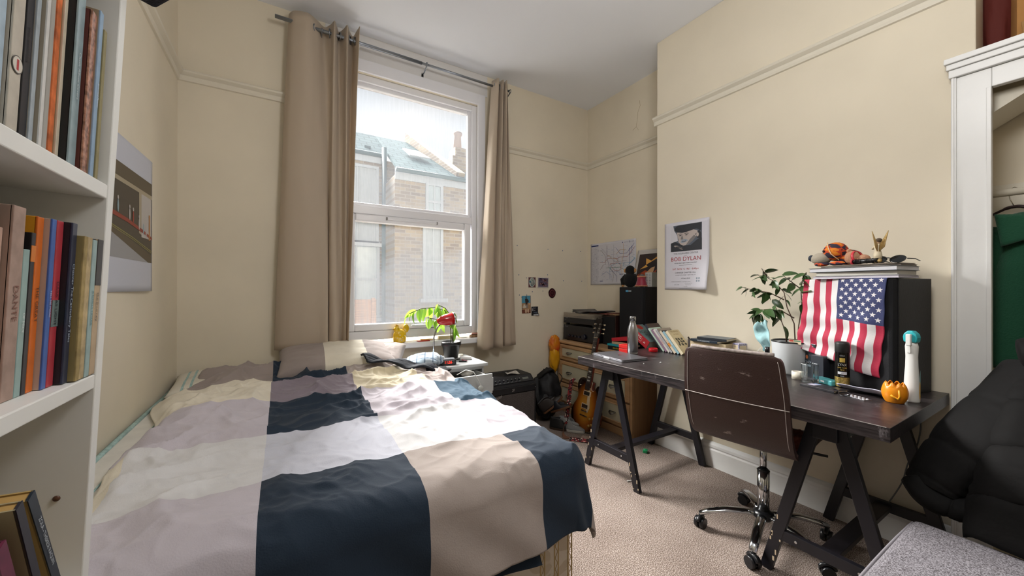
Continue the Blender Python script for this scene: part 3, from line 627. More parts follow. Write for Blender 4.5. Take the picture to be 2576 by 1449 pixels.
# red desk lamp
redg = pm('red_gloss', '#b5141a', .2, coat=.5); chrome = pm('chrome', '#c9ccd0', .12, 1.0)
lp = thing('desk_lamp', 'red lamp with bullet shaped shade on a silver gooseneck, on the bedside table', 'lamp', (.985, 2.76, .66))
MB().lathe([(0, 0), (.062, 0), (.064, .008), (.05, .018), (.015, .026), (0, .027)], 28, cap=False).build('base', redg, lp)
MB().tube([(0, 0, .02), (0, 0, .10), (.002, 0, .18), (.01, 0, .22), (.03, 0, .26), (.055, 0, .285)], .0065, 10).build('gooseneck', chrome, lp)
prof = [(.0, -.085), (.018, -.078), (.034, -.055), (.044, -.02), (.048, .02), (.049, .045)]
hd = T(.105, -.01, .318, 0, 84, 0)
MB().lathe(prof+[(.046, .045), (.045, .02), (.041, -.02), (.030, -.052), (0, -.075)], 28, M=hd, cap=False).build('lamp_shade', redg, lp)
MB().lathe([(.050, .045), (.052, .05), (.052, .058), (.047, .058), (.046, .046), (.050, .045)], 28, M=hd, cap=False).build('shade_rim', chrome, lp)
# alarm clock
ck = thing('alarm_clock', 'black digital clock radio with red digits on the bedside table', 'clock', (1.035, 2.60, .66), -12)
MB().ring(rr(-.062, .062, -.035, .035, .018), 0, .040).build('body', blackp, ck, bevel=.006)
MB().ring(rr(-.052, .052, -.026, .026, .014), .040, .046).build('top_plate', pm('silver_plastic', '#8e9196', .35, .6), ck, bevel=.002)
A = Art(); A.text('11:26', 0, 0, .026, 0); m = MB(); A.put(m, lambda x, y, o: Vector((x, -.0352-o, .022+y)))
m.build('digits', pm('red_led', '#ff2a1a', .5, emit=1.3), ck)
single('white_earbud_case', MB().ring(rr(-.045, .045, -.025, .025, .010), 0, .022), pm('white_plastic', '#dcdcd9', .3), 'rounded white plastic box at the right of the bedside table top', 'box', (1.235, 2.72, .6603), -25, bevel=.006)
single('small_white_tub', MB().lathe([(0, 0), (.02, 0), (.022, .004), (.022, .016), (.018, .02), (0, .02)], 20, cap=False), pm('cream_plastic', '#d8d3c4', .4), 'small round cream tub behind the white box on the bedside table', 'tub', (1.25, 2.85, .6603))
single('pink_pen', MB().cyl((-.025, 0, .005), (.025, 0, .005), .005).cyl((.025, 0, .005), (.034, 0, .005), .003, .001), pm('pink_plastic', '#c2355a', .4), 'short pink pen beside the white box on the bedside table', 'pen', (1.195, 2.655, .6603), -70)
m = MB(); m.tube([(.012*math.cos(a), .012*math.sin(a), .002) for a in [2*PI*k/16 for k in range(17)]], .0015, 6); m.box(.01, .045, -.004, .004, .001, .003); m.box(.006, .035, .006, .013, .001, .003, 0, T(0, 0, .002, 0, 0, 25))
single('key_ring', m, chrome, 'small bunch of keys in front of the saucer on the bedside table', 'keys', (1.115, 2.66, .6603), -15)
single('black_lighter', MB().ring(rr(-.03, .03, -.006, .006, .004), 0, .011), blackp, 'small black lighter beside the keys on the bedside table', 'lighter', (1.17, 2.63, .6603), -30, bevel=.002)
single('black_phone_stand', MB().box(-.035, .035, -.006, .006, 0, .07, 0, T(0, 0, .002, -35, 0, 20)), blackp, 'black case leaning at the foot of the red lamp', 'case', (.895, 2.76, .665), bevel=.003)

# on the window sill (z .785)
hm = pm('yellow_glaze', '#e3b512', .12, coat=.6); hd_ = pm('yellow_glaze_dark', '#b98a10', .2)
hn = thing('hen_ornament', 'yellow glazed ceramic hen with white dots on the window sill', 'ornament', (.80, 3.035, .785), 10)
hn.scale = (1.3, 1.15, 1.42)
MB().lathe([(0, 0), (.028, 0), (.034, .006), (.038, .03), (.036, .05), (.028, .066), (.014, .076), (0, .078)], 28, cap=False, sx=1.15, sy=.85).build('body', hm, hn)
MB().ball((-.018, 0, .073), (.019, .017, .022)).build('head', hm, hn)
m = MB(); 
for k in range(5): m.cyl((-.018, 0, .088), (-.018+.016*math.sin((k-2)*.55), 0, .088+.018*math.cos((k-2)*.55)), .005, .002, 8)
m.build('comb', hd_, hn); MB().cyl((-.034, 0, .076), (-.048, 0, .078), .005, .001).build('beak', hd_, hn)
MB().lathe([(0, -.003), (.018, -.003), (.020, 0), (.018, .003), (0, .003)], 20, cap=False, M=T(.042, 0, .078, 90, 0, 0)@T(s=(1, 1.25, 1.6))).build('tail', hm, hn)
m = MB()
for a, z in ((-2.2, .03), (-1.8, .045), (-1.4, .03), (-1.0, .04), (-1.57, .015), (-.7, .02)): m.ball((.043*math.cos(a), .0325*math.sin(a), z), .0028, nu=8, nv=6)
m.build('dots', pm('white_glaze', '#f0ecd8', .3), hn)
def flat(nm, lab, cat, w_, d_, h_, mat, loc, rz=0, bev=.001): return single(nm, MB().box(-w_/2, w_/2, -d_/2, d_/2, 0, h_), mat, lab, cat, loc, rz, bevel=bev)
flat('red_wallet', 'flat red packet under the yellow one on the window sill', 'packet', .10, .045, .006, pm('red_card', '#b8352c', .5), (.99, 3.02, .7853), 4)
flat('yellow_packet', 'yellow packet on the window sill behind the lamp neck', 'packet', .11, .04, .006, pm('yellow_card', '#e0a51a', .5), (1.03, 3.05, .7915), -6)
flat('wooden_block', 'long pale wooden box on the sill behind the pot plant stems', 'box', .15, .03, .028, pm('pale_wood', '#d8c49a', .6, var=.1, vscale=20, stretch=(1, 8, 8)), (1.205, 3.055, .7853), 2, .002)
flat('brown_trinket_box', 'small carved brown trinket box at the right end of the sill', 'box', .10, .045, .022, pm('carved_wood', '#8a6a4c', .6, var=.3, vscale=60, bump=.5), (1.475, 3.04, .7853), 2, .002)
single('trinket_beads', MB().ball((0, 0, 0), (.042, .02, .010), fn=lambda d: 1+.2*math.sin(d.x*20)*math.sin(d.y*14)), pm('red_brown_beads', '#a0695a', .5, var=.4, vscale=70), 'heap of reddish beads on the carved trinket box', 'beads', (1.475, 3.04, .815))
flat('grey_card', 'small grey card lying on the sill beside the trinket box', 'card', .06, .03, .002, pm('grey_card', '#8f9a9a', .6), (1.365, 3.05, .7853), 8)

# ------------------------------------------------------------------ guitar amplifier
tolex = pm('black_tolex', '#17161a', .55, bump=.4, bscale=300)
grille = bpy.data.materials.new('silver_grille_cloth'); grille.use_nodes = True; nt = grille.node_tree; b = nt.nodes['Principled BSDF']; b.inputs['Roughness'].default_value = .8
t = nt.nodes.new('ShaderNodeTexCoord'); wv = nt.nodes.new('ShaderNodeTexBrick'); wv.inputs['Scale'].default_value = 1; wv.inputs['Brick Width'].default_value = .010; wv.inputs['Row Height'].default_value = .0055; wv.inputs['Mortar Size'].default_value = .0012
wv.inputs['Color1'].default_value = (*lin('#6f6663'), 1); wv.inputs['Color2'].default_value = (*lin('#5f5754'), 1); wv.inputs['Mortar'].default_value = (*lin('#2b2726'), 1)
mp = nt.nodes.new('ShaderNodeMapping'); mp.inputs['Rotation'].default_value = (math.radians(90), 0, 0)
nt.links.new(t.outputs['Object'], mp.inputs[0]); nt.links.new(mp.outputs[0], wv.inputs['Vector']); nt.links.new(wv.outputs['Color'], b.inputs['Base Color'])
am = thing('guitar_amplifier', 'black guitar amplifier with grey grille and a row of knobs beside the bedside table', 'amplifier', (1.61, 2.80, 0))
m = MB(); ps = [(-.15, .01), (.15, .01), (.15, .475), (-.07, .475), (-.135, .42), (-.15, .385)]
mm = Matrix(((0, 0, 1, 0), (1, 0, 0, 0), (0, 1, 0, 0), (0, 0, 0, 1)))
m.ring(ps, -.26, .26, 0, mm); m.build('cabinet', tolex, am, bevel=.010, seg=3)
MB().box(-.225, .235, -.157, -.149, .03, .345).build('grille', grille, am)
m = MB(); m.box(-.25, .25, -.162, -.14, .352, .405); m.build('front_rail', pm('black_vinyl', '#121318', .35), am, bevel=.004)
pan = T(0, -.106, .452, 40, 0, 0)
MB().box(-.235, .235, -.035, .030, -.002, .004, 0, pan).build('control_panel', pm('dark_panel', '#23252b', .3), am)
for k in range(9):
    m = MB(); m.lathe([(0, .004), (.008, .004), (.008, .014), (.006, .017), (0, .017)], 14, M=pan@T(-.20+.038*k, -.008, 0), cap=False); kn = m.build('knob', blackp, am)
    MB().box(-.001, .001, .0, .006, .017, .018, 0, pan@T(-.20+.038*k, -.008, 0)).build('pointer', pm('white_mark', '#cfd6d6', .4), kn)
A = Art()
for k in range(9): A.text('%s' % ['GAIN', 'VOL', 'TREB', 'BASS', 'MSTR', 'PRE', 'AMP', 'FX', 'TAP'][k], -.20+.038*k, -.026, .007, 0)
A.rect(.14, -.014, .2, .006, 1); m = MB(); A.put(m, lambda x, y, o: pan @ Vector((x, y, .004+o))); m.build('panel_lettering', [pm('white_mark', '#cfd6d6', .4), pm('small_display', '#6d726d', .3)], am)
A = Art(); A.text('Fender', -.175, .300, .07, 0, shear=.35); A.line([(-.235, .235), (-.225, .245), (-.215, .245)], .006, 0)
m = MB(); rot = Matrix.Rotation(math.radians(24), 2)
A2 = Art(); A2.text('Fender', 0, 0, .034, 0, shear=.4, extr=0); m = MB(); A2.put(m, lambda x, y, o: Vector((-.133+(rot@Vector((x, y))).x, -.159-o, .328+(rot@Vector((x, y))).y))); m.build('script_badge', chrome, am)
m = MB(); A2 = Art(); A2.line([(-.012, -.010), (.012, .012)], .004, 0); A2.line([(-.012, .006), (.0, .010), (.010, .002), (.004, -.008), (-.008, -.006)], .003, 0); A2.put(m, lambda x, y, o: Vector((.02+x, -.1625-o, .378+y))); m.build('rail_emblem', chrome, am)
m = MB(); m.tube([(-.08, .02, .477), (-.07, .02, .492), (.07, .02, .492), (.08, .02, .477)], .009, 8, flat=.4); m.build('handle', tolex, am)
m = MB(); [m.ball((x, -.163, .378), .004, nu=8, nv=6) for x in (-.24, .24)]
for x in (-.24, .24): MB().ball((x, -.163, .378), .004, nu=8, nv=6).build('screw', chrome, am)
m = MB().grid(10, 8, lambda u, v: (-.05+.12*u, -.045+.09*v, .012*math.sin(u*5+v*3)*.5+.006), sm=False)
single('paper_receipt', m, pm('printed_paper', '#c9c4bb', .7, var=.2, vscale=50), 'crinkled printed paper lying on top of the guitar amplifier', 'paper', (1.70, 2.80, .478), -8, solid=.001)

# ------------------------------------------------------------------ chest of drawers in the alcove
beech = pm('beech_wood', '#b5916a', .45, var=.10, vscale=4, stretch=(4, .6, 6)); beech2 = pm('beech_side', '#a98560', .5, var=.10, vscale=4, stretch=(6, 6, .6)); creamp = pm('cream_panel', '#bdb8a0', .5); nick = pm('brushed_nickel', '#8f8f8d', .3, 1)
dr = thing('chest_of_drawers', 'beech chest of three wide drawers with cream panels in the alcove', 'chest of drawers', (2.61, 2.5275, 0))
m = MB(); m.box(-.20, .22, -.4725, .4725, 0, .675); m.build('carcass', beech2, dr, bevel=.003)
MB().box(-.232, .225, -.4745, .4745, .676, .70).build('top', beech, dr, bevel=.006)
m = MB(); m.box(-.224, -.20, -.4725, -.45, .05, .675); m.box(-.224, -.20, .45, .4725, .05, .675); m.box(-.22, -.2, -.45, .45, 0, .06); m.build('front_frame', beech, dr, bevel=.004)
for z0, z1 in ((.515, .665), (.295, .50), (.075, .28)):
    m = MB(); m.box(-.226, -.20, -.447, .447, z0, z1)
    dw = m.build('drawer', beech, dr, bevel=.006)
    MB().box(-.230, -.224, -.40, .40, z0+.035, z1-.028).build('drawer_panel', creamp, dw, bevel=.002)
    m = MB(); frame_ = [(-.40, z0+.03, .40, z0+.038), (-.40, z1-.031, .40, z1-.023)]
    for a, z_, b_, zz in frame_: m.tube([(-.230, a, z_+.004), (-.230, b_, z_+.004)], .006, 6)
    m.build('moulding', beech, dw)
    for y in (-.27, .29):
        zc = (z0+z1)/2
        m = MB(); m.tube([(-.23, y-.034, zc+.006), (-.248, y-.026, zc-.001), (-.256, y, zc-.010), (-.248, y+.026, zc-.001), (-.23, y+.034, zc+.006)], [.004, .006, .008, .006, .004], 8)
        m.box(-.236, -.229, y-.034, y+.034, zc+.003, zc+.010); m.build('handle', nick, dw)
# hi-fi amplifier and turntable
hb = pm('hifi_black', '#0c0e16', .35, spec=.6); hk = pm('hifi_knob', '#15182a', .25)
hf = thing('hifi_amplifier', 'black hi-fi amplifier under the record player on the chest of drawers', 'hi-fi amplifier', (2.62, 2.79, .70))
MB().box(-.14, .17, -.215, .215, .012, .150).build('case', hb, hf, bevel=.003); MB().box(-.156, -.14, -.22, .22, .008, .155).build('front_panel', hb, hf, bevel=.003)
for k in range(4): MB().cyl((-.156, .125-.05*k, .05), (-.172, .125-.05*k, .05), .011, .010, 16).build('small_knob', hk, hf)
MB().cyl((-.156, -.095, .058), (-.178, -.095, .058), .026, .024, 24).build('volume_knob', hk, hf)
for x in (-.12, .12):
    for y in (-.18, .18): MB().cyl((x, y, 0), (x, y, .014), .02).build('foot', blackp, hf)
A = Art(); A.text('Pioneer', 0, 0, .014, 0); m = MB(); A.put(m, lambda x, y, o: Vector((-.1565-o, .17-x, .140+y))); m.build('lettering', pm('grey_print', '#9aa0a8', .5), hf)
tt = thing('record_player', 'black record player with a clear smoked lid on the hi-fi amplifier', 'record player', (2.62, 2.78, .8555))
MB().box(-.15, .18, -.215, .235, .020, .075).build('plinth', hb, tt, bevel=.004)
MB().lathe([(0, .076), (.14, .076), (.142, .080), (.14, .086), (0, .086)], 40, M=T(.02, .02, 0), cap=False).build('platter', pm('dark_rubber', '#1b1b1c', .6), tt)
m = MB(); m.cyl((.13, -.17, .075), (.13, -.17, .10), .018); m.tube([(.13, -.17, .10), (.0, -.15, .10), (-.06, -.11, .095)], .004, 8); m.box(-.08, -.05, -.12, -.10, .086, .098); m.build('tonearm', chrome, tt)
lid = pm('smoked_clear_lid', '#cbbfae', .08, trans=.75, alpha=.5)
m = MB(); m.box(-.15, .18, -.215, .235, .122, .125); m.box(-.15, -.147, -.215, .235, .0755, .122); m.box(.177, .18, -.215, .235, .0755, .122); m.box(-.147, .177, -.215, -.212, .0755, .122); m.box(-.147, .177, .232, .235, .0755, .122); m.build('dust_lid', lid, tt)
for x in (-.12, .14):
    for y in (-.18, .2): MB().cyl((x, y, 0), (x, y, .021), .02).build('foot', blackp, tt)
A = Art(); A.text('Pioneer', 0, .014, .011, 0); A.text('PL-990', -.02, -.004, .008, 0); m = MB(); A.put(m, lambda x, y, o: Vector((-.1505-o, .185-x, .055+y))); m.build('lettering', pm('grey_print', '#9aa0a8', .5), tt)
def mag(nm, lab, loc, rz, w_, d_, mats, curl=.02, h_=.01, cat='magazine'):
    mb = MB(); mb.grid(16, 8, lambda u, v: ((u-.5)*w_, (v-.5)*d_, h_+curl*(2*u-1)**2*.6+curl*.4*math.sin(u*PI*2)), 0, sm=True)
    return single(nm, mb, mats, lab, cat, loc, rz, solid=h_*.9, soff=-1)
mag('magazine', 'open curled black magazine on top of the record player lid', (2.60, 2.72, .9815), 78, .36, .26, [pm('magazine_dark', '#3c3b3e', .35, var=.4, vscale=18)], .03, .012)
mag('magazine', 'flat red edged magazine under the curled one on the record player', (2.66, 2.64, .981), 90, .30, .24, [pm('magazine_red', '#7a4238', .4, var=.5, vscale=14)], .0, .0001+.008)
single('dark_leaf_shaped_brush', MB().ball((0, 0, 0), (.035, .012, .006)), blackp, 'small black record brush at the left edge of the record player lid', 'brush', (2.55, 2.955, .987), 60)
# brown wooden speaker box behind the guitar headstock
bx_ = thing('wooden_speaker', 'dark brown wooden loudspeaker standing between record player and black loudspeaker', 'loudspeaker', (2.68, 2.475, .70))
MB().box(-.115, .13, -.08, .08, 0, .275).build('cabinet', pm('dark_walnut', '#2c1713', .4, var=.2, vscale=6, stretch=(5, 5, .5)), bx_, bevel=.003)
MB().box(-.121, -.115, -.07, .07, .01, .265).build('grille', pm('black_cloth', '#0c0b0d', .8), bx_, bevel=.002)
mag('paper_stack', 'loose brown printed papers on top of the brown wooden loudspeaker', (2.69, 2.475, .9755), 90, .155, .22, [pm('kraft_print', '#8a6a4a', .7, var=.4, vscale=20)], .0, .008, cat='papers')
# tall black loudspeakers
spb = pm('black_ash', '#131317', .45, bump=.15, bscale=60, stretch=(8, 8, 1)); spc = pm('speaker_cloth', '#0a0b10', .85, bump=.2, bscale=400)
def speaker(loc, rz, w_, d_, h_, lab, badge=True, clip=False):
    t = thing('loudspeaker', lab, 'loudspeaker', loc, rz)
    P_ = [(-d_/2+.028, -w_/2), (d_/2, -w_/2), (d_/2, -.045), (.040, w_/2), (-d_/2+.028, w_/2)] if clip else [(-d_/2+.028, -w_/2), (d_/2, -w_/2), (d_/2, w_/2), (-d_/2+.028, w_/2)]
    MB().ring(P_, 0, h_).build('cabinet', spb, t, bevel=.002)
    m = MB(); m.ring([(-d_/2+.028, -w_/2+.002), (-d_/2+.028, w_/2-.002), (-d_/2+.006, w_/2-.008), (-d_/2, w_/2-.02), (-d_/2, -w_/2+.02), (-d_/2+.006, -w_/2+.008)], .002, h_-.002)
    m.build('grille', spc, t, bevel=.004)
    if badge:
        A = Art(); A.rect(-.05, -.008, -.022, .008, 0); A.rect(-.020, -.006, .012, .006, 1)
        m = MB(); A.put(m, lambda x, y, o: Vector((-d_/2-.0005-o, -x-.05*0-.0, h_-.035+y))); m.build('badge', [pm('blue_badge', '#1f9fd0', .4), pm('pale_badge', '#9aa6ad', .4)], t)
        A = Art(); A.text('KEF', -.036, 0, .010, 0); m = MB(); A.put(m, lambda x, y, o: Vector((-d_/2-.0009-o, -x, h_-.035+y))); m.build('badge_lettering', pm('white_print', '#e8eaec', .5), t)
    return t
speaker((2.70, 2.235, .70), 0, .27, .26, .536, 'tall black loudspeaker with blue badge on the chest of drawers in the alcove')
# things on the alcove speaker (top 1.236)
plush = pm('black_plush', '#050507', .95, sheen=.05, bump=.5, bscale=120); tan = pm('tan_plush', '#b5804a', .9)
mk = thing('plush_monkey', 'black plush monkey with tan ears seen from behind on the alcove loudspeaker', 'soft toy', (2.66, 2.315, 1.236), 20)
m = MB(); m.ball((0, 0, .055), (.045, .05, .058)); m.ball((0, 0, .125), (.034, .036, .040)); m.build('body', plush, mk)
for s_ in (-1, 1):
    MB().ball((0, s_*.038, .125), (.008, .011, .016)).build('ear', tan, mk)
    MB().tube([(0, s_*.03, .09), (-.005, s_*.058, .055), (-.01, s_*.052, .015)], [.016, .018, .012], 10).build('arm', plush, mk)
    MB().ball((-.012, s_*.052, .010), (.012, .010, .010)).build('paw', tan, mk)
mk.scale = (1.18,)*3
ls = thing('small_lampshade', 'small dark red fabric lampshade with fringed edges beside the plush monkey', 'lampshade', (2.66, 2.19, 1.2365))
MB().lathe([(.050, .012), (.045, .03), (.036, .06), (.033, .085), (.031, .085), (.034, .06), (.043, .03), (.048, .012)], 28, cap=False).build('shade', pm('crimson_silk', '#8e1030', .5, sheen=.4), ls)
m = MB()
for z, r in ((.008, .051), (.088, .034)):
    m.tube([(r*math.cos(a), r*math.sin(a), z+.003*math.sin(a*22)) for a in [2*PI*k/90 for k in range(91)]], .004, 5)
m.build('fringe', pm('gold_fringe', '#c98a6a', .8), ls)
gl_ = MB().ball((0, 0, .03), (.028, .028, .03)); 
sgl = single('snow_globe', MB().lathe([(.026, 0), (.028, .004), (.028, .010), (.02, .012)], 24).ball((0, 0, .030), .026, 1), [blackp, pm('clear_glass_ball', '#dfe6e6', .05, trans=.85)], 'small glass globe behind the top of the red lampshade', 'globe', (2.74, 2.25, 1.2965))
single('globe_stand', MB().cyl((0, 0, 0), (0, 0, .06), .02), blackp, 'small black stand under the glass globe behind the lampshade', 'stand', (2.74, 2.25, 1.2365))
pf = thing('silver_photo_frame', 'silver edged box with printed columns beside the red lampshade', 'box', (2.72, 2.135, 1.2365), -6)
MB().box(-.04, .07, -.045, .035, 0, .125).build('body', pm('silver_foil', '#b9c0c6', .25, .8, bump=.5, bscale=25), pf, bevel=.003)
MB().box(-.0415, -.040, -.045, .018, .002, .123).build('printed_side', pm('pale_grey_card', '#b5b5b2', .6), pf)
A = Art()
for c in range(2):
    for r in range(8): A.rect(-.038+.032*c, .012+.0135*r, -.038+.032*c+.018, .016+.0135*r, 0)
m = MB(); A.put(m, lambda x, y, o: Vector((-.0418-o, -x-.022, y))); m.build('print', pm('grey_ink', '#6c6c70', .6), pf)
# orange and yellow carrier bag squeezed between window wall and chest
m = MB(); m.ball((0, 0, .0), (.075, .05, .13), 0, nu=30, nv=22, fn=lambda d: 1+.35*fbm(d.x*1.6, d.y*1.6, d.z*1.6+3))
cb = thing('carrier_bag', 'red and yellow plastic carrier bag squashed beside the chest of drawers', 'bag', (2.34, 3.0, .60))
MB().ball((0, 0, .06), (.062, .042, .095), 0, nu=40, nv=30, fn=lambda d: 1+.14*fbm(d.x*3.5, d.y*3.5, d.z*3.5+3)).build('bag', pm('orange_red_plastic', '#c8401c', .3, bump=.6, bscale=18, col2='#d88a1c', vscale=9), cb)
MB().ball((.0, .0, -.06), (.055, .04, .15), 0, nu=24, nv=18, fn=lambda d: 1+.3*fbm(d.x*2, d.y*2, d.z*2+8)).build('bag_bottom', pm('yellow_plastic', '#d89a14', .3, bump=.6, bscale=18), cb)
# ------------------------------------------------------------------ desk and trestles
dk = bpy.data.materials.new('black_brown_wood'); dk.use_nodes = True; nt = dk.node_tree; b = nt.nodes['Principled BSDF']; b.inputs['Roughness'].default_value = .33
t = nt.nodes.new('ShaderNodeTexCoord'); mp = nt.nodes.new('ShaderNodeMapping'); mp.inputs['Scale'].default_value = (22, 1.6, 22); n = nt.nodes.new('ShaderNodeTexNoise'); n.inputs['Scale'].default_value = 6; n.inputs['Detail'].default_value = 6
r = nt.nodes.new('ShaderNodeValToRGB'); e = r.color_ramp.elements; e[0].position = .4; e[0].color = (*lin('#1d1a1b'), 1); e[1].position = .62; e[1].color = (*lin('#3a3334'), 1)
sn = nt.nodes.new('ShaderNodeTexNoise'); sn.inputs['Scale'].default_value = 9; sn.inputs['Detail'].default_value = 8; sn.inputs['Roughness'].default_value = .75
mp2 = nt.nodes.new('ShaderNodeMapping'); mp2.inputs['Scale'].default_value = (1, 2.4, 1)
r2 = nt.nodes.new('ShaderNodeValToRGB'); e = r2.color_ramp.elements; e[0].position = .60; e[0].color = (0, 0, 0, 1); e[1].position = .70; e[1].color = (.55, .55, .55, 1)
mx = nt.nodes.new('ShaderNodeMix'); mx.data_type = 'RGBA'; mx.inputs[7].default_value = (*lin('#8d878a'), 1)
for a, c in ((t.outputs['Object'], mp.inputs[0]), (mp.outputs[0], n.inputs['Vector']), (n.outputs['Fac'], r.inputs[0]), (t.outputs['Object'], mp2.inputs[0]), (mp2.outputs[0], sn.inputs['Vector']), (sn.outputs['Fac'], r2.inputs[0]), (r2.outputs[0], mx.inputs[0]), (r.outputs[0], mx.inputs[6]), (mx.outputs[2], b.inputs['Base Color'])): nt.links.new(a, c)
bu = nt.nodes.new('ShaderNodeBump'); bu.inputs['Strength'].default_value = .12; bu.inputs['Distance'].default_value = .003; nt.links.new(n.outputs['Fac'], bu.inputs['Height']); nt.links.new(bu.outputs[0], b.inputs['Normal'])
desk = thing('desk', 'scratched black-brown desk top on two trestles along the right wall', 'desk', (2.115, 1.173, .71))
MB().box(-.40, .40, -.77, .77, 0, .05).build('desk_top', dk, desk, bevel=.0015)
m = MB(); random.seed(2)
m.box(-.4008, -.3985, -.76, .76, .0488, .0503); m.build('worn_edge', pm('worn_edge_pale', '#a8a49f', .5), desk)
dkt = pm('black_painted_wood', '#15141a', .38, var=.15, vscale=9, stretch=(3, 3, .5)); chip = pm('bare_wood_chip', '#b7a488', .7)
def bar(mb, p, q, w_, d_, side, mi=0):    # square section bar from p to q ; side = direction of w
    p, q = Vector(p), Vector(q); t_ = (q-p).normalized(); s_ = Vector(side); s_ = (s_-t_*s_.dot(t_)).normalized(); n_ = t_.cross(s_)
    vs = [a+s_*i*w_/2+n_*j*d_/2 for a in (p, q) for i, j in ((-1, -1), (1, -1), (1, 1), (-1, 1))]
    mb.add(vs, [(3, 2, 1, 0), (4, 5, 6, 7)]+[(k, (k+1) % 4, 4+(k+1) % 4, 4+k) for k in range(4)], mi)
def trestle(y, lab):
    t = thing('trestle', lab, 'trestle', (2.145, y, 0), 0, None)
    MB().box(-.36, .36, -.04, .04, .635, .709).build('top_beam', dkt, t, bevel=.003)
    for sx in (-1, 1):
        for sy in (-1, 1):
            m = MB(); bar(m, (sx*.33, sy*.215, .0), (sx*.33, sy*.035, .70), .045, .026, (0, 1, 0)); m.v = [(x, y_, max(0, z)) for x, y_, z in m.v]; lg = m.build('leg', dkt, t, bevel=.002)
            m = MB(); random.seed(int(sx*3+sy*7+y*10))
            for k in range(7):
                h = random.uniform(.004, .24); yy = sy*(.215-.257*h)
                m.box(sx*.33-.0135, sx*.33-.0126, yy-.022+(.0 if k % 2 else .034), yy-.018+random.uniform(0, .004)+(.0 if k % 2 else .034), h, h+random.uniform(.003, .022))
            if sx < 0: m.build('paint_chips', chip, lg)
        m = MB(); m.box(sx*.33-.012, sx*.33+.012, -.165, .165, .155, .20); m.build('crossbar', dkt, t, bevel=.002)
    MB().box(-.318, .318, -.03, .03, .168, .190).build('stretcher', dkt, t, bevel=.002)
    for sy in (-1, 1): MB().cyl((-.344, 0+sy*.10, .178), (-.346, sy*.10, .178), .005).build('screw', chrome, t)
    return t
trestle(1.735, 'black wooden trestle under the left end of the desk, by the drawers'); trestle(.605, 'black wooden trestle under the right end of the desk, by the grey seat')
# ------------------------------------------------------------------ office chair
leather = bpy.data.materials.new('dark_brown_leather'); leather.use_nodes = True; nt = leather.node_tree; b = nt.nodes['Principled BSDF']; b.inputs['Roughness'].default_value = .48
t = nt.nodes.new('ShaderNodeTexCoord'); mp = nt.nodes.new('ShaderNodeMapping'); mp.inputs['Scale'].default_value = (1, .55, 1.6); n = nt.nodes.new('ShaderNodeTexNoise'); n.inputs['Scale'].default_value = 14; n.inputs['Detail'].default_value = 9; n.inputs['Roughness'].default_value = .7
r = nt.nodes.new('ShaderNodeValToRGB'); e = r.color_ramp.elements; e[0].position = .645; e[0].color = (*lin('#38241f'), 1); e[1].position = .69; e[1].color = (*lin('#9a8c85'), 1)
for a, c in ((t.outputs['Object'], mp.inputs[0]), (mp.outputs[0], n.inputs['Vector']), (n.outputs['Fac'], r.inputs[0]), (r.outputs[0], b.inputs['Base Color'])): nt.links.new(a, c)
n2 = nt.nodes.new('ShaderNodeTexVoronoi'); n2.inputs['Scale'].default_value = 260; nt.links.new(t.outputs['Object'], n2.inputs['Vector']); bu = nt.nodes.new('ShaderNodeBump'); bu.inputs['Strength'].default_value = .25; bu.inputs['Distance'].default_value = .002
nt.links.new(n2.outputs['Distance'], bu.inputs['Height']); nt.links.new(bu.outputs[0], b.inputs['Normal'])
ch = thing('office_chair', 'dark brown worn leather swivel chair with chrome star base at the desk', 'chair', (2.030, .932, 0), 7)
PR = [(-.405, .950), (-.398, .90), (-.388, .84), (-.378, .78), (-.366, .72), (-.350, .66), (-.328, .60), (-.290, .548), (-.235, .518), (-.17, .508), (-.10, .507), (0, .512), (.08, .513), (.15, .505), (.19, .49)]
def prof_at(f):
    k = min(int(f*(len(PR)-1)), len(PR)-2); g = f*(len(PR)-1)-k; a, b_ = Vector(PR[k]), Vector(PR[k+1])
    p0 = Vector(PR[max(k-1, 0)]); p3 = Vector(PR[min(k+2, len(PR)-1)])
    return .5*((2*a)+(b_-p0)*g+(2*p0-5*a+4*b_-p3)*g*g+(3*a-p0-3*b_+p3)*g**3)
def shell(u, v, o=0):
    p = prof_at(v); hw = .207-.014*sstep(.25, .0, v)
    # rounded outline corners
    if v < .06: hw -= .028*(1-math.sqrt(max(0, 1-((.06-v)/.06)**2)))
    if v > .93: hw -= .06*(1-math.sqrt(max(0, 1-((v-.93)/.07)**2)))
    yy = (2*u-1)*hw; c = (2*u-1)**2
    return (p.x+.014*c*sstep(.6, .3, v)+o, yy, p.y+.012*c*sstep(.5, .8, v))
sh = MB().grid(28, 70, lambda u, v: shell(u, v), sm=True).build('seat_shell', leather, ch)
sd_ = sh.modifiers.new('s', 'SOLIDIFY'); sd_.thickness = .024; sd_.offset = 0; bv = sh.modifiers.new('b', 'BEVEL'); bv.width = .007; bv.segments = 3; bv.limit_method = 'ANGLE'; bv.angle_limit = 1.0
wst = pm('pale_stitching', '#b9b0aa', .7)
m = MB(); m.tube([Vector(shell(k/28, .262))+Vector((-.0135, 0, 0)) for k in range(29)], .0018, 5); m.build('back_seam', wst, ch)
m = MB()
for sgn, uu in ((-1, .035), (1, .965)): m.tube([Vector(shell(uu, .03+.46*k/40))+Vector((-.0132, 0, 0)) for k in range(41)], .0011, 5)
m.build('edge_stitching', wst, ch)
m = MB(); m.tube([Vector(shell(.03+.94*k/28, .003))+Vector((-.003, 0, .009)) for k in range(29)], .0085, 8); m.build('worn_top_edge', pm('worn_leather_edge', '#8f847f', .7, var=.35, vscale=60), ch)
MB().box(-.10, .10, -.08, .08, .462, .494).build('seat_plate', blackp, ch, bevel=.006)
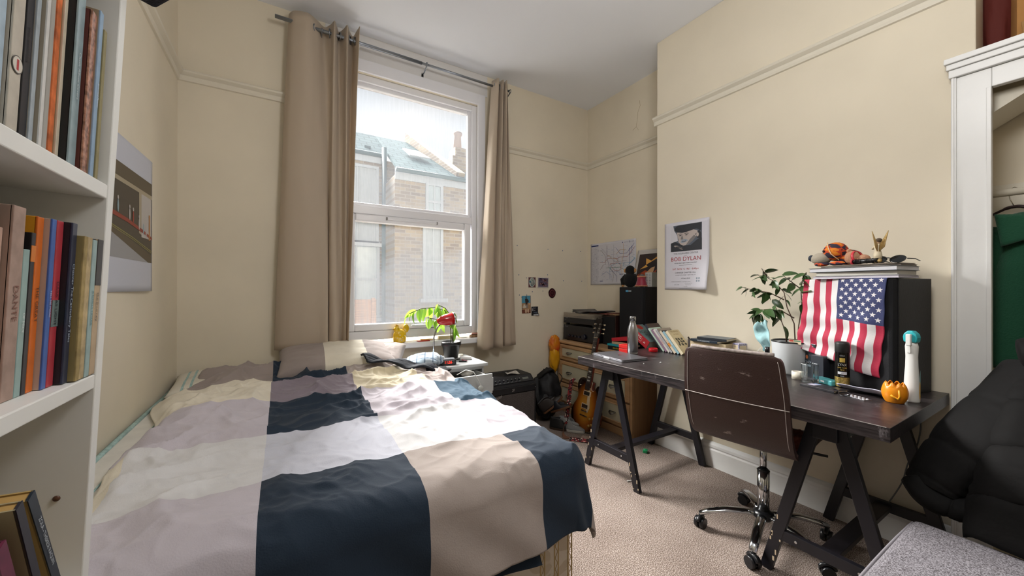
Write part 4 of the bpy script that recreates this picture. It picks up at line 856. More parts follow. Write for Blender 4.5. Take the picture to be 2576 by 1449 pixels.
m = MB(); m.tube([(0, -.08, .478), (.0, -.20, .475), (.02, -.245, .472)], .006, 8); m.build('height_lever', blackp, ch)
MB().cyl((0, 0, .30), (0, 0, .47), .0145, n=20).build('piston', chrome, ch); MB().cyl((0, 0, .115), (0, 0, .325), .026, n=24).cyl((0, 0, .325), (0, 0, .333), .028, .020, 24, 1).build('column', [chrome, blackp], ch)
MB().lathe([(.0, .085), (.035, .085), (.048, .10), (.045, .118), (.028, .13), (0, .13)], 24, cap=False).build('hub', blackp, ch)
for a in (40, 132, 194, 254, 318):
    ar = math.radians(a-4); c_, s_ = math.cos(ar), math.sin(ar)
    m = MB(); P = [(.02*c_, .02*s_, .108), (.08*c_, .08*s_, .112), (.16*c_, .16*s_, .108), (.24*c_, .24*s_, .090), (.29*c_, .29*s_, .072)]; m.tube(P, [.020, .021, .021, .019, .016], 12, flat=.62); lg = m.build('leg', chrome, ch)
    cs = MB(); q = T(.285*c_, .285*s_, .026, 0, 0, a-4+50)
    cs.cyl((0, -.023, 0), (0, -.004, 0), .0255, n=20, M=q); cs.cyl((0, .004, 0), (0, .023, 0), .0255, n=20, M=q); cs.cyl((0, -.006, 0), (0, .006, 0), .010, n=10, M=q); cs.cyl((0, 0, .012), (0, 0, .048), .008, n=10, M=q); cs.lathe([(.0275, 0), (.0275, .001)], 12, M=q, cap=False)
    for k in range(1): cs.tube([(.030*math.cos(w_), 0, .030*math.sin(w_)) for w_ in [2.6-.2*j for j in range(12)]], .010, 8, M=q)
    cs.build('caster', blackp, lg)
cl = MB().ball((0, 0, 0), (.13, .055, .032), 0, nu=40, nv=26, fn=lambda d: 1+.22*fbm(d.x*3, d.y*3, d.z*3)+.10*math.sin(d.x*9+d.y*4))
single('rust_cloth', cl, pm('rust_red_cloth', '#7d4030', .85, bump=.3, bscale=60), 'rust red garment lying over the side of the office chair seat', 'clothing', (1.905, .765, .555), 12, rx=-14)
single('green_bottle_cap', MB().ring(rr(-.022, .022, -.016, .016, .006), 0, .02).ball((0, 0, .018), (.012, .010, .008)), pm('bright_green_plastic', '#1f9a5e', .3), 'small bright green object on the carpet under the desk', 'toy', (2.31, 1.865, 0), 30, bevel=.003)
m = MB(); m.tube([(0, 0, .004), (.02, .012, .004), (.045, .012, .004), (.06, 0, .004)], .004, 6)
single('white_stub', m, pm('white_plastic', '#dcdcd9', .3), 'small white curved stub on the carpet left of the front trestle leg', 'litter', (1.86, 1.64, 0), -50)
# ------------------------------------------------------------------ things on the desk (top z .76)
Z = .7603
lap = thing('laptop', 'closed grey laptop at the left front corner of the desk', 'laptop', (1.925, 1.765, Z), -7)
silv = pm('space_grey_metal', '#77777c', .35, .7)
MB().ring(rr(-.106, .106, -.152, .152, .012), 0, .009).build('base', silv, lap, bevel=.002); MB().ring(rr(-.106, .106, -.152, .152, .012), .0098, .0155).build('lid', silv, lap, bevel=.002)
MB().box(-.1085, -.1055, -.03, .03, .002, .011).build('notch', pm('bright_metal', '#cdcdd0', .3, .8), lap)
A = Art(); A.disc(0, -.002, .010, .011, 0); A.disc(-.004, .008, .005, .005, 0); A.disc(.004, .008, .005, .005, 0); A.disc(.002, .016, .002, .004, 0, rot=-.6); A.disc(.011, .001, .004, .005, 1)
m = MB(); A.put(m, lambda x, y, o: Vector((y*1.0, -x, .0155+o))); m.build('lid_emblem', [pm('black_mirror', '#141416', .1), silv], lap)
bo = thing('water_bottle', 'brushed steel water bottle standing behind the laptop', 'bottle', (2.078, 1.785, Z))
st = pm('brushed_steel_bottle', '#9c9c9e', .28, 1.0, bump=.06, bscale=200, stretch=(.2, .2, 30))
MB().lathe([(0, 0), (.033, 0), (.0355, .004), (.0355, .020), (.0350, .021), (.0355, .022), (.0365, .15), (.034, .178), (.026, .205), (.0205, .222), (.0185, .235), (.0185, .238)], 36, cap=False).build('body', st, bo)
MB().lathe([(.0185, .238), (.0215, .239), (.0215, .262), (.019, .268), (0, .269)], 32, cap=False).build('cap', st, bo)
def book(nm, lab, dims, loc, rot, cov, spinecol=None, txt=None, txtm=None, group=None, page='#d8cdb2', fs=None, band=None, cat='book', cover2=None):
    """dims: t (thickness y), w (depth x), h; spine at -x face, origin at bottom of spine centre"""
    t, w_, h = dims; root = thing(nm, lab, cat, (loc[0], loc[1], loc[2]+t/2*math.sin(math.radians(abs(rot[0])))), 0, group); root.rotation_euler = [math.radians(a) for a in rot]
    c = min(.0022, t*.15)
    m = MB(); m.box(0, w_, -t/2, -t/2+c, 0, h, 1 if cover2 else 0); m.box(0, w_, t/2-c, t/2, 0, h); m.box(-.0012, c, -t/2, t/2, 0, h, 2)
    cm_ = pm('cover_'+cov, '#'+cov, .45, var=.06, vscale=18); mats = [cm_, pm('cover_'+cover2, '#'+cover2, .5) if cover2 else cm_, pm('cover_'+(spinecol or cov), '#'+(spinecol or cov), .42, var=.06, vscale=30)]
    m.build('cover', mats, root, bevel=.0006)
    MB().box(c, w_-.003, -t/2+c, t/2-c, .002, h-.003).build('page_block', pm('pages_'+page.lstrip('#'), page, .85, bump=.3, bscale=300, stretch=(1, 8, 1)), root)
    if band:
        m = MB()
        for z0, z1, bc in band: m.box(-.0018, -.0011, -t/2, t/2, h*z0, h*z1)
        m.build('spine_band', pm('band_'+band[0][2], '#'+band[0][2], .5), root)
    if txt:
        A = Art(); fs = fs or t*.55; A.text(txt, 0, 0, fs, 0); m = MB()
        xs = [p[0] for L in A.L for p in L[0]]; L_ = max(xs)-min(xs); k = min(1, h*.86/L_)
        A.put(m, lambda x, y, o: Vector((-.0020-o, -y, h*.5-x*k))); m.build('spine_title', pm('ink_'+(txtm or 'e8e4da'), '#'+(txtm or 'e8e4da'), .5), root)
    return root
# leaning row (tops lean towards the window); spine faces the room
LN = -41
GB = None
book('book', 'brown and navy hardback leaning highest in the desk row, behind the mint one', (.020, .15, .235), (2.385, 1.775, Z), (LN, 0, 0), '4a3a35', '2d3440', page='#cfc4b4')
book('book', 'thin mint green book leaning in the desk row beside the brown hardback', (.014, .13, .205), (2.372, 1.752, Z), (LN, 0, 0), 'b9d0c2')
book('book', 'mauve paperback leaning in the middle of the desk row beside the mint book', (.016, .13, .195), (2.368, 1.728, Z), (LN, 0, 0), '8f7388', '8f7388')
book('book', 'white book with red lettering on the spine leaning in the desk row', (.015, .14, .200), (2.366, 1.704, Z), (LN, 0, 0), 'd9d4cf', None, 'EXPLODING', 'b02a38', fs=.012)
sb = book('notebook', 'grey spiral bound notebook leaning in the desk row', (.016, .16, .205), (2.362, 1.680, Z), (LN, 0, 0), '9b8f84', 'c9c9cc', cat='notebook')
for k in range(26):
    m = MB(); m.tube([(.006*math.cos(a)-.001, .0085*math.sin(a), .006+.0075*k) for a in [2*PI*j/10 for j in range(11)]], .0009, 4); m.build('spiral_ring', chrome, sb)
book('book', 'cream paperback with orange band leaning between spiral notebook and blue book', (.018, .12, .190), (2.360, 1.650, Z), (LN, 0, 0), '26262a', 'd6c8b2', 'NOTES', 'c06030', band=[(.30, .45, 'd08a3a')], fs=.01)
book('book', 'pale blue paperback leaning near the front end of the desk row', (.018, .12, .190), (2.358, 1.623, Z), (LN, 0, 0), '30343a', '8fb2bd', 'SHELTER', 'e8eef0', fs=.011)
book('book', 'cream paperback with printed front cover leaning last in the desk row', (.022, .125, .195), (2.356, 1.593, Z), (LN, 0, 0), 'd0c19a', 'd8ccae', page='#ddd2b8', cover2='d0c19a')
A = Art(); A.text('THE PRINCE', 0, .065, .016, 0); A.text('OF TIMES', 0, .04, .014, 0); 
for k in range(9): A.disc(-.03+.03*(k % 3)+.005*math.sin(k*5), -.0-.022*(k//3), .009, .012, 1, 12, rot=k)
bk_ = bpy.data.objects['book.006'] if 'book.006' in bpy.data.objects else None
if bk_:
    m = MB(); A.put(m, lambda x, y, o: Vector((.062+x, -.0112-o, .115+y))); m.build('cover_print', [pm('brown_ink', '#8a6a3a', .6), pm('dark_print', '#4c4a3e', .6)], bk_)
# big red album book, leaning lower
rb = book('book', 'thick red book of albums with white lettering leaning on the red folder', (.066, .14, .215), (2.375, 1.895, Z+.0), (-58, 0, 0), '9aa8a6', 'b3222c', page='#d6cfc0', cover2='6f8584')
A = Art(); A.text('ALBUMS', -.018, .010, .030, 0); A.text('you must hear before you die', -.01, -.014, .0085, 0); A.line([(.045, -.014), (.045, .014)], .001, 0); A.line([(.065, -.004), (.080, -.004)], .003, 0); A.line([(.072, .004), (.072, -.004)], .003, 0); A.line([(.080, .004), (.083, -.004)], .003, 0)
m = MB(); A.put(m, lambda x, y, o: Vector((-.0020-o, -y, .112-x))); m.build('spine_title', pm('ink_f0ece6', '#f0ece6', .5), rb)
A = Art(); A.text('ROCK', 0, 0, .045, 0); A.text('POP', 0, -.04, .035, 0); A.disc(.0, .06, .03, .03, 1); m = MB(); A.put(m, lambda x, y, o: Vector((.07+x, -.0332-o, .12+y))); m.build('cover_print', [pm('dark_teal_ink', '#2f4240', .6), pm('red_ink', '#a83a30', .6)], rb)
# stack of flat things on the chest of drawers, right end
def flatbook(lab, dims, loc, rz, cov, sp=None, txt=None, tm=None, page='#d8cdb2', nm='book', rx=0, ry=0):
    """dims: length along y, depth x, height z; spine faces -x"""
    L, w_, h = dims; root = thing(nm, lab, 'book', loc, rz, rx=rx, ry=ry); c = min(.002, h*.15)
    m = MB(); m.box(0, w_, -L/2, L/2, 0, c); m.box(0, w_, -L/2, L/2, h-c, h); m.box(-.001, c, -L/2, L/2, 0, h, 1)
    cm_ = pm('cover_'+cov, '#'+cov, .4, var=.06, vscale=18); m.build('cover', [cm_, pm('cover_'+(sp or cov), '#'+(sp or cov), .4, var=.05, vscale=30)], root, bevel=.0006)
    MB().box(c, w_-.003, -L/2+.002, L/2-.002, c, h-c).build('page_block', pm('pages_'+page.lstrip('#'), page, .85), root)
    if txt:
        A = Art(); A.text(txt, 0, 0, h*.55, 0); m = MB(); xs = [p[0] for L2 in A.L for p in L2[0]]; k = min(1, L*.8/(max(xs)-min(xs)))
        A.put(m, lambda x, y, o: Vector((-.0016-o, -x*k, h/2+y))); m.build('spine_title', pm('ink_'+(tm or 'e8e4da'), '#'+(tm or 'e8e4da'), .5), root)
    return root
flatbook('black book with yellow lettering, lowest of the stack on the chest of drawers', (.19, .13, .032), (2.40, 2.23, .7005), 4, '17171b', None, 'Bike Books', 'e0c020')
flatbook('turquoise flat folder in the stack on the chest of drawers', (.22, .16, .016), (2.395, 2.22, .734), 2, '1f97a6', nm='folder')
flatbook('red and cream paperback on the turquoise folder', (.17, .12, .022), (2.41, 2.20, .751), 6, 'a8282c', 'c2a98a')
flatbook('bright red folder slanting on top of the stack on the chest of drawers', (.24, .17, .028), (2.40, 2.16, .790), 3, 'c01f2e', 'c01f2e', nm='folder', rx=-8)
single('red_box', MB().box(-.035, .035, -.04, .04, 0, .028).box(-.035, .035, -.04, .04, .031, .056).box(-.03, .03, -.035, .035, .028, .031, 1), [pm('bright_red_card', '#c8201c', .4), blackp], 'small bright red box beside the steel bottle at the back of the desk', 'box', (2.125, 1.882, Z), 4, bevel=.002)
single('red_tin', MB().lathe([(.0, 0), (.030, 0), (.032, .003), (.032, .022), (.028, .026), (.028, .006), (0, .005)], 28, cap=False), pm('red_tin_paint', '#b8121c', .3), 'round shallow red tin in front of the leaning books', 'tin', (2.315, 1.80, Z), bevel=0)
single('red_case', MB().ring(rr(-.05, .05, -.06, .06, .02), 0, .045), pm('dark_red_case', '#8f1820', .5), 'dark red padded case under the big red album book', 'case', (2.46, 2.0-.12, Z), 10, bevel=.008) if False else None
# card box with dvds, tarot deck
bxc = thing('cardboard_box', 'open cream cardboard box with DVD cases lying across it behind the chair', 'box', (2.44, 1.43, Z))
cardm = pm('cream_card', '#cdb995', .7, var=.05)
m = MB(); m.box(-.06, .06, -.12, .12, 0, .004); m.box(-.06, -.056, -.12, .12, .004, .108); m.box(.056, .06, -.12, .12, .004, .108); m.box(-.056, .056, -.12, -.116, .004, .108); m.box(-.056, .056, .116, .12, .004, .108); m.build('box_body', cardm, bxc)
flatbook('black DVD case with white title and red spot lying on the cream box', (.19, .135, .015), (2.362, 1.445, Z+.1085), -3, '1c2834', '15222e', 'LIVE AT LANDSDOWNE', 'dfe6ea', nm='dvd_case')
flatbook('glossy dark DVD case on top of the titled one', (.19, .135, .015), (2.385, 1.405, Z+.1245), 4, '4a545c', '23282e', nm='dvd_case')
flatbook('white booklet edge peeping out under the DVD cases', (.16, .11, .006), (2.372, 1.47, Z+.1015), 0, 'd8d8d4', nm='booklet') if False else None
td = thing('tarot_deck', 'small boxed tarot deck with blue patterned border beside the cream box', 'card deck', (2.455, 1.262, Z), -18)
MB().box(-.032, .032, -.024, .024, 0, .118).build('box_body', pm('blue_pattern', '#4a4a86', .5, var=.5, vscale=120, col2='#cfcbd8'), td, bevel=.001)
A = Art(); A.rect(-.018, .008, .018, .110, 0); A.text('TAROT', 0, .082, .0105, 1); A.text('DECK', 0, .066, .0095, 1); A.text('The Universal', 0, .098, .004, 1); A.disc(0, .035, .012, .014, 1); A.disc(0, .035, .010, .012, 0)
m = MB(); A.put(m, lambda x, y, o: Vector((-.0325-o, -x, y))); m.build('label', [pm('label_cream', '#d5c6a8', .6), pm('ink_red_brown', '#8a4a34', .6)], td)
m = MB(); A = Art(); A.rect(-.026, .012, .026, .106, 0); A.put(m, lambda x, y, o: Vector((x, -.0245-o, y))); m.build('side_label', pm('label_cream', '#d5c6a8', .6), td)
single('paintbrush_cup', MB().cyl((0, 0, 0), (0, 0, .11), .016).tube([(0, 0, .10), (-.006, .01, .12), (-.008, .012, .125)], .005, 6), pm('dark_bristle', '#2b211f', .8), 'dark brushes standing between the leaning books and the cream box', 'brushes', (2.42, 1.575, Z))
# scraps of paint and paper
for i, (x, y, s_) in enumerate(((2.0, 1.50, .008), (1.88, 1.53, .004))):
    single('paper_scrap', MB().ball((0, 0, .003), (s_, s_*.7, .004), nu=8, nv=6, fn=lambda d: 1+.3*fbm(d.x*4, d.y*4)), pm('white_scrap', '#d8dad8', .7), ['white paper scrap on the desk to the right of the laptop', 'smallest white crumb near the front edge of the desk, right of the laptop'][i], 'scrap', (x, y, Z))
# ------------------------------------------------------------------ big speaker with flag
SPW = .37; SPR = -17.6
dvec = Vector((.302, .953)).normalized(); nvec = Vector((.953, -.302))
cx_, cy_ = 2.259+dvec.x*SPW/2+nvec.x*.115, .519+dvec.y*SPW/2+nvec.y*.115
speaker((cx_, cy_, Z), SPR, SPW, .23, .507, 'tall black loudspeaker draped with a striped flag at the right end of the desk', False, True)
fl_red, fl_wh, fl_bl = pm('flag_red', '#b02845', .75, bump=.1, bscale=150), pm('flag_white', '#d9d6d6', .75, bump=.1, bscale=150), pm('flag_blue', '#333a63', .75, bump=.1, bscale=150)
FO = Vector((2.259, .519, 0))
def flagS(u, v, o=0.0):       # u 0 left .. 1 right ; v 0 top edge .. 1 hem ; negative v lies on the speaker top
    w_ = .362*(1-u)+.018
    out = .012+.006*sstep(0, .5, v)*(1+math.sin(u*16+v*2))+.012*v*math.sin(u*9+1)+.006*math.sin(v*26+u*3)*v+.012*v*v*(1-u)**2
    lat = .014*sstep(.45, 1, v)*(1-u)**1.5+.030*v*u+.003*math.sin(v*9)
    L = .352+.095*u**.8
    if v < 0:
        p = FO+Vector((dvec.x, dvec.y, 0))*w_+Vector((nvec.x, nvec.y, 0))*(-.012-v*.35); return p+Vector((0, 0, 1.2695+o+.0*u))
    p = FO+Vector((dvec.x, dvec.y, 0))*(w_+lat)-Vector((nvec.x, nvec.y, 0))*(out+o)
    return p+Vector((0, 0, 1.2695-L*v))
def fm(u, v):
    if u > 6/13 and v < .47: return 2
    return 0 if int(u*13) % 2 == 0 else 1
m = MB(); m.grid(78, 60, lambda u, v: flagS(u, v*1.12-.12), sm=True, mf=lambda u, v: fm(u, v*1.12-.12))
flag = thing('flag', 'red and white striped flag with a blue starred corner hanging over the loudspeaker', 'flag', (FO.x, FO.y, .84))
off(m, (FO.x, FO.y, .84)).build('cloth', [fl_red, fl_wh, fl_bl], flag, solid=.0012)
for r_ in range(9):
    for c_ in range(5 if r_ % 2 == 0 else 4):
        u0 = 6/13+(7/13)*((c_+(.5 if r_ % 2 == 0 else 1.0))/5); v0 = .018+.051*r_
        if v0 > .455: continue
        vs = [flagS(u0, v0, .0016)]
        for k in range(10):
            rr_ = .0115 if k % 2 == 0 else .0046; a = PI/2+k*PI/5
            uu, vv = u0+math.cos(a)*rr_/.362, v0-math.sin(a)*rr_/.40
            vs.append(flagS(min(.998, uu), max(0.0005, vv), .0016))
        mm_ = MB(); mm_.add(vs, [(0, 1+k, 1+(k+1) % 10) for k in range(10)]); off(mm_, (FO.x, FO.y, .84)).build('star', fl_wh, flag)
# papers and books on the loudspeaker
def onspk(a, b_, z=0): # a along face from right edge to left, b depth behind face
    p = FO+Vector((dvec.x, dvec.y, 0))*a+Vector((nvec.x, nvec.y, 0))*b_; return (p.x, p.y, z)
zt = 1.2712
for i, (lab, L, D, h, a, bb, r_, c_, nm, pg) in enumerate((
    ('loose white papers directly on top of the flag covered loudspeaker', .33, .22, .012, .18, .115, 0, 'c9c5cf', 'paper_pile', '#cfcbd4'),
    ('white hardback with dark cover edge in the pile on the loudspeaker', .31, .22, .020, .175, .118, 2, '3a3f3c', 'book', '#d8d5cc'),
    ('thick white paged sketchbook in the pile on the loudspeaker', .34, .23, .020, .19, .115, -2, '2a363e', 'sketchbook', '#d9d9de'),
    ('grey magazine near the top of the pile on the loudspeaker', .30, .20, .008, .16, .115, 4, '6d655f', 'magazine', '#8d857e'),
    ('thin brown envelope topmost in the pile on the loudspeaker', .24, .18, .004, .12, .118, -5, '8a7d70', 'envelope', '#a89f92'))):
    D = D-.03; root = thing(nm, lab, nm.replace('_', ' '), (2.388+.001*r_, .655+(a-.175)*.6, zt), -7.5+r_*.5)
    MB().box(-D/2+.003, D/2-.003, -L/2+.003, L/2-.003, .0012, h-.0012).build('page_block', pm('pages_'+pg.lstrip('#'), pg, .8, bump=.4, bscale=300, stretch=(1, 1, 8)), root)
    MB().box(-D/2, D/2, -L/2, L/2, 0, .0012).box(-D/2, D/2, -L/2, L/2, h-.0012, h).build('cover', pm('cover_'+c_, '#'+c_, .5), root); zt += h+.0006
# plush dog with patterned hood
dg = thing('plush_dog', 'plush dog with grey snout and orange and navy patterned hood on the paper pile', 'soft toy', onspk(.285, .06, zt), SPR+8)
camo = bpy.data.materials.new('orange_navy_pattern'); camo.use_nodes = True; nt = camo.node_tree; b = nt.nodes['Principled BSDF']; b.inputs['Roughness'].default_value = .85
t = nt.nodes.new('ShaderNodeTexCoord'); n = nt.nodes.new('ShaderNodeTexNoise'); n.inputs['Scale'].default_value = 42; n.inputs['Detail'].default_value = 1; mp = nt.nodes.new('ShaderNodeMapping'); mp.inputs['Scale'].default_value = (1, .6, 1.6)
r = nt.nodes.new('ShaderNodeValToRGB'); r.color_ramp.interpolation = 'CONSTANT'; e = r.color_ramp.elements; e[0].position = 0; e[0].color = (*lin('#2c2433'), 1); e[1].position = .5; e[1].color = (*lin('#b8401c'), 1); k = e.new(.60); k.color = (*lin('#d8801e'), 1)
nt.links.new(t.outputs['Object'], mp.inputs[0]); nt.links.new(mp.outputs[0], n.inputs['Vector']); nt.links.new(n.outputs['Fac'], r.inputs[0]); nt.links.new(r.outputs[0], b.inputs['Base Color'])
# local: +y = image left
MB().ball((.0, -.005, .055), (.035, .040, .036)).build('head', camo, dg)
MB().ball((-.012, .038, .030), (.026, .034, .024)).build('snout', pm('grey_plush', '#a39a8a', .9, bump=.3, bscale=150), dg)
MB().ball((-.015, .070, .034), (.012, .011, .013)).build('nose', pm('navy_plush', '#1f2836', .7), dg)
MB().ball((.02, -.04, .030), (.035, .040, .030)).build('body', camo, dg)
for y_, x_ in ((.03, -.022), (-.025, -.03)): MB().ball((x_, y_, .008), (.012, .026, .009)).build('paw', camo, dg)
m = MB(); m.tube([(-.020, .012, .090), (-.034, .002, .070), (-.036, -.008, .045), (-.028, -.03, .020)], .0018, 5); m.build('ribbon', pm('cream_ribbon', '#d9b890', .6), dg)
MB().ball((-.030, .020, .058), .004).build('eye', blackp, dg)
tb = thing('teddy_bear', 'small tan plush bear with a red collar lying beside the plush dog', 'soft toy', onspk(.185, .055, zt), SPR)
MB().ball((0, .012, .030), (.020, .026, .028), fn=lambda d: 1+.1*fbm(d.x*3, d.y*3, d.z*3)).ball((.005, -.025, .022), (.018, .022, .018)).build('body', pm('fawn_plush', '#b08468', .95, bump=.5, bscale=120), tb)
MB().ball((-.004, .020, .058), .009).build('ear', pm('fawn_plush', '#b08468', .95), tb)
m = MB(); m.tube([(.026*math.cos(a), -.006+.006*math.sin(a*1), .028+.026*math.sin(a)) for a in [2*PI*k/20 for k in range(21)]], .005, 6, flat=.6); m.build('collar', pm('pink_red_plastic', '#c8303c', .4), tb)
bn = thing('torch', 'black ribbed torch with red rings lying in front of the plush bear', 'torch', onspk(.135, .03, zt+.0132), SPR)
m = MB(); m.cyl((0, .035, 0), (0, -.05, 0), .0095, n=20); [m.cyl((0, .03-.02*k, 0), (0, .026-.02*k, 0), .0102, n=20) for k in range(4)]; m.build('barrel', blackp, bn)
MB().cyl((0, .035, 0), (0, .040, 0), .0135, n=20).build('head_ring', pm('red_pink_ring', '#c03848', .4), bn); MB().cyl((0, .040, 0), (0, .0405, 0), .008, n=16).build('lens', chrome, bn)
an = thing('angel_figurine', 'small gold and cream angel figurine with raised wings on the paper pile', 'figurine', onspk(.088, .045, zt), SPR+225)
gd = pm('antique_gold', '#b89a62', .4, .4, bump=.4, bscale=90); iv = pm('ivory_resin', '#d3c5a8', .5, var=.15, vscale=60)
MB().ball((0, 0, .008), (.018, .015, .010), fn=lambda d: 1+.2*math.sin(math.atan2(d.y, d.x)*7)).build('base', gd, an)
MB().lathe([(0, .012), (.013, .012), (.011, .03), (.008, .045), (.010, .055), (.009, .062), (.004, .068), (0, .068)], 16, cap=False).build('gown', iv, an)
MB().ball((0, 0, .074), (.008, .008, .009)).build('head', pm('face_ivory', '#c9a888', .6), an); MB().ball((.002, .002, .078), (.009, .009, .008)).build('hair', pm('dark_hair', '#4a3a28', .7), an)
for s_ in (-1, 1):
    m = MB(); m.tube([(-.002, s_*.008, .058), (-.016, s_*.010, .052), (-.022, s_*.006, .050)], [.0035, .003, .002], 8); m.build('arm', iv, an)
    m = MB(); m.grid(5, 6, lambda u, v: (.008+.018*v+.003*u, s_*(.002+.018*v*(.5+.5*u)), .040+.045*v*(.3+.9*u)+.022*u*(1-.4*v)), sm=True); m.build('wing', gd, an, solid=.002)
sg = thing('sunglasses', 'black sunglasses lying open on the paper pile at the right', 'sunglasses', onspk(.045, .06, zt+.004), SPR)
lens = pm('dark_lens', '#15181a', .08)
for s_ in (-1, 1):
    m = MB(); q = T(-.02, s_*.034, .011, 0, -62, 0); m.lathe([(0, .001), (.024, .001), (.027, 0), (.024, -.001), (0, -.0012)], 28, M=q@T(s=(.75, 1.12, 1)), cap=False); m.build('lens', lens, sg)
    m = MB(); m.tube([(-.01, s_*.062, .012), (.04, s_*.060, .012), (.08, s_*.055, .003)], .0022, 6); m.build('temple', blackp, sg)
m = MB(); m.tube([(-.022, -.010, .016), (-.026, 0, .019), (-.022, .010, .016)], .0018, 6); m.build('bridge', blackp, sg)
for o_, k_ in ((dg, 1.32), (tb, 1.2), (an, 1.35), (bn, 1.15)): o_.scale = (k_,)*3
# ------------------------------------------------------------------ ficus in white pot with a face mask
fi = thing('potted_ficus', 'small weeping fig with sparse dark leaves in a white pot on the desk', 'plant', (2.385, .955, Z))
MB().lathe([(0, 0), (.072, 0), (.080, .008), (.090, .165), (.092, .172), (.085, .172), (.082, .15), (0, .149)], 40, cap=False).build('pot', pm('matte_white_pot', '#cfd3d6', .4), fi)
m = MB(); m.tube([(.088*math.cos(a), .088*math.sin(a), .172) for a in [2*PI*k/40 for k in range(41)]], .005, 6); m.build('rim', blackp, fi)
MB().lathe([(0, .152), (.082, .154)], 24, cap=False).build('soil', soil, fi)
dleaf = pm('dark_green_leaf', '#37522a', .3, var=.25, vscale=12); twig = pm('twig_brown', '#5c4438', .7)
# stems drawn as (y offset from pot centre, z above desk, x)
Sx = [[(0.0, -.02, .15), (.01, -.01, .27), (.0, .02, .36), (-.01, .03, .44), (-.02, .07, .50), (-.02, .12, .53), (-.01, .17, .545)],
      [(.0, -.03, .15), (.0, -.035, .26), (.0, -.05, .37), (.0, -.045, .46), (.0, -.055, .52), (0, -.07, .55)],
      [(.0, .02, .15), (.0, .03, .23), (-.01, .06, .33), (-.01, .09, .40)],
      [(-.01, .03, .40), (-.02, .10, .44), (-.03, .17, .45), (-.03, .24, .47)],
      [(.01, -.01, .30), (.0, .05, .34), (-.01, .10, .345), (-.01, .145, .34), (-.01, .16, .31)],
      [(.0, -.05, .40), (-.01, -.09, .40), (-.02, -.13, .375)],
      [(.0, -.045, .46), (.0, .0, .50), (-.01, .04, .54)], [(.0, .12, .53), (0, .15, .58)]]
for s_ in Sx:
    m = MB(); m.tube(s_, [.0032*(1-.6*k/(len(s_)-1)) for k in range(len(s_))], 6); m.build('stem', twig, fi)
random.seed(31)
lp_ = []
for si, s_ in enumerate(Sx):
    nn = [15, 13, 5, 14, 12, 6, 7, 4][si]
    for k in range(nn):
        f = .42+.58*k/(nn-1) if si < 3 else .25+.75*k/(nn-1)
        lp_.append((along(s_, min(f, .999)), random.uniform(.048, .085)))
for k in range(6): lp_.append((Vector((-.01+.01*(k % 2), .150+.008*k, .315)), .06))
for i, (p, L) in enumerate(lp_):
    if p.y < -.085: continue
    dz = random.uniform(-.9, .35) if i < len(lp_)-6 else -1.6
    m = MB(); leaf(m, dirM(p, (random.uniform(-.8, .2), random.uniform(-.9, .9), dz), random.uniform(-60, 60)), L, L*.50, .35); m.build('leaf', dleaf, fi)
tg = MB().box(-.0008, .0008, -.028, .028, 0, .022); A = Art(); A.rect(-.026, .012, -.006, .021, 1); A.rect(-.004, .014, .026, .020, 2); A.text('WEEPING FIG', 0, .007, .0055, 1); A.put(tg, lambda x, y, o: Vector((-.0010-o, -x, y)))
o_ = tg.build('plant_label', [pm('label_cream', '#d5c6a8', .6), pm('red_ink', '#a83a30', .6), pm('green_ink', '#4f7a60', .6)], fi); o_.location = (-.070, -.045, .168)
mk_ = thing('face_mask', 'pale blue disposable face mask hanging from a twig of the fig', 'face mask', (2.37, 1.09, Z))
mb = MB(); mb.grid(20, 30, lambda u, v: (-.008*math.sin(v*12)-.006*math.sin(u*8+v*5), (u-.5)*(.03+.055*math.sin(PI*min(1, .12+v*.95)))+.012*math.sin(v*5), .275-.165*v+.01*math.sin(u*6)), sm=True)
mb.build('mask_cloth', pm('mask_blue', '#9fc8cc', .8, var=.08, vscale=9, bump=.3, bscale=40), mk_, solid=.0015)
m = MB(); m.tube([(0, .01, .28), (0, .012, .31), (0, .0, .325), (0, -.008, .30), (0, -.008, .275)], .001, 5); m.build('ear_loop', pm('white_elastic', '#d8dad8', .7), mk_)
m = MB(); m.tube([(0, .01, .12), (0, .035, .09), (0, .03, .05), (0, .0, .045), (0, -.01, .11)], .001, 5); m.build('ear_loop', pm('white_elastic', '#d8dad8', .7), mk_)
# ------------------------------------------------------------------ cosmetics and bits
def text_on(parent, lines, fn, mat, nm='lettering'):
    A = Art()
    for s_, x, y, sz in lines: A.text(s_, x, y, sz, 0)
    m = MB(); A.put(m, fn); return m.build(nm, mat, parent)
lb = thing('deodorant_can', 'black and gold deodorant spray can standing by the flag', 'spray can', (2.24, .690, Z), 0)
MB().lathe([(0, 0), (.031, 0), (.034, .004), (.034, .055), (.034, .148), (.0335, .165)], 36, cap=False).build('can', pm('black_gold_can', '#15130f', .25, .5), lb)
MB().lathe([(.0342, .006), (.0342, .050)], 36, cap=False).build('gold_band', pm('gold_glitter', '#a08a4c', .35, .7, var=.4, vscale=160), lb)
MB().lathe([(.0335, .165), (.0345, .167), (.0345, .203), (.032, .210), (.02, .214), (0, .214)], 36, cap=False).build('cap', pm('matte_black_cap', '#141414', .5), lb)
fa = math.atan2(-.69, -2.24)
def cyl_fn(r, z0=0, a0=fa): return lambda x, y, o: Vector(((r+o)*math.cos(a0+x/r), (r+o)*math.sin(a0+x/r), z0+y))
text_on(lb, [('LYNX', 0, .108, .016), ('COLD', 0, .150, .008)], cyl_fn(.0342), pm('silver_ink', '#c9cbd0', .3, .5))
text_on(lb, [('ONE MORE', 0, .094, .0085), ('TIME?', 0, .084, .0085)], cyl_fn(.0342), pm('gold_ink', '#cdb05a', .3, .4))
A = Art(); 
for i_ in range(6): A.rect(-.012+.004*i_, .120, -.008+.004*i_, .140, 1)
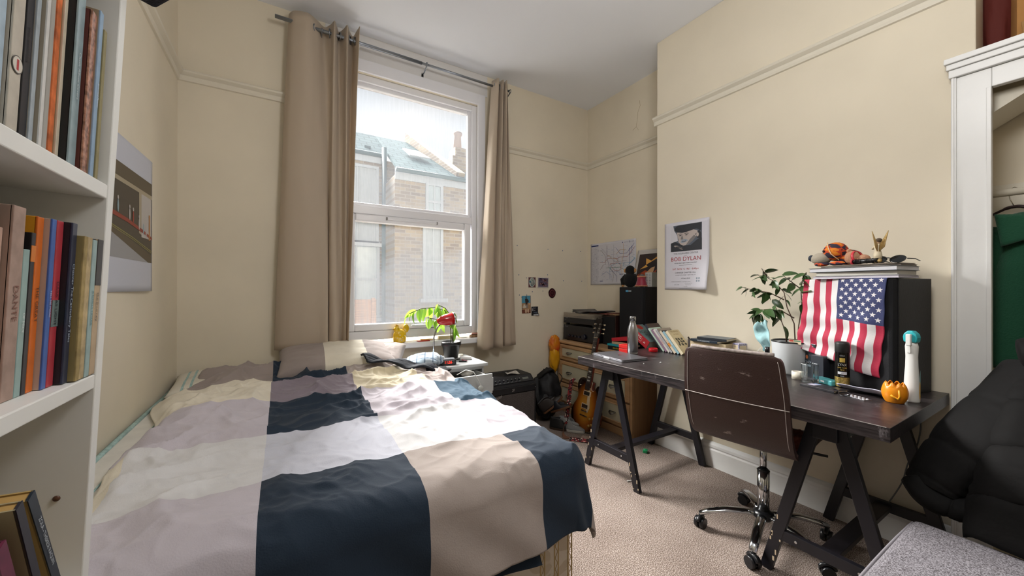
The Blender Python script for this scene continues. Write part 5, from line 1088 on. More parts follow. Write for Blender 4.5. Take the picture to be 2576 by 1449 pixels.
for i_ in range(10): A.rect(-.020+.004*i_, .064, -.016+.004*i_, .076, 0)
A.text('NEW', 0, .070, .006, 2); A.text('GOLD', 0, .056, .006, 0)
m = MB(); A.put(m, cyl_fn(.0342)); m.build('label', [pm('pale_label', '#c9cbd0', .4), pm('gold_ink', '#cdb05a', .3, .4), pm('black_ink', '#111214', .5)], lb)
sp_ = thing('spray_cleaner', 'white spray bottle with a turquoise nozzle at the right end of the desk', 'spray bottle', (2.195, .453, Z), -15)
MB().lathe([(0, 0), (.034, 0), (.037, .006), (.036, .05), (.033, .10), (.029, .14), (.0275, .18), (.029, .205), (.030, .222), (.026, .235), (.015, .240)], 32, cap=False, sx=.8).build('bottle', pm('white_plastic_bottle', '#d9d9d6', .35), sp_)
MB().ring([(-.03, -.0), (.03, 0), (.034, .02), (.030, .034), (.012, .046), (-.012, .046), (-.030, .034), (-.034, .02)], -.020, .020, 0, T(0, 0, .238, 90, 0, 90)).build('nozzle', pm('turquoise_plastic', '#2fa8b0', .3), sp_, bevel=.006)
MB().box(-.036, -.018, -.012, .012, .225, .272, 0).box(-.030, .0, -.009, .009, .195, .23).build('trigger', pm('white_plastic', '#dcdcd9', .3), sp_, bevel=.004)
A = Art(); A.disc(-.02, .08, .012, .05, 0); A.disc(-.030, .05, .010, .035, 1); m = MB(); A.put(m, lambda x, y, o: Vector((.031*.8*math.cos(-1.0+x*20)*1.0, (.038)*math.sin(-1.0+x*20), y))); m.build('label', [pm('turquoise_plastic', '#2fa8b0', .3), pm('yellow_card', '#e0a51a', .5)], sp_)
pk = thing('orange_cup', 'round orange tea light cup with a scalloped petal rim on the desk', 'candle holder', (2.125, .487, Z), 20)
om = pm('orange_plastic', '#e08a12', .3, sss=.1)
mb = MB(); 
def cupf(u, v):
    a = 2*PI*u; zz = v*.088; r = .022+.032*math.sin(PI*min(1, .12+v*.78))**.8; r += .0
    if v > .78: zz -= .007*(1-abs(math.sin(a*4)))*(v-.78)/.22*2; r += .002*abs(math.sin(a*4))
    return (r*math.cos(a), r*math.sin(a), max(0, zz))
mb.grid(96, 26, cupf, sm=True); mb.build('cup', om, pk, solid=.003, weld=True, soff=-1)
MB().lathe([(0, .001), (.034, .001)], 24, cap=False).build('bottom', om, pk)
m = MB(); m.tube([(-.052, -.010, .060), (-.056, -.012, .035), (-.054, -.006, .022), (-.052, .012, .030), (-.050, .022, .036)], .0042, 8); m.build('raised_tail', pm('yellow_orange_plastic', '#e8a41c', .3), pk)
gw = thing('glass_candle_cup', 'faceted clear glass tumbler on the desk beside the black box', 'glass', (2.215, .808, Z), 25)
glm = pm('clear_glass', '#e8eef0', .03, trans=1.0)
mb = MB(); oct_ = lambda r: [(r*math.cos(PI/8+k*PI/4), r*math.sin(PI/8+k*PI/4)) for k in range(8)]
o8, i8 = oct_(.036), oct_(.030); vs = [(x, y, 0) for x, y in o8]+[(x*1.06, y*1.06, .092) for x, y in o8]+[(x*1.06, y*1.06, .092) for x, y in i8]+[(x*.92, y*.92, .018) for x, y in i8]
fs = [tuple(range(7, -1, -1)), tuple(range(24, 32))]
for k in range(8):
    n_ = (k+1) % 8; fs += [(k, n_, 8+n_, 8+k), (8+k, 8+n_, 16+n_, 16+k), (16+k, 16+n_, 24+n_, 24+k)]
mb.add(vs, fs); mb.build('tumbler', glm, gw, bevel=.001)
bxk = thing('aftershave_box', 'tall dark blue aftershave box behind the glass tumbler', 'box', (2.365, .862, Z), -16)
MB().box(-.02, .02, -.042, .042, 0, .175).build('carton', pm('dark_blue_card', '#1c2730', .3), bxk, bevel=.001)
A = Art(); A.line([(-.03, .165), (-.01, .135), (.01, .135), (.03, .165)], .004, 0); A.text('LYNX', 0, .078, .020, 0); A.disc(0, .105, .006, .010, 1); A.rect(-.02, .052, .02, .066, 0)
m = MB(); A.put(m, lambda x, y, o: Vector((-.0205-o, -x, y))); m.build('print', [pm('grey_print2', '#8f9ca4', .4), pm('orange_ink', '#c06a3a', .5)], bxk)
single('perfume_carton', MB().box(-.028, .028, -.028, .028, 0, .125), pm('slate_card', '#2f333b', .4), 'smaller slate grey carton between the aftershave box and the flag', 'box', (2.318, .800, Z), -10, bevel=.001)
single('tape_roll', MB().lathe([(.018, 0), (.026, 0), (.026, .038), (.018, .038), (.018, 0)], 28, cap=False), pm('cream_tape', '#d3cdbd', .5), 'roll of cream tape beside the glass tumbler', 'tape', (2.25, .872, Z))
single('orange_ball', MB().ball((0, 0, .026), .026), pm('orange_red_toy', '#d2471c', .4), 'orange red spotted ball behind the tape roll', 'ball', (2.37, .93, Z)) if False else None
single('black_perfume_bottle', MB().cyl((0, 0, 0), (0, 0, .10), .014, n=18).cyl((0, 0, .10), (0, 0, .115), .009, n=18).cyl((0, 0, .115), (0, 0, .15), .0115, n=18), blackp, 'slim black perfume bottle between fig pot and chair back', 'bottle', (2.22, 1.0, Z))
lt = thing('tobacco_packet', 'turquoise tobacco packet lying on the desk behind the spray can', 'packet', (2.25, .752, Z), -28)
MB().ring(rr(-.022, .022, -.048, .048, .008), 0, .026).build('packet', pm('turquoise_card', '#4fa3a8', .4), lt, bevel=.005)
A = Art(); A.rect(-.020, .004, .0, .018, 0); A.rect(.010, .010, .030, .018, 1); m = MB(); A.put(m, lambda x, y, o: Vector((-.0225-o, -x+.02, y))); m.build('warning_label', [pm('black_ink', '#111214', .5), pm('white_print', '#e8eaec', .5)], lt)
single('turquoise_pouch', MB().ring(rr(-.022, .022, -.05, .05, .012), 0, .022), pm('teal_pouch', '#3c8088', .45), 'dull teal pouch behind the black and gold spray can', 'pouch', (2.335, .640, Z), -10, bevel=.006)
nb = flatbook('thin black notebook with a pale sticker lying in front of the tobacco packet', (.145, .09, .010), (2.085, .735, Z), -14, '1d1c21', '1d1c21', nm='notebook')
A = Art(); A.rect(.0, .035, .035, .065, 0); A.rect(.036, .032, .05, .06, 1); m = MB(); A.put(m, lambda x, y, o: Vector((x+.02, y-.01, .0102+o))); m.build('sticker', [pm('lilac_sticker', '#b9b6c8', .5), pm('blue_sticker', '#7f9cc0', .5)], nb)
single('ring_binder_papers', MB().grid(18, 12, lambda u, v: (.012*math.sin(u*3)+.09*v, .16*(u-.5), .004+.034*(1-v)**2*(1-.2*u)+.002*math.sin(u*9)), sm=True), pm('pale_lilac_paper', '#bdbccc', .6), 'curled pale sheets lying between the notebook and the orange cup', 'papers', (2.12, .60, Z), -10, solid=.002)
sgl = thing('reading_glasses', 'black framed glasses lying folded in front of the notebook', 'glasses', (2.085, .655, Z+.004), -20)
for s_ in (-1, 1):
    m = MB(); m.tube([(.016*math.cos(a), s_*.024+.020*math.sin(a), .002+.006*math.cos(a)) for a in [2*PI*k/20 for k in range(21)]], .0022, 6); m.build('rim', blackp, sgl)
m = MB(); m.tube([(.0, -.006, .004), (.002, .006, .004)], .0018, 6); m.build('bridge', blackp, sgl)
bp_ = thing('pill_strip', 'silver foil strip of pills near the front of the desk', 'pills', (2.075, .588, Z), -25)
foil = pm('silver_foil2', '#c3c3c9', .25, .7)
MB().box(-.018, .018, -.040, .040, .001, .002).build('foil', foil, bp_)
for k in range(5):
    for j in (-1, 1): MB().ball((j*.009, -.032+.016*k, .003), (.0055, .0055, .0035), nu=10, nv=6).build('pill_blister', foil, bp_)

lb.scale = (.80, .80, 1); sp_.scale = (.68, .68, 1.02); pk.scale = (.74, .74, .95)
# ------------------------------------------------------------------ electric guitar leaning on the drawers
gt = thing('electric_guitar', 'sunburst electric guitar with cream pickguard leaning on the chest of drawers', 'guitar', (2.185, 2.425, .006), 0, None, ry=13.0)
burst = bpy.data.materials.new('sunburst_lacquer'); burst.use_nodes = True; nt = burst.node_tree; b = nt.nodes['Principled BSDF']; b.inputs['Roughness'].default_value = .18; b.inputs['Coat Weight'].default_value = .5
t = nt.nodes.new('ShaderNodeTexCoord'); mp = nt.nodes.new('ShaderNodeMapping'); mp.inputs['Location'].default_value = (0, 0, -.19*4.2); mp.inputs['Scale'].default_value = (0, 6.2, 4.2)
ln = nt.nodes.new('ShaderNodeVectorMath'); ln.operation = 'LENGTH'; r = nt.nodes.new('ShaderNodeValToRGB'); e = r.color_ramp.elements
e[0].position = .30; e[0].color = (*lin('#c98a2e'), 1); e[1].position = .95; e[1].color = (*lin('#1c0f0c'), 1); k = e.new(.62); k.color = (*lin('#9a5416'), 1)
nt.links.new(t.outputs['Object'], mp.inputs[0]); nt.links.new(mp.outputs[0], ln.inputs[0]); nt.links.new(ln.outputs['Value'], r.inputs[0]); nt.links.new(r.outputs[0], b.inputs['Base Color'])
mahog = pm('mahogany_red', '#5a1f14', .25, coat=.4, var=.15, vscale=6, stretch=(4, 4, .5)); ebony = pm('dark_rosewood', '#231613', .5); cream_ = pm('cream_plastic2', '#cdb894', .35); nickel = pm('polished_nickel', '#b9b6b0', .15, 1)
OUT = [(0, 0), (.05, .003), (.095, .018), (.135, .05), (.160, .095), (.166, .14), (.153, .19), (.128, .228), (.114, .26), (.116, .295), (.130, .335), (.139, .365), (.136, .395), (.118, .405), (.098, .392), (.085, .365), (.062, .345), (.036, .350), (.030, .38), (.028, .415), (-.028, .425), (-.045, .438), (-.085, .442), (-.120, .425), (-.137, .39), (-.134, .35), (-.118, .31), (-.112, .27), (-.124, .232), (-.150, .19), (-.165, .14), (-.158, .09), (-.132, .048), (-.092, .016), (-.048, .003)]
def smooth_closed(P, n=3):
    N = len(P); O = []
    for i in range(N):
        p0, p1, p2, p3 = [Vector(P[(i+j-1) % N]) for j in range(4)]
        for k in range(n):
            f = k/n; O.append(tuple(.5*((2*p1)+(p2-p0)*f+(2*p0-5*p1+4*p2-p3)*f*f+(3*p1-p0-3*p2+p3)*f**3)))
    return O
GY = Matrix(((0, 0, 1, 0), (-1, 0, 0, 0), (0, 1, 0, 0), (0, 0, 0, 1)))     # (right, up, depth) -> local
so_ = smooth_closed(OUT)
m = MB(); m.ring(so_, .004, .048, 1, GY, True); m.ring([(x*.985, .19+(y-.19)*.985) for x, y in so_], -.004, .0041, 0, GY, True)
m.build('body', [burst, mahog], gt)
m = MB(); m.tube([GY @ Vector((x, y, .003)) for x, y in so_+so_[:1]], .0022, 5); m.build('binding', cream_, gt)
m = MB(); m.ring([(-.027, .36), (.027, .36), (.0215, .800), (-.0215, .800)], -.012, .012, 0, GY); m.build('neck', mahog, gt, bevel=.004)
fb = MB(); fb.ring([(-.028, .345), (.028, .345), (.0215, .800), (-.0215, .800)], -.018, -.012, 0, GY); fbo = fb.build('fingerboard', ebony, gt)
for k in range(1, 20):
    h = .800-.62*(1-2**(-k/12)); hw = .0215+.0065*(.8-h)/.455
    if h < .352: break
    MB().box(-hw, hw, h-.0008, h+.0008, -.0192, -.018, 0, GY).build('fret', nickel, fbo)
    if k in (3, 5, 7, 9, 12, 15, 17):
        hm_ = h+.012; w_ = hw*.62
        MB().ring([(-w_*.8, hm_-.006), (w_*.8, hm_-.006), (w_, hm_+.006), (-w_, hm_+.006)], -.0185, -.018, 0, GY).build('inlay', pm('pearl_inlay', '#c3c1b9', .25), fbo)
MB().box(-.0215, .0215, .798, .803, -.021, -.012, 0, GY).build('nut', cream_, gt)
m = MB(); m.ring([(-.0215, .803), (.0215, .803), (.034, .83), (.041, .955), (.030, .985), (.012, .972), (-.012, .972), (-.030, .985), (-.041, .955), (-.034, .83)], -.014, .002, 0, GY); m.build('headstock', [pm('black_lacquer', '#120f10', .2, coat=.4)], gt, bevel=.002)
for s_ in (-1, 1):
    for k in range(3):
        h = .845+.038*k; m = MB(); m.cyl(GY @ Vector((s_*.026, h, -.014)), GY @ Vector((s_*.026, h, -.027)), .0045, n=10); m.cyl(GY @ Vector((s_*.026, h, -.014)), GY @ Vector((s_*.026, h, -.016)), .008, n=12); m.build('tuner_post', nickel, gt)
        m = MB(); m.tube([GY @ Vector((s_*.038, h, .002)), GY @ Vector((s_*.050, h, .004))], .002, 6); m.ball(GY @ Vector((s_*.060, h, .005)), (.004, .010, .007)); m.build('tuner_button', cream_, gt)
m = MB(); m.ring([(.010, .378), (.032, .365), (.058, .20), (.040, .155), (.024, .165), (.020, .185)], -.012, -.010, 0, GY); m.build('pickguard', cream_, gt, bevel=.001)
for h in (.315, .205):
    m = MB(); m.box(-.044, .044, h-.022, h+.022, -.010, -.004, 0, GY); pu = m.build('pickup_ring', cream_, gt, bevel=.002)
    MB().box(-.035, .035, h-.016, h+.016, -.014, -.010, 0, GY).build('pickup_cover', nickel, pu, bevel=.002)
MB().box(-.036, .036, .160, .170, -.014, -.004, 0, GY).build('bridge', nickel, gt, bevel=.003); MB().box(-.044, .044, .120, .131, -.014, -.004, 0, GY).build('tailpiece', nickel, gt, bevel=.004)
for x, h in ((.075, .115), (.105, .075), (.115, .13), (.078, .06)):
    m = MB(); q = GY @ T(x, h, -.004, 180, 0, 0); m.lathe([(0, 0), (.0125, 0), (.0125, .004), (.0105, .012), (0, .013)], 20, M=q, cap=False); m.build('tone_knob', pm('amber_knob', '#a5772a', .2, coat=.5), gt)
MB().cyl(GY @ Vector((-.095, .37, -.004)), GY @ Vector((-.095, .37, -.016)), .004).build('selector_switch', cream_, gt)
MB().box(.09, .118, .012, .030, .005, .008, 0, GY).build('jack_plate', cream_, gt) if False else None
for k in range(6):
    x0, x1 = -.024+.0096*k, -.0165+.0066*k
    m = MB(); m.tube([GY @ Vector((x0, .128, -.016)), GY @ Vector((x0, .165, -.0185)), GY @ Vector((x1, .800, -.0225)), GY @ Vector(((-1 if k < 3 else 1)*.026, [.845, .883, .921, .921, .883, .845][k], -.020))], .0005, 4); m.build('string', nickel, gt)
# woven strap
strapm = bpy.data.materials.new('red_woven_strap'); strapm.use_nodes = True; nt = strapm.node_tree; b = nt.nodes['Principled BSDF']; b.inputs['Roughness'].default_value = .85
t = nt.nodes.new('ShaderNodeTexCoord'); ck_ = nt.nodes.new('ShaderNodeTexVoronoi'); ck_.inputs['Scale'].default_value = 95; r = nt.nodes.new('ShaderNodeValToRGB'); r.color_ramp.interpolation = 'CONSTANT'; e = r.color_ramp.elements
e[0].color = (*lin('#3a1418'), 1); e[1].position = .45; e[1].color = (*lin('#8f2a2e'), 1); k = e.new(.70); k.color = (*lin('#1d1216'), 1); k = e.new(.9); k.color = (*lin('#c9b8a8'), 1)
nt.links.new(t.outputs['Object'], ck_.inputs['Vector']); sx_ = nt.nodes.new('ShaderNodeSeparateColor'); nt.links.new(ck_.outputs['Color'], sx_.inputs[0]); nt.links.new(sx_.outputs[0], r.inputs[0]); nt.links.new(r.outputs[0], b.inputs['Base Color'])
stp = thing('guitar_strap', 'red patterned woven guitar strap trailing from the guitar to the carpet', 'strap', (2.12, 2.46, 0))
def sm_(P, n=6):
    O = []
    for i in range(len(P)-1):
        p0, p1, p2, p3 = Vector(P[max(i-1, 0)]), Vector(P[i]), Vector(P[i+1]), Vector(P[min(i+2, len(P)-1)])
        for k in range(n):
            f = k/n; O.append(.5*((2*p1)+(p2-p0)*f+(2*p0-5*p1+4*p2-p3)*f*f+(3*p1-p0-3*p2+p3)*f**3))
    return O+[Vector(P[-1])]
MB().strip(sm_([(.10, .10, .42), (.07, .10, .40), (.05, .10, .33), (.01, .075, .20), (-.03, .055, .10), (-.05, .05, .06)]), .05, (0, 1, 0)).build('woven_band', strapm, stp)
tanl = pm('brown_leather_tab', '#7a5440', .6)
MB().strip(sm_([(-.05, .05, .065), (-.08, .03, .03), (-.12, -.03, .006), (-.15, -.10, .004)]), .048, (.6, .8, 0)).build('leather_tab', tanl, stp)
MB().strip(sm_([(-.14, -.12, .006), (-.10, -.17, .008), (-.05, -.24, .012), (-.02, -.30, .006)]), .05, (.75, .6, .2)).build('loose_band', strapm, stp)
MB().strip(sm_([(-.02, -.13, .004), (.01, -.19, .004), (.0, -.235, .004)]), .05, (.9, .2, 0)).build('pale_tab', pm('pale_leather', '#a89488', .6), stp)
# rucksack heap and boots between amplifier and drawers
bag = thing('rucksack', 'black rucksack slumped between the guitar amplifier and the chest of drawers', 'bag', (2.12, 2.84, 0))
blkn = pm('black_nylon', '#0d0d11', .65, bump=.3, bscale=40)
MB().ball((0, 0, .24), (.15, .14, .24), nu=36, nv=26, fn=lambda d: .92+.18*fbm(d.x*2, d.y*2, d.z*2)+.05*fbm(d.x*6, d.y*6, d.z*6)).build('body', blkn, bag)
MB().ball((-.05, -.07, .16), (.10, .08, .12), nu=28, nv=18, fn=lambda d: 1+.18*fbm(d.x*3, d.y*3, d.z*3+5)).build('front_pocket', blkn, bag)
MB().strip(sm_([(-.10, .0, .40), (-.06, -.05, .455), (.0, -.06, .475), (.05, -.03, .45), (.07, 0, .39)]), .045, (0, 1, .2), th=.012).build('shoulder_strap', blkn, bag)
MB().strip(sm_([(-.13, -.02, .40), (-.16, -.08, .25), (-.12, -.11, .10)]), .03, (1, -.3, 0), th=.006).build('side_strap', blkn, bag)
m = MB(); m.tube(sm_([(.10, -.06, .30), (.13, -.07, .38), (.11, -.05, .42)]), .004, 6); m.build('grab_loop', blkn, bag)
boot = pm('dark_brown_boot', '#1c1513', .5); bsole = pm('boot_sole_tan', '#5f3c22', .6)
def shoe(nm, lab, loc, rz, rx, um, sm2, L=.27, lace=None, high=.10, cat='shoe'):
    t = thing(nm, lab, cat, loc, rz, rx=rx)
    def pr(v):
        return .034+.014*math.sin(PI*min(1, v*1.05))-.006*sstep(.45, .25, v)*(1-v)
    mb = MB(); out = []
    for k in range(24):
        a = 2*PI*k/24; v = (1-math.cos(a))/2; s_ = 1 if a < PI else -1
        out.append((s_*abs(math.sin(a))**.55*pr(v)*1.05, v*L))
    MB().ring(out, 0, .022, 0).build('sole', sm2, t, bevel=.004)
    def up(u, v):
        a = 2*PI*u; yv = (1-math.cos(a))/2; s_ = 1 if a < PI else -1
        x0, y0 = s_*abs(math.sin(a))**.6*pr(yv), yv*L
        top = high if yv < .35 else high-(high-.045)*sstep(.35, .8, yv)
        k = v**1.3; return (x0*(1-.45*k), y0*(1-.0*k)+(.012*k if yv < .2 else -.10*k*sstep(.5, 1, yv)), .020+top*v)
    mb = MB(); mb.grid(36, 8, up, sm=True); mb.build('upper', um, t, solid=.004, weld=True)
    MB().ball((0, L*.52, .058), (.020, .07, .022), nu=14, nv=8).build('tongue', um, t)
    if lace is not None:
        m = MB()
        for k in range(5): y = L*(.42+.07*k); m.tube([(-.024, y, .070-.006*k), (0, y+.008, .082-.007*k), (.024, y, .070-.006*k)], .0022, 5)
        m.tube(sm_([(0, L*.42, .085), (.03, L*.36, .10), (.04, L*.42, .085), (0, L*.42, .085), (-.03, L*.36, .10), (-.045, L*.41, .08)]), .002, 5)
        m.build('laces', lace, t)
    return t
shoe('trainer', 'grey canvas trainer with white laces standing beside the guitar', (2.07, 2.60, .0), 205, 0, pm('grey_canvas', '#8d8f90', .85, bump=.2, bscale=200), pm('white_rubber', '#c3c3be', .5), .25, pm('white_lace', '#c9c9c6', .7), .085)
shoe('boot', 'dark brown boot with tan edged sole leaning on the rucksack', (1.99, 2.70, .10), 250, 40, boot, bsole, .27, None, .11, 'boot')
shoe('boot', 'dark navy boot lying above the grey trainer against the rucksack', (2.06, 2.69, .10), 200, 25, pm('navy_boot', '#12141d', .55), bsole, .26, None, .10, 'boot')
shoe('boot', 'black boot flat on the carpet beside the guitar amplifier', (1.99, 2.62, .0), 225, 0, pm('black_boot', '#101012', .5), pm('brown_sole', '#3c2a1e', .6), .26, None, .10, 'boot')

for _o in [o for o in bpy.data.objects if o.name.startswith('boot')]: _o.scale = (.85, .85, .85)
# ------------------------------------------------------------------ paper on the walls
def frame_on(nx, ny):     # sheet frames: origin + right + up + out
    return None
def sheet(nm, lab, cat, O, right, up, w_, h_, artf, mats, curl=None, base='#dcdce0'):
    O, Rv, Uv = Vector(O), Vector(right).normalized(), Vector(up).normalized(); N = Rv.cross(Uv).normalized()
    c_ = curl or (lambda x, y: .002)
    root = thing(nm, lab, cat, tuple(O))
    fn = lambda x, y, o: Rv*x+Uv*y+N*(o+c_(x/w_, y/h_))
    mb = MB(); mb.grid(18, 22, lambda u, v: fn(u*w_, v*h_, 0), sm=True); mb.build('paper', pm('paper_'+base.lstrip('#'), base, .5), root, solid=.0005, soff=-1)
    A = Art(); artf(A); m = MB(); A.put(m, fn); m.build('print', mats, root)
    return root
K = lambda c, r=.5: pm('ink_'+c, '#'+c, r)
# folk concert poster on the chimney wall: x runs left -> right = -y
def concert(A):
    W_, H_ = .36, .505
    A.rect(.055, .285, .305, .480, 0, 6)                      # photo ground
    A.poly([(.055, .35), (.055, .48), (.075, .48), (.085, .44), (.10, .42), (.11, .40), (.115, .365)], 1, 2)          # light background at left
    A.poly([(.105, .425), (.115, .385), (.12, .372), (.118, .355), (.13, .345), (.135, .33), (.16, .325), (.20, .33), (.235, .355), (.26, .38), (.275, .40), (.27, .425), (.22, .44), (.15, .44)], 2, 2)   # face
    A.poly([(.18, .327), (.205, .332), (.238, .357), (.262, .382), (.245, .395), (.21, .365)], 4, 1)
    A.poly([(.135, .352), (.15, .345), (.178, .350), (.20, .362), (.18, .372), (.150, .372)], 6, 1)
    A.poly([(.085, .445), (.11, .428), (.15, .420), (.19, .424), (.23, .432), (.262, .438), (.300, .420), (.303, .478), (.20, .480), (.115, .478), (.09, .465)], 3, 2)  # cap
    A.poly([(.255, .40), (.27, .41), (.285, .43), (.30, .40), (.30, .36), (.27, .37)], 3, 1)
    A.disc(.272, .395, .010, .015, 2, 14)                       # ear
    for x in (.135, .185): A.disc(x, .402, .010, .0035, 3, 12); A.line([(x-.014, .412), (x, .415), (x+.016, .411)], .0035, 3)
    A.poly([(.150, .405), (.142, .385), (.138, .374), (.150, .370), (.160, .376)], 4)
    A.line([(.150, .357), (.165, .354), (.178, .358)], .004, 5)
    A.poly([(.055, .285), (.055, .35), (.09, .36), (.12, .345), (.16, .325), (.22, .325), (.27, .36), (.305, .37), (.305, .285)], 3, 2)
    A.poly([(.085, .335), (.12, .322), (.16, .300), (.150, .295), (.11, .312), (.082, .325)], 2, 1); A.line([(.09, .338), (.15, .312)], .003, 1); A.line([(.085, .328), (.14, .303)], .003, 1)
    A.text('THE FOLKLORE CENTER', .178, .268, .0165, 5, space=1.12); A.text('Presents', .178, .252, .008, 5)
    A.text('BOB DYLAN', .178, .226, .043, 7, space=1.05); A.text('IN HIS FIRST NEW YORK CONCERT', .178, .196, .0115, 5)
    A.line([(.125+.004*k, .180+.001*(k % 2)) for k in range(27)], .0014, 5)
    A.text('SAT. NOV. 4, 1961 - 8:40pm', .178, .152, .0185, 7); A.text('CARNEGIE CHAPTER HALL', .178, .125, .0145, 5)
    A.text('154 WEST 57TH STREET - NEW YORK CITY', .178, .107, .009, 5); A.text('All Seats $2.00', .178, .083, .012, 5, shear=.3)
    A.text('TICKETS AVAILABLE AT:   The Folklore Center', .060, .058, .008, 5, 'LEFT'); A.text('110 MacDougal Street', .170, .047, .007, 5, 'LEFT'); A.text('OR 5-2500', .085, .036, .009, 5, 'LEFT'); A.text('New York City', .178, .036, .007, 5, 'LEFT')
    A.text('or at door', .178, .024, .007, 5)
    for k in range(4): A.disc(.285+.014*math.cos(k*PI/2+.8), .072+.014*math.sin(k*PI/2+.8), .007, .007, 6, 14)
    A.text('Reproduction of the original concert poster', .178, .010, .006, 5)
sheet('concert_poster', 'folk concert poster with a portrait in a cap and red lettering on the right wall', 'poster', (XC-.001, 1.859, 1.215), (0, -1, 0), (0, 0, 1), .36, .505, concert,
      [K('4f5763'), K('cfcdd4'), K('b7aaa3'), K('23252c'), K('75706f'), K('3f3f45'), K('8f99a6'), K('a8383f')], curl=lambda u, v: .002+.035*sstep(.55, 1, u)*sstep(.5, 0, v)+.006*u, base='#d3d1d9')
# transit map
def tmap(A):
    random.seed(9); W_, H_ = .61, .435
    A.rect(.012, .405, .12, .418, 0); 
    for c in range(5):
        A.line([(.016+.023*c, .395), (.016+.023*c, .02)], .001, 7)
        for r_ in range(46): 
            if random.random() < .85: A.rect(.018+.023*c, .02+.0082*r_, .018+.023*c+random.uniform(.006, .016), .0225+.0082*r_, 0 if random.random() < .1 else 7)
    cl_ = [1, 2, 3, 4, 5, 6, 7, 0, 8]
    P = lambda *a: [(.14+x*.46, .02+y*.38) for x, y in a]
    L = [(P((0, .55), (.15, .55), (.25, .65), (.45, .65), (.52, .62), (.58, .66), (.80, .66), (1, .9)), 1), (P((0, .88), (.05, .88), (.18, .72), (.18, .5), (.1, .48), (.02, .36)), 6),
         (P((.22, 1), (.22, .65), (.28, .5), (.28, .42), (.5, .18), (.5, .02)), 0), (P((.05, .95), (.2, .78), (.4, .6), (.45, .55), (.6, .55), (.78, .55)), 7), (P((.42, 1), (.42, .65), (.42, .45), (.5, .38), (.5, .2)), 7),
         (P((.22, .72), (.3, .72), (.35, .66), (.5, .62), (.55, .55)), 5), (P((.98, .98), (.78, .75), (.6, .75), (.5, .9)), 2), (P((.3, .3), (.34, .45), (.5, .5), (.9, .5), (1, .6)), 3), (P((.65, .2), (.65, .5), (.7, .75), (.7, 1)), 5),
         (P((.2, .4), (.3, .4), (.6, .4), (.75, .3), (.82, .25)), 4), (P((.3, .1), (.3, .3), (.55, .28), (.62, .2), (.7, .1)), 8), (P((.32, .5), (.55, .52), (.62, .45), (.62, .35), (.55, .30), (.45, .32), (.38, .40), (.32, .5)), 1),
         (P((.85, .4), (.85, .85), (.92, .9), (.92, .75), (.85, .7)), 2), (P((.28, .42), (.4, .3), (.42, .15), (.38, .02)), 6), (P((.05, .2), (.2, .3), (.35, .2), (.35, .05)), 8), (P((.5, .75), (.6, .85), (.75, .85)), 5), (P((.7, .5), (.7, .42), (.8, .42), (1, .62)), 3)]
    for pts, c in L:
        A.line(pts, .0028, c)
        for (a, b_), (c2, d) in zip(pts, pts[1:]):
            for q in range(1, 4):
                x, y = a+(c2-a)*q/4, b_+(d-b_)*q/4; A.rect(x+.003, y+.001, x+.003+random.uniform(.008, .02), y+.0028, 7)
    for k in range(70):
        x, y = .14+.45*random.random(), .03+.35*random.random(); A.rect(x, y, x+random.uniform(.01, .025), y+.002, random.choice([7, 7, 7, 8, 3]))
    A.text('Rail & Tube', .49, .412, .011, 0); A.disc(.535, .412, .008, .008, 0, 16); A.disc(.535, .412, .005, .005, 9, 16); A.rect(.525, .4105, .545, .4135, 0); A.text('MAYOR', .572, .412, .009, 0); A.disc(.450, .412, .005, .006, 0, 12)
    A.rect(.14, .035, .185, .041, 0); A.rect(.41, .098, .46, .104, 0)
sheet('transit_map', 'large white transit map with thin coloured lines on the alcove wall', 'map', (XR-.001, 3.008, 1.262), (0, -1, 0), (0, 0, 1), .61, .435, tmap,
      [K('1c2f6a'), K('a8443f'), K('2a3f8f'), K('3f98bd'), K('3f8a6a'), K('c99a4a'), K('7a6a64'), K('a4a4ae'), K('8a9ac0'), K('d3d3da')], curl=lambda u, v: .002+.004*math.sin(u*3), base='#c9c8cf')
# fiery print beside the map
def fiery(A):
    A.rect(.03, .05, .30, .30, 0, 2); A.poly([(.03, .05), (.30, .05), (.30, .20), (.20, .12), (.12, .15), (.03, .10)], 2)
    A.poly([(.06, .16), (.12, .20), (.11, .26), (.17, .235), (.24, .28), (.30, .25), (.30, .22), (.24, .245), (.18, .21), (.14, .18)], 1); A.poly([(.12, .20), (.16, .22), (.22, .25), (.28, .23), (.28, .16), (.20, .14)], 3)
    A.poly([(.14, .13), (.18, .17), (.22, .18), (.21, .13), (.17, .10)], 4); A.poly([(.22, .07), (.25, .17), (.27, .20), (.26, .10)], 3); A.poly([(.12, .06), (.16, .10), (.20, .09), (.18, .05)], 5); A.poly([(.05, .06), (.07, .13), (.10, .10), (.12, .06)], 5)
sheet('fiery_print', 'white bordered print in fiery orange and black leaning on the alcove wall', 'art print', (XR-.06, 2.40, 1.24), (.0, -1, 0), (.10, -.14, 1), .33, .34, fiery, [K('2a1b1c'), K('d9a04a'), K('a8441f'), K('1a1416'), K('c9a078'), K('5a2216')], base='#bdb9b6')
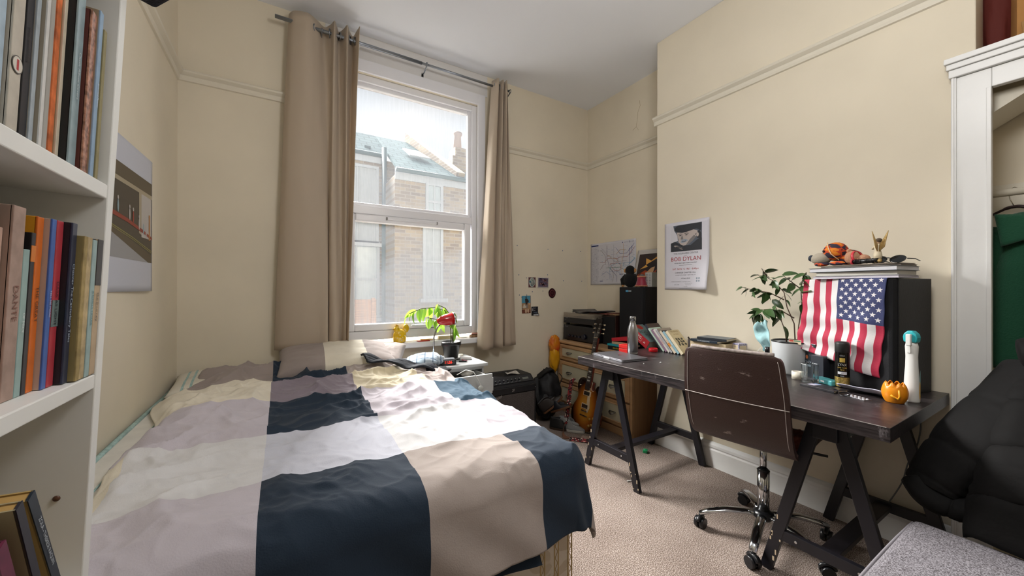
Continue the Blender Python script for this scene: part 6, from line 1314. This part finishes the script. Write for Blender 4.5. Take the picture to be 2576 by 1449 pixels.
# small cards on the window wall (x right = +x)
def card(nm, lab, cat, x0, z0, w_, h_, artf, mats, base, tilt=0, curl=None):
    r_ = math.radians(tilt); return sheet(nm, lab, cat, (x0, YW-.001, z0), (math.cos(r_), 0, math.sin(r_)), (-math.sin(r_), 0, math.cos(r_)), w_, h_, artf, mats, curl, base)
def calli(A):
    A.rect(.004, .003, .086, .100, 0); A.disc(.045, .052, .036, .045, 1, 30)
    A.disc(.022, .058, .010, .012, 2); 
    for x in (.048, .060, .072): A.line([(x-.006, .078), (x, .040), (x-.010, .022), (x-.016, .030), (x-.014, .050)], .0045, 3)
    A.line([(.030, .080), (.045, .088), (.060, .084)], .003, 3); A.disc(.045, .070, .004, .004, 4); A.line([(.03, .036), (.034, .018), (.055, .016)], .004, 2)
card('calligraphy_card', 'small card with an oval of calligraphy on dark red, on the window wall', 'card', 2.058, 1.231, .09, .103, calli, [K('5a2a30'), K('b9c0b8'), K('2f6070'), K('12161c'), K('3f7a50')], '#a8a49c')
def fresco(A):
    A.rect(.008, .010, .128, .098, 0); random.seed(5)
    for k in range(60): A.disc(random.uniform(.015, .122), random.uniform(.016, .092), random.uniform(.003, .010), random.uniform(.003, .008), random.choice([1, 2, 3]), 8, random.random()*3)
card('painting_postcard', 'white bordered postcard of a crowded purple and pink painting on the window wall', 'postcard', 2.170, 1.229, .137, .105, fresco, [K('5f5268'), K('a8766c'), K('433a52'), K('8a5a5e')], '#c4bebb', -1)
def figure_(A):
    A.rect(0, .10, .100, .172, 0); A.rect(0, 0, .100, .10, 1); A.rect(0, 0, .100, .035, 4)
    A.disc(.050, .158, .007, .009, 2, 12); A.poly([(.036, .140), (.050, .148), (.066, .140), (.082, .118), (.074, .102), (.066, .104), (.064, .085), (.044, .085), (.040, .11)], 2)
    A.poly([(.044, .085), (.066, .085), (.072, .05), (.040, .05)], 3); A.disc(.028, .080, .012, .008, 5, 12); A.disc(.03, .062, .022, .010, 5, 14); A.disc(.046, .022, .012, .022, 6, 12); A.disc(.072, .024, .012, .022, 6, 12); A.disc(.088, .09, .01, .008, 6, 10)
card('figure_postcard', 'tall postcard of a standing figure under a blue sky, lower left on the window wall', 'postcard', 1.985, .978, .105, .172, figure_, [K('4f94ae'), K('a8845f'), K('2f2320'), K('8a8078'), K('6a3a2c'), K('cdc3b2'), K('c9a88c')], '#8a7a6a', 1)
def blackf(A):
    A.poly([(.022, .082), (.014, .074), (.010, .062), (.012, .050), (.020, .044), (.016, .060), (.018, .072)], 0); A.text('Rock', .024, .076, .014, 0, 'LEFT'); A.text('&', .024, .064, .011, 0, 'LEFT'); A.text('Roll', .024, .052, .014, 0, 'LEFT')
    A.rect(.024, .033, .070, .036, 1); A.rect(.024, .027, .064, .030, 1); A.rect(.024, .004, .074, .013, 0)
card('black_flyer', 'small black flyer with white lettering and a curled corner on the window wall', 'flyer', 2.096, .952, .080, .090, blackf, [K('b9bcc0'), K('5a6478')], '#15171f', 0, curl=lambda u, v: .002+.020*sstep(.5, 1, u)*sstep(.4, 0, v))
m = MB(); out = [(.046*math.cos(a)*(1+.03*math.sin(a*5)), .050*math.sin(a)*(1+.03*math.cos(a*4))) for a in [2*PI*k/32 for k in range(32)]]
q = Matrix(((1, 0, 0, 0), (0, 0, -1, 0), (0, 1, 0, 0), (0, 0, 0, 1)))
ag = thing('agate_slice', 'dark red oval agate slice stuck on the window wall', 'agate', (2.352, YW-.001, 1.175))
m.ring(out, 0, .004, 0, q); m.build('slice', pm('dark_red_agate', '#33141c', .25), ag, bevel=.001)
m = MB(); m.tube([(.030*math.cos(a)*(1-.25*max(0, math.sin(a))), -.0045, .032*math.sin(a)) for a in [2*PI*k/30 for k in range(31)]], .0018, 5); m.ball((-.004, -.0042, .0), (.003, .001, .009)); m.build('ring_line', pm('pink_agate', '#8a3a48', .3), ag)
# blobs of blue putty left on the wall
putty = pm('blue_putty', '#4a5f86', .7)
PB = [(1288, 612), (1378, 622), (1415, 625), (1460, 626), (1296, 690), (1320, 700), (1377, 690), (1417, 704), (1463, 705), (1339, 733), (1366, 731), (1298, 742), (1307, 748), (1322, 742), (1309, 776)]
pbw = [(1.929, 1.638), (2.299, 1.622), (2.49, 1.617), (2.736, 1.622), (1.949, 1.354), (2.037, 1.325), (2.295, 1.361), (2.50, 1.303), (2.754, 1.302), (2.107, 1.19), (2.236, 1.196), (1.955, 1.158), (1.984, 1.136), (2.04, 1.157), (1.989, 1.028)]
for i, (x, z) in enumerate(pbw):
    single('wall_tack', MB().ball((0, 0, 0), (.0045, .003, .005), nu=8, nv=6), putty, 'tiny blob of blue putty left on the window wall', 'putty', (x, YW-.0025, z), group='putty blobs on the window wall')
# poster on the left wall (x right = +y)
def night(A):
    A.rect(.02, .15, .50, .515, 0, 1); A.poly([(.02, .135), (.45, .135), (.02, .235)], 2, 2); A.poly([(.02, .235), (.45, .135), (.50, .135), (.50, .17), (.02, .26)], 1, 1)
    A.rect(.02, .44, .50, .458, 3); A.poly([(.33, .26), (.36, .255), (.36, .44), (.33, .44)], 3, 1); A.rect(.36, .245, .49, .44, 4); A.rect(.02, .458, .50, .515, 1); A.line([(.02, .262), (.25, .232), (.50, .19)], .004, 5); A.line([(.02, .255), (.25, .224), (.50, .182)], .003, 5)
    A.poly([(.02, .30), (.20, .288), (.40, .262), (.50, .245), (.50, .258), (.38, .280), (.20, .304), (.02, .318)], 6); A.rect(.455, .24, .472, .36, 7)
    for x, z, c in ((.10, .34, 8), (.22, .325, 4), (.26, .32, 6), (.33, .30, 4), (.385, .285, 8), (.42, .275, 4)): A.disc(x, z, .008, .026, c, 12); A.disc(x, z+.032, .007, .008, 4, 12)
sheet('night_scene_poster', 'dark poster of a lit room at night with white borders on the left wall', 'poster', (XL+.001, 1.955, 1.205), (0, 1, 0), (0, 0, 1), .51, .625, night,
      [K('4a4236'), K('5a4f3c'), K('9a9a9c'), K('a89c84'), K('b9b4b0'), K('8f8a50'), K('8f3a2a'), K('b07a44'), K('8fa4ad')], curl=lambda u, v: .004+.012*u, base='#c3c6d2')
# ------------------------------------------------------------------ bookcase
bcm = pm('white_bookcase_board', '#e4e4e0', .45, var=.02, vscale=6)
LEAN = 2.58
bc = thing('bookcase', 'white bookcase with books standing at the foot of the bed by the left wall', 'bookcase', (-.277, 0, 0), 0, None, ry=LEAN)
MB().box(-.27, 0, .767, .788, .002, 1.718).build('side_panel', bcm, bc, bevel=.0015); MB().box(-.27, 0, .02, .041, .002, 1.718).build('side_panel', bcm, bc, bevel=.0015)
for z in (.10, .785, 1.078, 1.350, 1.655): MB().box(-.265, -.001, .0415, .7665, z, z+.020).build('shelf', bcm, bc, bevel=.0015)
MB().box(-.272, .002, .018, .790, 1.7185, 1.736).build('top_board', bcm, bc, bevel=.0015); MB().box(-.275, -.2705, .02, .788, .05, 1.718).build('back_panel', pm('bookcase_back', '#d6d5d0', .6), bc)
for z in (.93, .885): MB().ball((-.03-.02*(z < .9), .766, z), (.004, .002, .004), nu=10, nv=6).build('screw_cap', pm('brown_cap', '#5a3a28', .5), bc)
m = MB(); m.ball((-.075, .7665, .86), (.012, .0015, .005), nu=10, nv=6); m.build('wood_scar', pm('brown_scar', '#a5814e', .7), bc)
Lz = lambda x, z: z+.0  # shelf heights read at the front edge
def sbook(lab, x, y0, y1, z, h, cov, sp, txt=None, tc=None, w_=.13, group=None, page='#d8cdb2', **kw):
    # spine faces +x : mirror of book()
    t = y1-y0-.0006; root = thing('book', lab, 'book', (x, (y0+y1)/2, z), 180, group); root.rotation_euler = (0, math.radians(LEAN), 0)
    c = min(.0022, t*.15); m = MB(); m.box(-w_, 0, -t/2, -t/2+c, 0, h); m.box(-w_, 0, t/2-c, t/2, 0, h); m.box(-c, .0012, -t/2, t/2, 0, h, 1)
    m.build('cover', [pm('cover_'+cov, '#'+cov, .45, var=.06, vscale=18), pm('spine_'+sp, '#'+sp, kw.get('rough', .4), var=kw.get('var', .10), vscale=kw.get('vs', 40))], root, bevel=.0008)
    MB().box(-w_+.003, -c, -t/2+c, t/2-c, .002, h-.003).build('page_block', pm('pages_'+page.lstrip('#'), page, .85), root)
    if txt:
        fs = kw.get('fs', t*.5)
        A = Art(); A.text(txt, 0, 0, fs, 0); xs = [p[0] for L2 in A.L for p in L2[0]]; k = min(1, h*.84/(max(xs)-min(xs))); m = MB()
        A.put(m, lambda xx, yy, o: Vector((.0018+o, yy, h*.5-xx*k))); m.build('spine_title', pm('ink_'+(tc or 'e8e4da'), '#'+(tc or 'e8e4da'), .5), root)
    if 'band' in kw:
        m = MB(); z0, z1, bcx = kw['band']; m.box(.0011, .0017, -t/2, t/2, h*z0, h*z1); m.build('spine_band', pm('band_'+bcx, '#'+bcx, .5), root)
    return root
zl = 1.0985-.0; zu = 1.3705
dx_ = lambda x, z: x
low = [(-.2286, .7489, .767, .190, '2d2a28', 'b39a78', 'the journey', '2a2622', dict(band=(.66, 1.0, '3a3a3c')), 'illustrated paperback with a dark top band, last in the lower row'),
       (-.2286, .7354, .7489, .188, 'b7ae98', '9ab0ae', 'A DOLLS HOUSE', '2f6f78', dict(rough=.9), 'ragged pale blue spined paperback second from the far end of the lower row'),
       (-.2294, .7215, .7354, .190, '9a8a5e', 'b5a17a', None, None, dict(rough=.9, var=.3), 'tattered tan spined book third from the far end of the lower row'),
       (-.2294, .7114, .7215, .190, '8c7c50', 'a08c5c', None, None, dict(rough=.9, var=.3), 'worn olive brown hardback beside the tattered tan one in the lower row'),
       (-.2364, .6981, .7114, .205, '17161e', '2c3348', 'Chaucer The Canterbury Tales', 'a8b4c4', dict(fs=.008), 'navy paperback with pale script lettering in the lower row'),
       (-.2441, .6823, .6981, .205, 'c4625c', 'b03a44', 'DARK AS LIGHT', '2a2a30', dict(band=(.36, .52, '6a7a78')), 'red and pink spined paperback in the lower row beside the navy one'),
       (-.2445, .6718, .6823, .205, 'b8a596', '3f62a8', 'TELL ME MORE', 'c8c4d8', {}, 'beige covered paperback with a blue spine in the lower row'),
       (-.251, .6581, .6718, .205, 'dd9a26', 'd0691e', 'THE GREAT', '3a2a1e', dict(fs=.008), 'tall orange paperback in the lower row of the bookcase'),
       (-.2513, .6489, .6581, .185, '16151a', '1e1d22', None, None, dict(band=(.82, .92, 'd0782a')), 'black paperback with an orange oval, beside the tall orange one'),
       (-.2516, .6364, .6489, .165, '9aa8a0', '8faaa6', 'OF MICE', 'd8dedb', {}, 'short grey green paperback between the black and the beige cloth books'),
       (-.2516, .6139, .6364, .210, '9a8478', 'a48c80', 'DANTE', '7a4a3c', dict(rough=.9, fs=.012, var=.15), 'thick faded pink beige cloth hardback in the lower row'),
       (-.258, .600, .6139, .185, 'c9c3b8', 'c9a898', None, None, {}, 'white paperback with a torn top, nearest in the lower row'),
       (-.258, .575, .600, .20, '8a5a3a', 'c8642c', None, None, {}, 'orange brown hardback at the left edge of the lower row')]
for x, y0, y1, h, cv, sp, tx, tc2, kw, lab in low: sbook(lab, x-.002, y0, y1, zl, h, cv, sp, tx, tc2, **kw)
up_ = [(-0.2261, .7509, .760, .215, '8a8058', '8f8660', None, None, {}, 'thin olive spined book at the far end of the upper row'),
       (-0.2277, .7397, .7509, .235, 'a08c74', '8aa4bd', 'Selected Poems', 'd8e2ea', {}, 'pale blue spined book beside the thin olive one in the upper row'),
       (-0.2307, .7245, .7397, .225, '5a2418', 'a0705a', None, None, dict(rough=.25, var=.5, vs=120), 'ornate gold and red patterned hardback in the upper row'),
       (-0.2368, .7054, .7245, .255, '0e1214', '8fa3a8', 'Classic Album Covers', 'b8c4c8', dict(rough=.25, fs=.007), 'large black book with a silver blue spine in the upper row'),
       (-0.2457, .6978, .7054, .235, 'b09c78', 'c9bda8', None, None, {}, 'slim cream spined book beside the large black one in the upper row'),
       (-0.2480, .6877, .6978, .262, 'c9c6c0', 'c86a3a', None, None, dict(var=.4), 'tall orange and white spined book in the upper row'),
       (-0.2535, .6809, .6877, .262, '8f8676', 'd3d3d0', None, None, {}, 'thin white spined book in the upper row beside the orange one'),
       (-0.2584, .6728, .6809, .265, 'a8a294', 'a9b3ba', None, None, dict(rough=.2), 'slim silver spined book in the upper row'),
       (-0.2603, .6576, .6728, .265, '0f1116', '14161c', 'THE BEATLES', '3a3030', dict(rough=.3), 'tall black glossy book near the left edge of the upper row'),
       (-0.2611, .6373, .6576, .265, 'b3ab9c', 'b8b0a2', None, None, {}, 'thick cream book with a red roundel on its spine in the upper row'),
       (-0.2660, .610, .637, .262, '9fb4c4', 'a9bccb', None, None, {}, 'pale blue book cut by the left edge of the upper row'),
       (-0.2680, .585, .610, .26, '3a3432', '3a3432', None, None, {}, 'dark book nearest the camera in the upper row')]
for i, (x, y0, y1, h, cv, sp, tx, tc2, kw, lab) in enumerate(up_):
    ob = sbook(lab, x, y0, y1, zu, h, cv, sp, tx, tc2, **kw)
    if i == 9:
        A = Art(); A.disc(0, 0, .010, .010, 0, 20); A.disc(0, 0, .0088, .0088, 1, 20); A.rect(-.006, -.002, .006, .002, 2); m = MB(); A.put(m, lambda xx, yy, o: Vector((.0018+o, yy, .10+xx))); m.build('roundel', [K('5a5550'), K('cfc8bc'), K('b0383a')], ob)
for nm_, lab, y, z, h, t_, cv, sp, lean_, tx in (('a', 'dark blue spined paperback leaning on the bottom shelf in view', .722, .8065, .212, .014, 'b89c64', '182430', 28, 'ZOLA - THERESE RAQUIN'), ('b', 'leaning cream paged book with a frayed black spine on the lowest shelf in view', .684, .8065, .205, .012, 'a89c7c', '2a2830', 24, None), ('c', 'purple book with white lettering leaning lowest at the left edge', .645, .8065, .175, .016, '5a2038', '6a2440', 24, 'AWAY')):
    root = thing('book', lab, 'book', (-.243, y, z), 0); root.rotation_euler = (math.radians(lean_), math.radians(LEAN), 0)
    m = MB(); m.box(-.13, 0, -t_/2, -t_/2+.0015, 0, h); m.box(-.13, 0, t_/2-.0015, t_/2, 0, h); m.box(-.0015, .001, -t_/2, t_/2, 0, h, 1); m.build('cover', [pm('cover_'+cv, '#'+cv, .5), pm('spine_'+sp, '#'+sp, .5, var=.2, vscale=40)], root)
    MB().box(-.127, -.0015, -t_/2+.0015, t_/2-.0015, .002, h-.002).build('page_block', pm('pages_c09a5a', '#c09a5a', .85), root)
    if tx:
        A = Art(); A.text(tx, 0, 0, .0075, 0); m = MB(); A.put(m, lambda xx, yy, o: Vector((.0016+o, yy, h*.62-xx))); m.build('spine_title', K('c3ccd2'), root)
fb_ = thing('storage_box', 'dark woven fabric box on top of the bookcase, only its corner in view', 'storage box', (-.205, .795, 1.745), 35)
wvn = pm('dark_woven_fabric', '#141726', .9, bump=.8, bscale=220, var=.5, vscale=260)
m = MB(); m.box(-.09, .09, -.13, .13, 0, .16); m.build('box_body', wvn, fb_, bevel=.006); MB().box(-.094, .094, -.134, .134, .161, .18).build('lid', wvn, fb_, bevel=.004)

# ------------------------------------------------------------------ closet in the right alcove
mb = MB(); y0, y1 = .395, .285; zc = 2.06
mb.box(XC-.030, XC-.0005, y1, y0, 0, zc+.08); mb.box(XC-.038, XC-.030, y0-.016, y0, 0, zc+.08); mb.box(XC-.036, XC-.030, y1, y1+.014, 0, zc); mb.box(XC-.042, XC-.038, y0-.010, y0-.002, 0, zc+.08)
struct('trim_6', mb, whitem, bevel=.003)
mb = MB(); mb.box(XC-.030, XC+.0, -.75, y1, zc, zc+.08); mb.box(XC-.045, XC+.02, -.75, y0+.006, zc+.081, zc+.115); mb.box(XC-.052, XC+.02, -.75, y0+.012, zc+.116, zc+.14); mb.box(XC-.060, XC+.02, -.75, y0+.018, zc+.141, zc+.165)
struct('trim_7', mb, whitem, bevel=.003)
struct('closet_shelf', MB().box(XC+.02, XR-.001, -.75, YC0-.001, zc+.13, zc+.16), trimm)
bpy.data.objects['closet_shelf'].name = 'trim_8'
mb = MB(); mb.box(XR-.02, XR-.001, -.75, YC0-.001, 1.56, 1.70); mb.box(XR-.012, XR-.001, -.75, YC0-.001, 1.40, 1.555); mb.box(XR-.015, XR-.001, -.75, YC0-.001, 1.0, 1.395)
struct('trim_9', mb, trimm, bevel=.003)
mb = MB(); mb.ring([(YC0-.002, 2.055), (YC0-.002, 1.95), (.16, 2.055)], XC+.05, XR-.03, 0, Matrix(((0, 0, 1, 0), (1, 0, 0, 0), (0, 1, 0, 0), (0, 0, 0, 1)))); struct('trim_10', mb, trimm)
single('clothes_rail', MB().cyl((0, -.70, 0), (0, .325, 0), .016, n=20), trimm, 'cream painted clothes rail across the closet', 'clothes rail', (2.68, 0, 1.640))
hg = thing('coat_hanger', 'dark wooden hanger with wire hook on the closet rail', 'hanger', (2.68, .245, 1.640), 75)
m = MB(); m.tube([(-.017, 0, -.012), (-.020, 0, .006), (0, 0, .020), (.018, 0, .008), (.012, 0, -.03), (.0, 0, -.065)], .0018, 6); m.build('hook', nickel, hg)
m = MB(); m.tube(sm_([(-.17, 0, -.150), (-.11, 0, -.115), (-.03, 0, -.072), (0, 0, -.065), (.03, 0, -.072), (.11, 0, -.115), (.17, 0, -.150)]), [.006]*4+[.009]*6+[.013]*14+[.009]*7+[.006]*6, 8, flat=.55); m.build('arm', pm('dark_hanger_wood', '#2b1c1c', .4), hg)
green = pm('green_wool', '#0a4a30', .9, sheen=.3, bump=.3, bscale=150)
gc = thing('green_coat', 'dark green buttoned coat hanging in the closet', 'coat', (2.68, .19, 1.485))
def coatf(u, v):
    a = 2*PI*u; w_ = .05+.075*min(1, v*2.4)+.02*v; d_ = .04+.05*min(1, v*3); fold = 1+.10*math.sin(a*5+v*2)*v
    return (d_*math.cos(a)*fold, w_*math.sin(a)*fold*1.15, .06-.66*v-.0*abs(math.sin(a)))
mb = MB(); mb.grid(60, 30, coatf, sm=True); mb.build('coat_body', green, gc, solid=.006, weld=True)
m = MB(); m.grid(10, 8, lambda u, v: (-.075-.015*v, .10-.13*u-.02*v, .055-.02*u-.14*v*(1-.5*u)), sm=True); m.build('collar', green, gc, solid=.008)
m = MB(); m.grid(10, 12, lambda u, v: (-.104+.0*u, .02-.06*u, .0-.55*v), sm=True); m.build('lapel', green, gc, solid=.010)
m = MB(); m.tube(sm_([(-.02, .09, .0), (-.03, .125, -.12), (-.035, .125, -.30), (-.04, .11, -.46)]), [.035]*13+[.034]*6, 12) if False else m.tube([(-.02, .09, .0), (-.03, .115, -.12), (-.035, .115, -.30), (-.04, .10, -.46)], [.036, .040, .038, .034], 14); m.build('sleeve', green, gc)
for z_ in (-.09, -.22, -.35): MB().lathe([(0, 0), (.009, 0), (.009, .003), (0, .004)], 16, M=T(-.118, .005, z_, 0, -90, 0), cap=False).build('button', pm('pale_horn_button', '#b9b39c', .3), gc)
# boxes on the shelf over the closet
st2 = thing('cardboard_carton', 'brown cardboard carton with an open flap on the shelf over the closet', 'box', (2.70, .135, zc+.1605), 12)
crd = pm('brown_cardboard', '#a8773e', .8, var=.05)
MB().box(-.12, .10, -.12, .12, 0, .30).build('carton', crd, st2, bevel=.002)
m = MB(); bar(m, (-.125, 0, .085), (-.165, 0, .012), .22, .004, (0, 1, 0)); m.build('flap', pm('tan_cardboard', '#9a7444', .8), st2)
m = MB(); m.ball((0, 0, .20), (.035, .045, .21), nu=26, nv=20, fn=lambda d: 1+.2*fbm(d.x*2, d.y*2, d.z*2))
single('red_brown_bag', m, pm('rust_dark_fabric', '#5a1a10', .8, bump=.3, bscale=20), 'dark red brown fabric bundle beside the carton over the closet', 'bag', (2.70, .298-.005, zc+.1605))

# ------------------------------------------------------------------ grey seat with black puffer coat
sfm = bpy.data.materials.new('grey_tweed'); sfm.use_nodes = True; nt = sfm.node_tree; b = nt.nodes['Principled BSDF']; b.inputs['Roughness'].default_value = .95
t = nt.nodes.new('ShaderNodeTexCoord'); n = nt.nodes.new('ShaderNodeTexNoise'); n.inputs['Scale'].default_value = 330; r = nt.nodes.new('ShaderNodeValToRGB'); e = r.color_ramp.elements; e[0].position = .38; e[0].color = (*lin('#4f4a4e'), 1); e[1].position = .62; e[1].color = (*lin('#a09ca2'), 1)
nt.links.new(t.outputs['Object'], n.inputs['Vector']); nt.links.new(n.outputs['Fac'], r.inputs[0]); nt.links.new(r.outputs[0], b.inputs['Base Color'])
sf = thing('grey_sofa', 'grey tweed sofa seat at the bottom right corner under the black coat', 'sofa', (1.80, -.10, 0))
MB().box(-.60, .14, -.70, .455, .08, .30).build('frame', sfm, sf, bevel=.02); MB().box(-.61, .088, -.69, .488, .302, .42).build('seat_cushion', sfm, sf, bevel=.022, seg=3)
m = MB(); m.tube(sm_([(-.60, .488, .405), (-.3, .490, .407), (-.1, .490, .405), (.08, .486, .405)]), .004, 6); m.build('piping', pm('grey_piping', '#8a868c', .9), sf)
MB().box(.145, .30, -.70, .20, .08, .55).build('backrest', sfm, sf, bevel=.04, seg=3)
for x in (-.55, .10):
    for y in (-.65, .40): MB().box(x-.02, x+.02, y-.02, y+.02, 0, .08).build('foot', blackp, sf)
puf = pm('black_puffer_nylon', '#070606', .8, spec=.25, bump=.2, bscale=30)
pc = thing('puffer_coat', 'black quilted puffer coat thrown over the grey sofa', 'coat', (2.1, .15, .42))
def puftube(pts, rad, nm, flat=.75, seams=5, depth=.10, wr=.05, seed=0):
    P = sm_(pts, 16); N = len(P)
    m = MB(); vs = []; fs = []; n = 36; nrm = None
    for i, p in enumerate(P):
        f = i/(N-1); g = f*(len(rad)-1); k = min(int(g), len(rad)-2); r0 = rad[k]+(rad[k+1]-rad[k])*(g-k)
        t = (P[min(i+1, N-1)]-P[max(i-1, 0)]).normalized()
        if nrm is None: nrm = (Vector((0, 0, 1))-t*t.z).normalized()
        else: nrm = (nrm-t*nrm.dot(t)).normalized()
        bn = t.cross(nrm)
        for q in range(n):
            a = 2*PI*q/n; ph = (f*seams+.10*math.sin(a+seed)) % 1; d_ = min(ph, 1-ph)
            c_ = 1-depth*math.exp(-(d_/.045)**2)-.35*depth*math.exp(-(d_/.16)**2)
            c_ += wr*fbm(math.cos(a)*1.6+seed, math.sin(a)*1.6+f*seams*1.3, f*4+seed)+.025*abs(noise.noise(Vector((math.cos(a)*4, math.sin(a)*4, f*seams*5+seed))))
            if i in (0, N-1): c_ *= .6
            vs.append(p+nrm*math.cos(a)*r0*flat*c_+bn*math.sin(a)*r0*c_-Vector((2.1, .15, .42)))
    for i in range(N-1):
        for q in range(n): fs.append((i*n+q, i*n+(q+1) % n, (i+1)*n+(q+1) % n, (i+1)*n+q))
    fs += [tuple(range(n-1, -1, -1)), tuple((N-1)*n+q for q in range(n))]
    m.add(vs, fs, 0, True); return m.build(nm, puf, pc, sub=1)
puftube([(2.28, .13, .93), (2.20, .205, .79), (2.10, .29, .65), (2.035, .345, .555), (2.005, .368, .495)], [.13, .140, .125, .098, .080], 'sleeve', .62, 3.4, .05, .06, 1)
puftube([(2.02, .385, .515), (1.99, .355, .485), (1.985, .305, .475), (1.985, .262, .478), (1.99, .245, .480)], [.070, .070, .064, .058, .052], 'cuff', .62, 2.2, .06, .07, 4)
puftube([(2.26, .20, .98), (2.28, .06, 1.0), (2.28, -.14, .98), (2.26, -.3, .92)], [.07, .10, .12, .11], 'hood', .8, 2, .06, .08, 9)
def bodyf(u, v):
    tp = Vector((2.27, .19-.6*u, .93)); hm = Vector((1.90-.10*u, .265-.62*u, .440)); p = tp.lerp(hm, v); ph = (v*3.6+.12*math.sin(u*4)) % 1; d_ = min(ph, 1-ph)
    bu_ = .055*math.sin(PI*v)**.6-.014*math.exp(-(d_/.05)**2)+.018*fbm(u*2, v*3, 3)+.003*fbm(u*6, v*8, 5)-.03*sstep(.08, 0, u)
    return tuple(p+Vector((-.75, .1, .65))*bu_-Vector((2.1, .15, .42)))
MB().grid(60, 90, bodyf, sm=True).build('body', puf, pc, solid=.035)
single('tissue', MB().grid(14, 10, lambda u, v: (.10*u, .09*v, .012+.015*math.sin(u*9+v*7)+.012*fbm(u*4, v*4)), sm=False), pm('crumpled_white_paper', '#c9c6bd', .7), 'crumpled pale papers between the coat sleeve and the grey sofa seat', 'paper', (1.99, .20, .4215), 20, solid=.001)
cbw = MB(); cbw.tube(sm_([(2.51, .50, .69), (2.515, .49, .60), (2.51, .50, .50), (2.505, .53, .40), (2.50, .55, .30), (2.47, .60, .17)]), .003, 6)
single('cable', off(cbw, (2.5, .5, .17)), pm('grey_cable', '#6d6d6c', .5), 'thin grey cable hanging behind the right trestle', 'cable', (2.5, .5, .17))
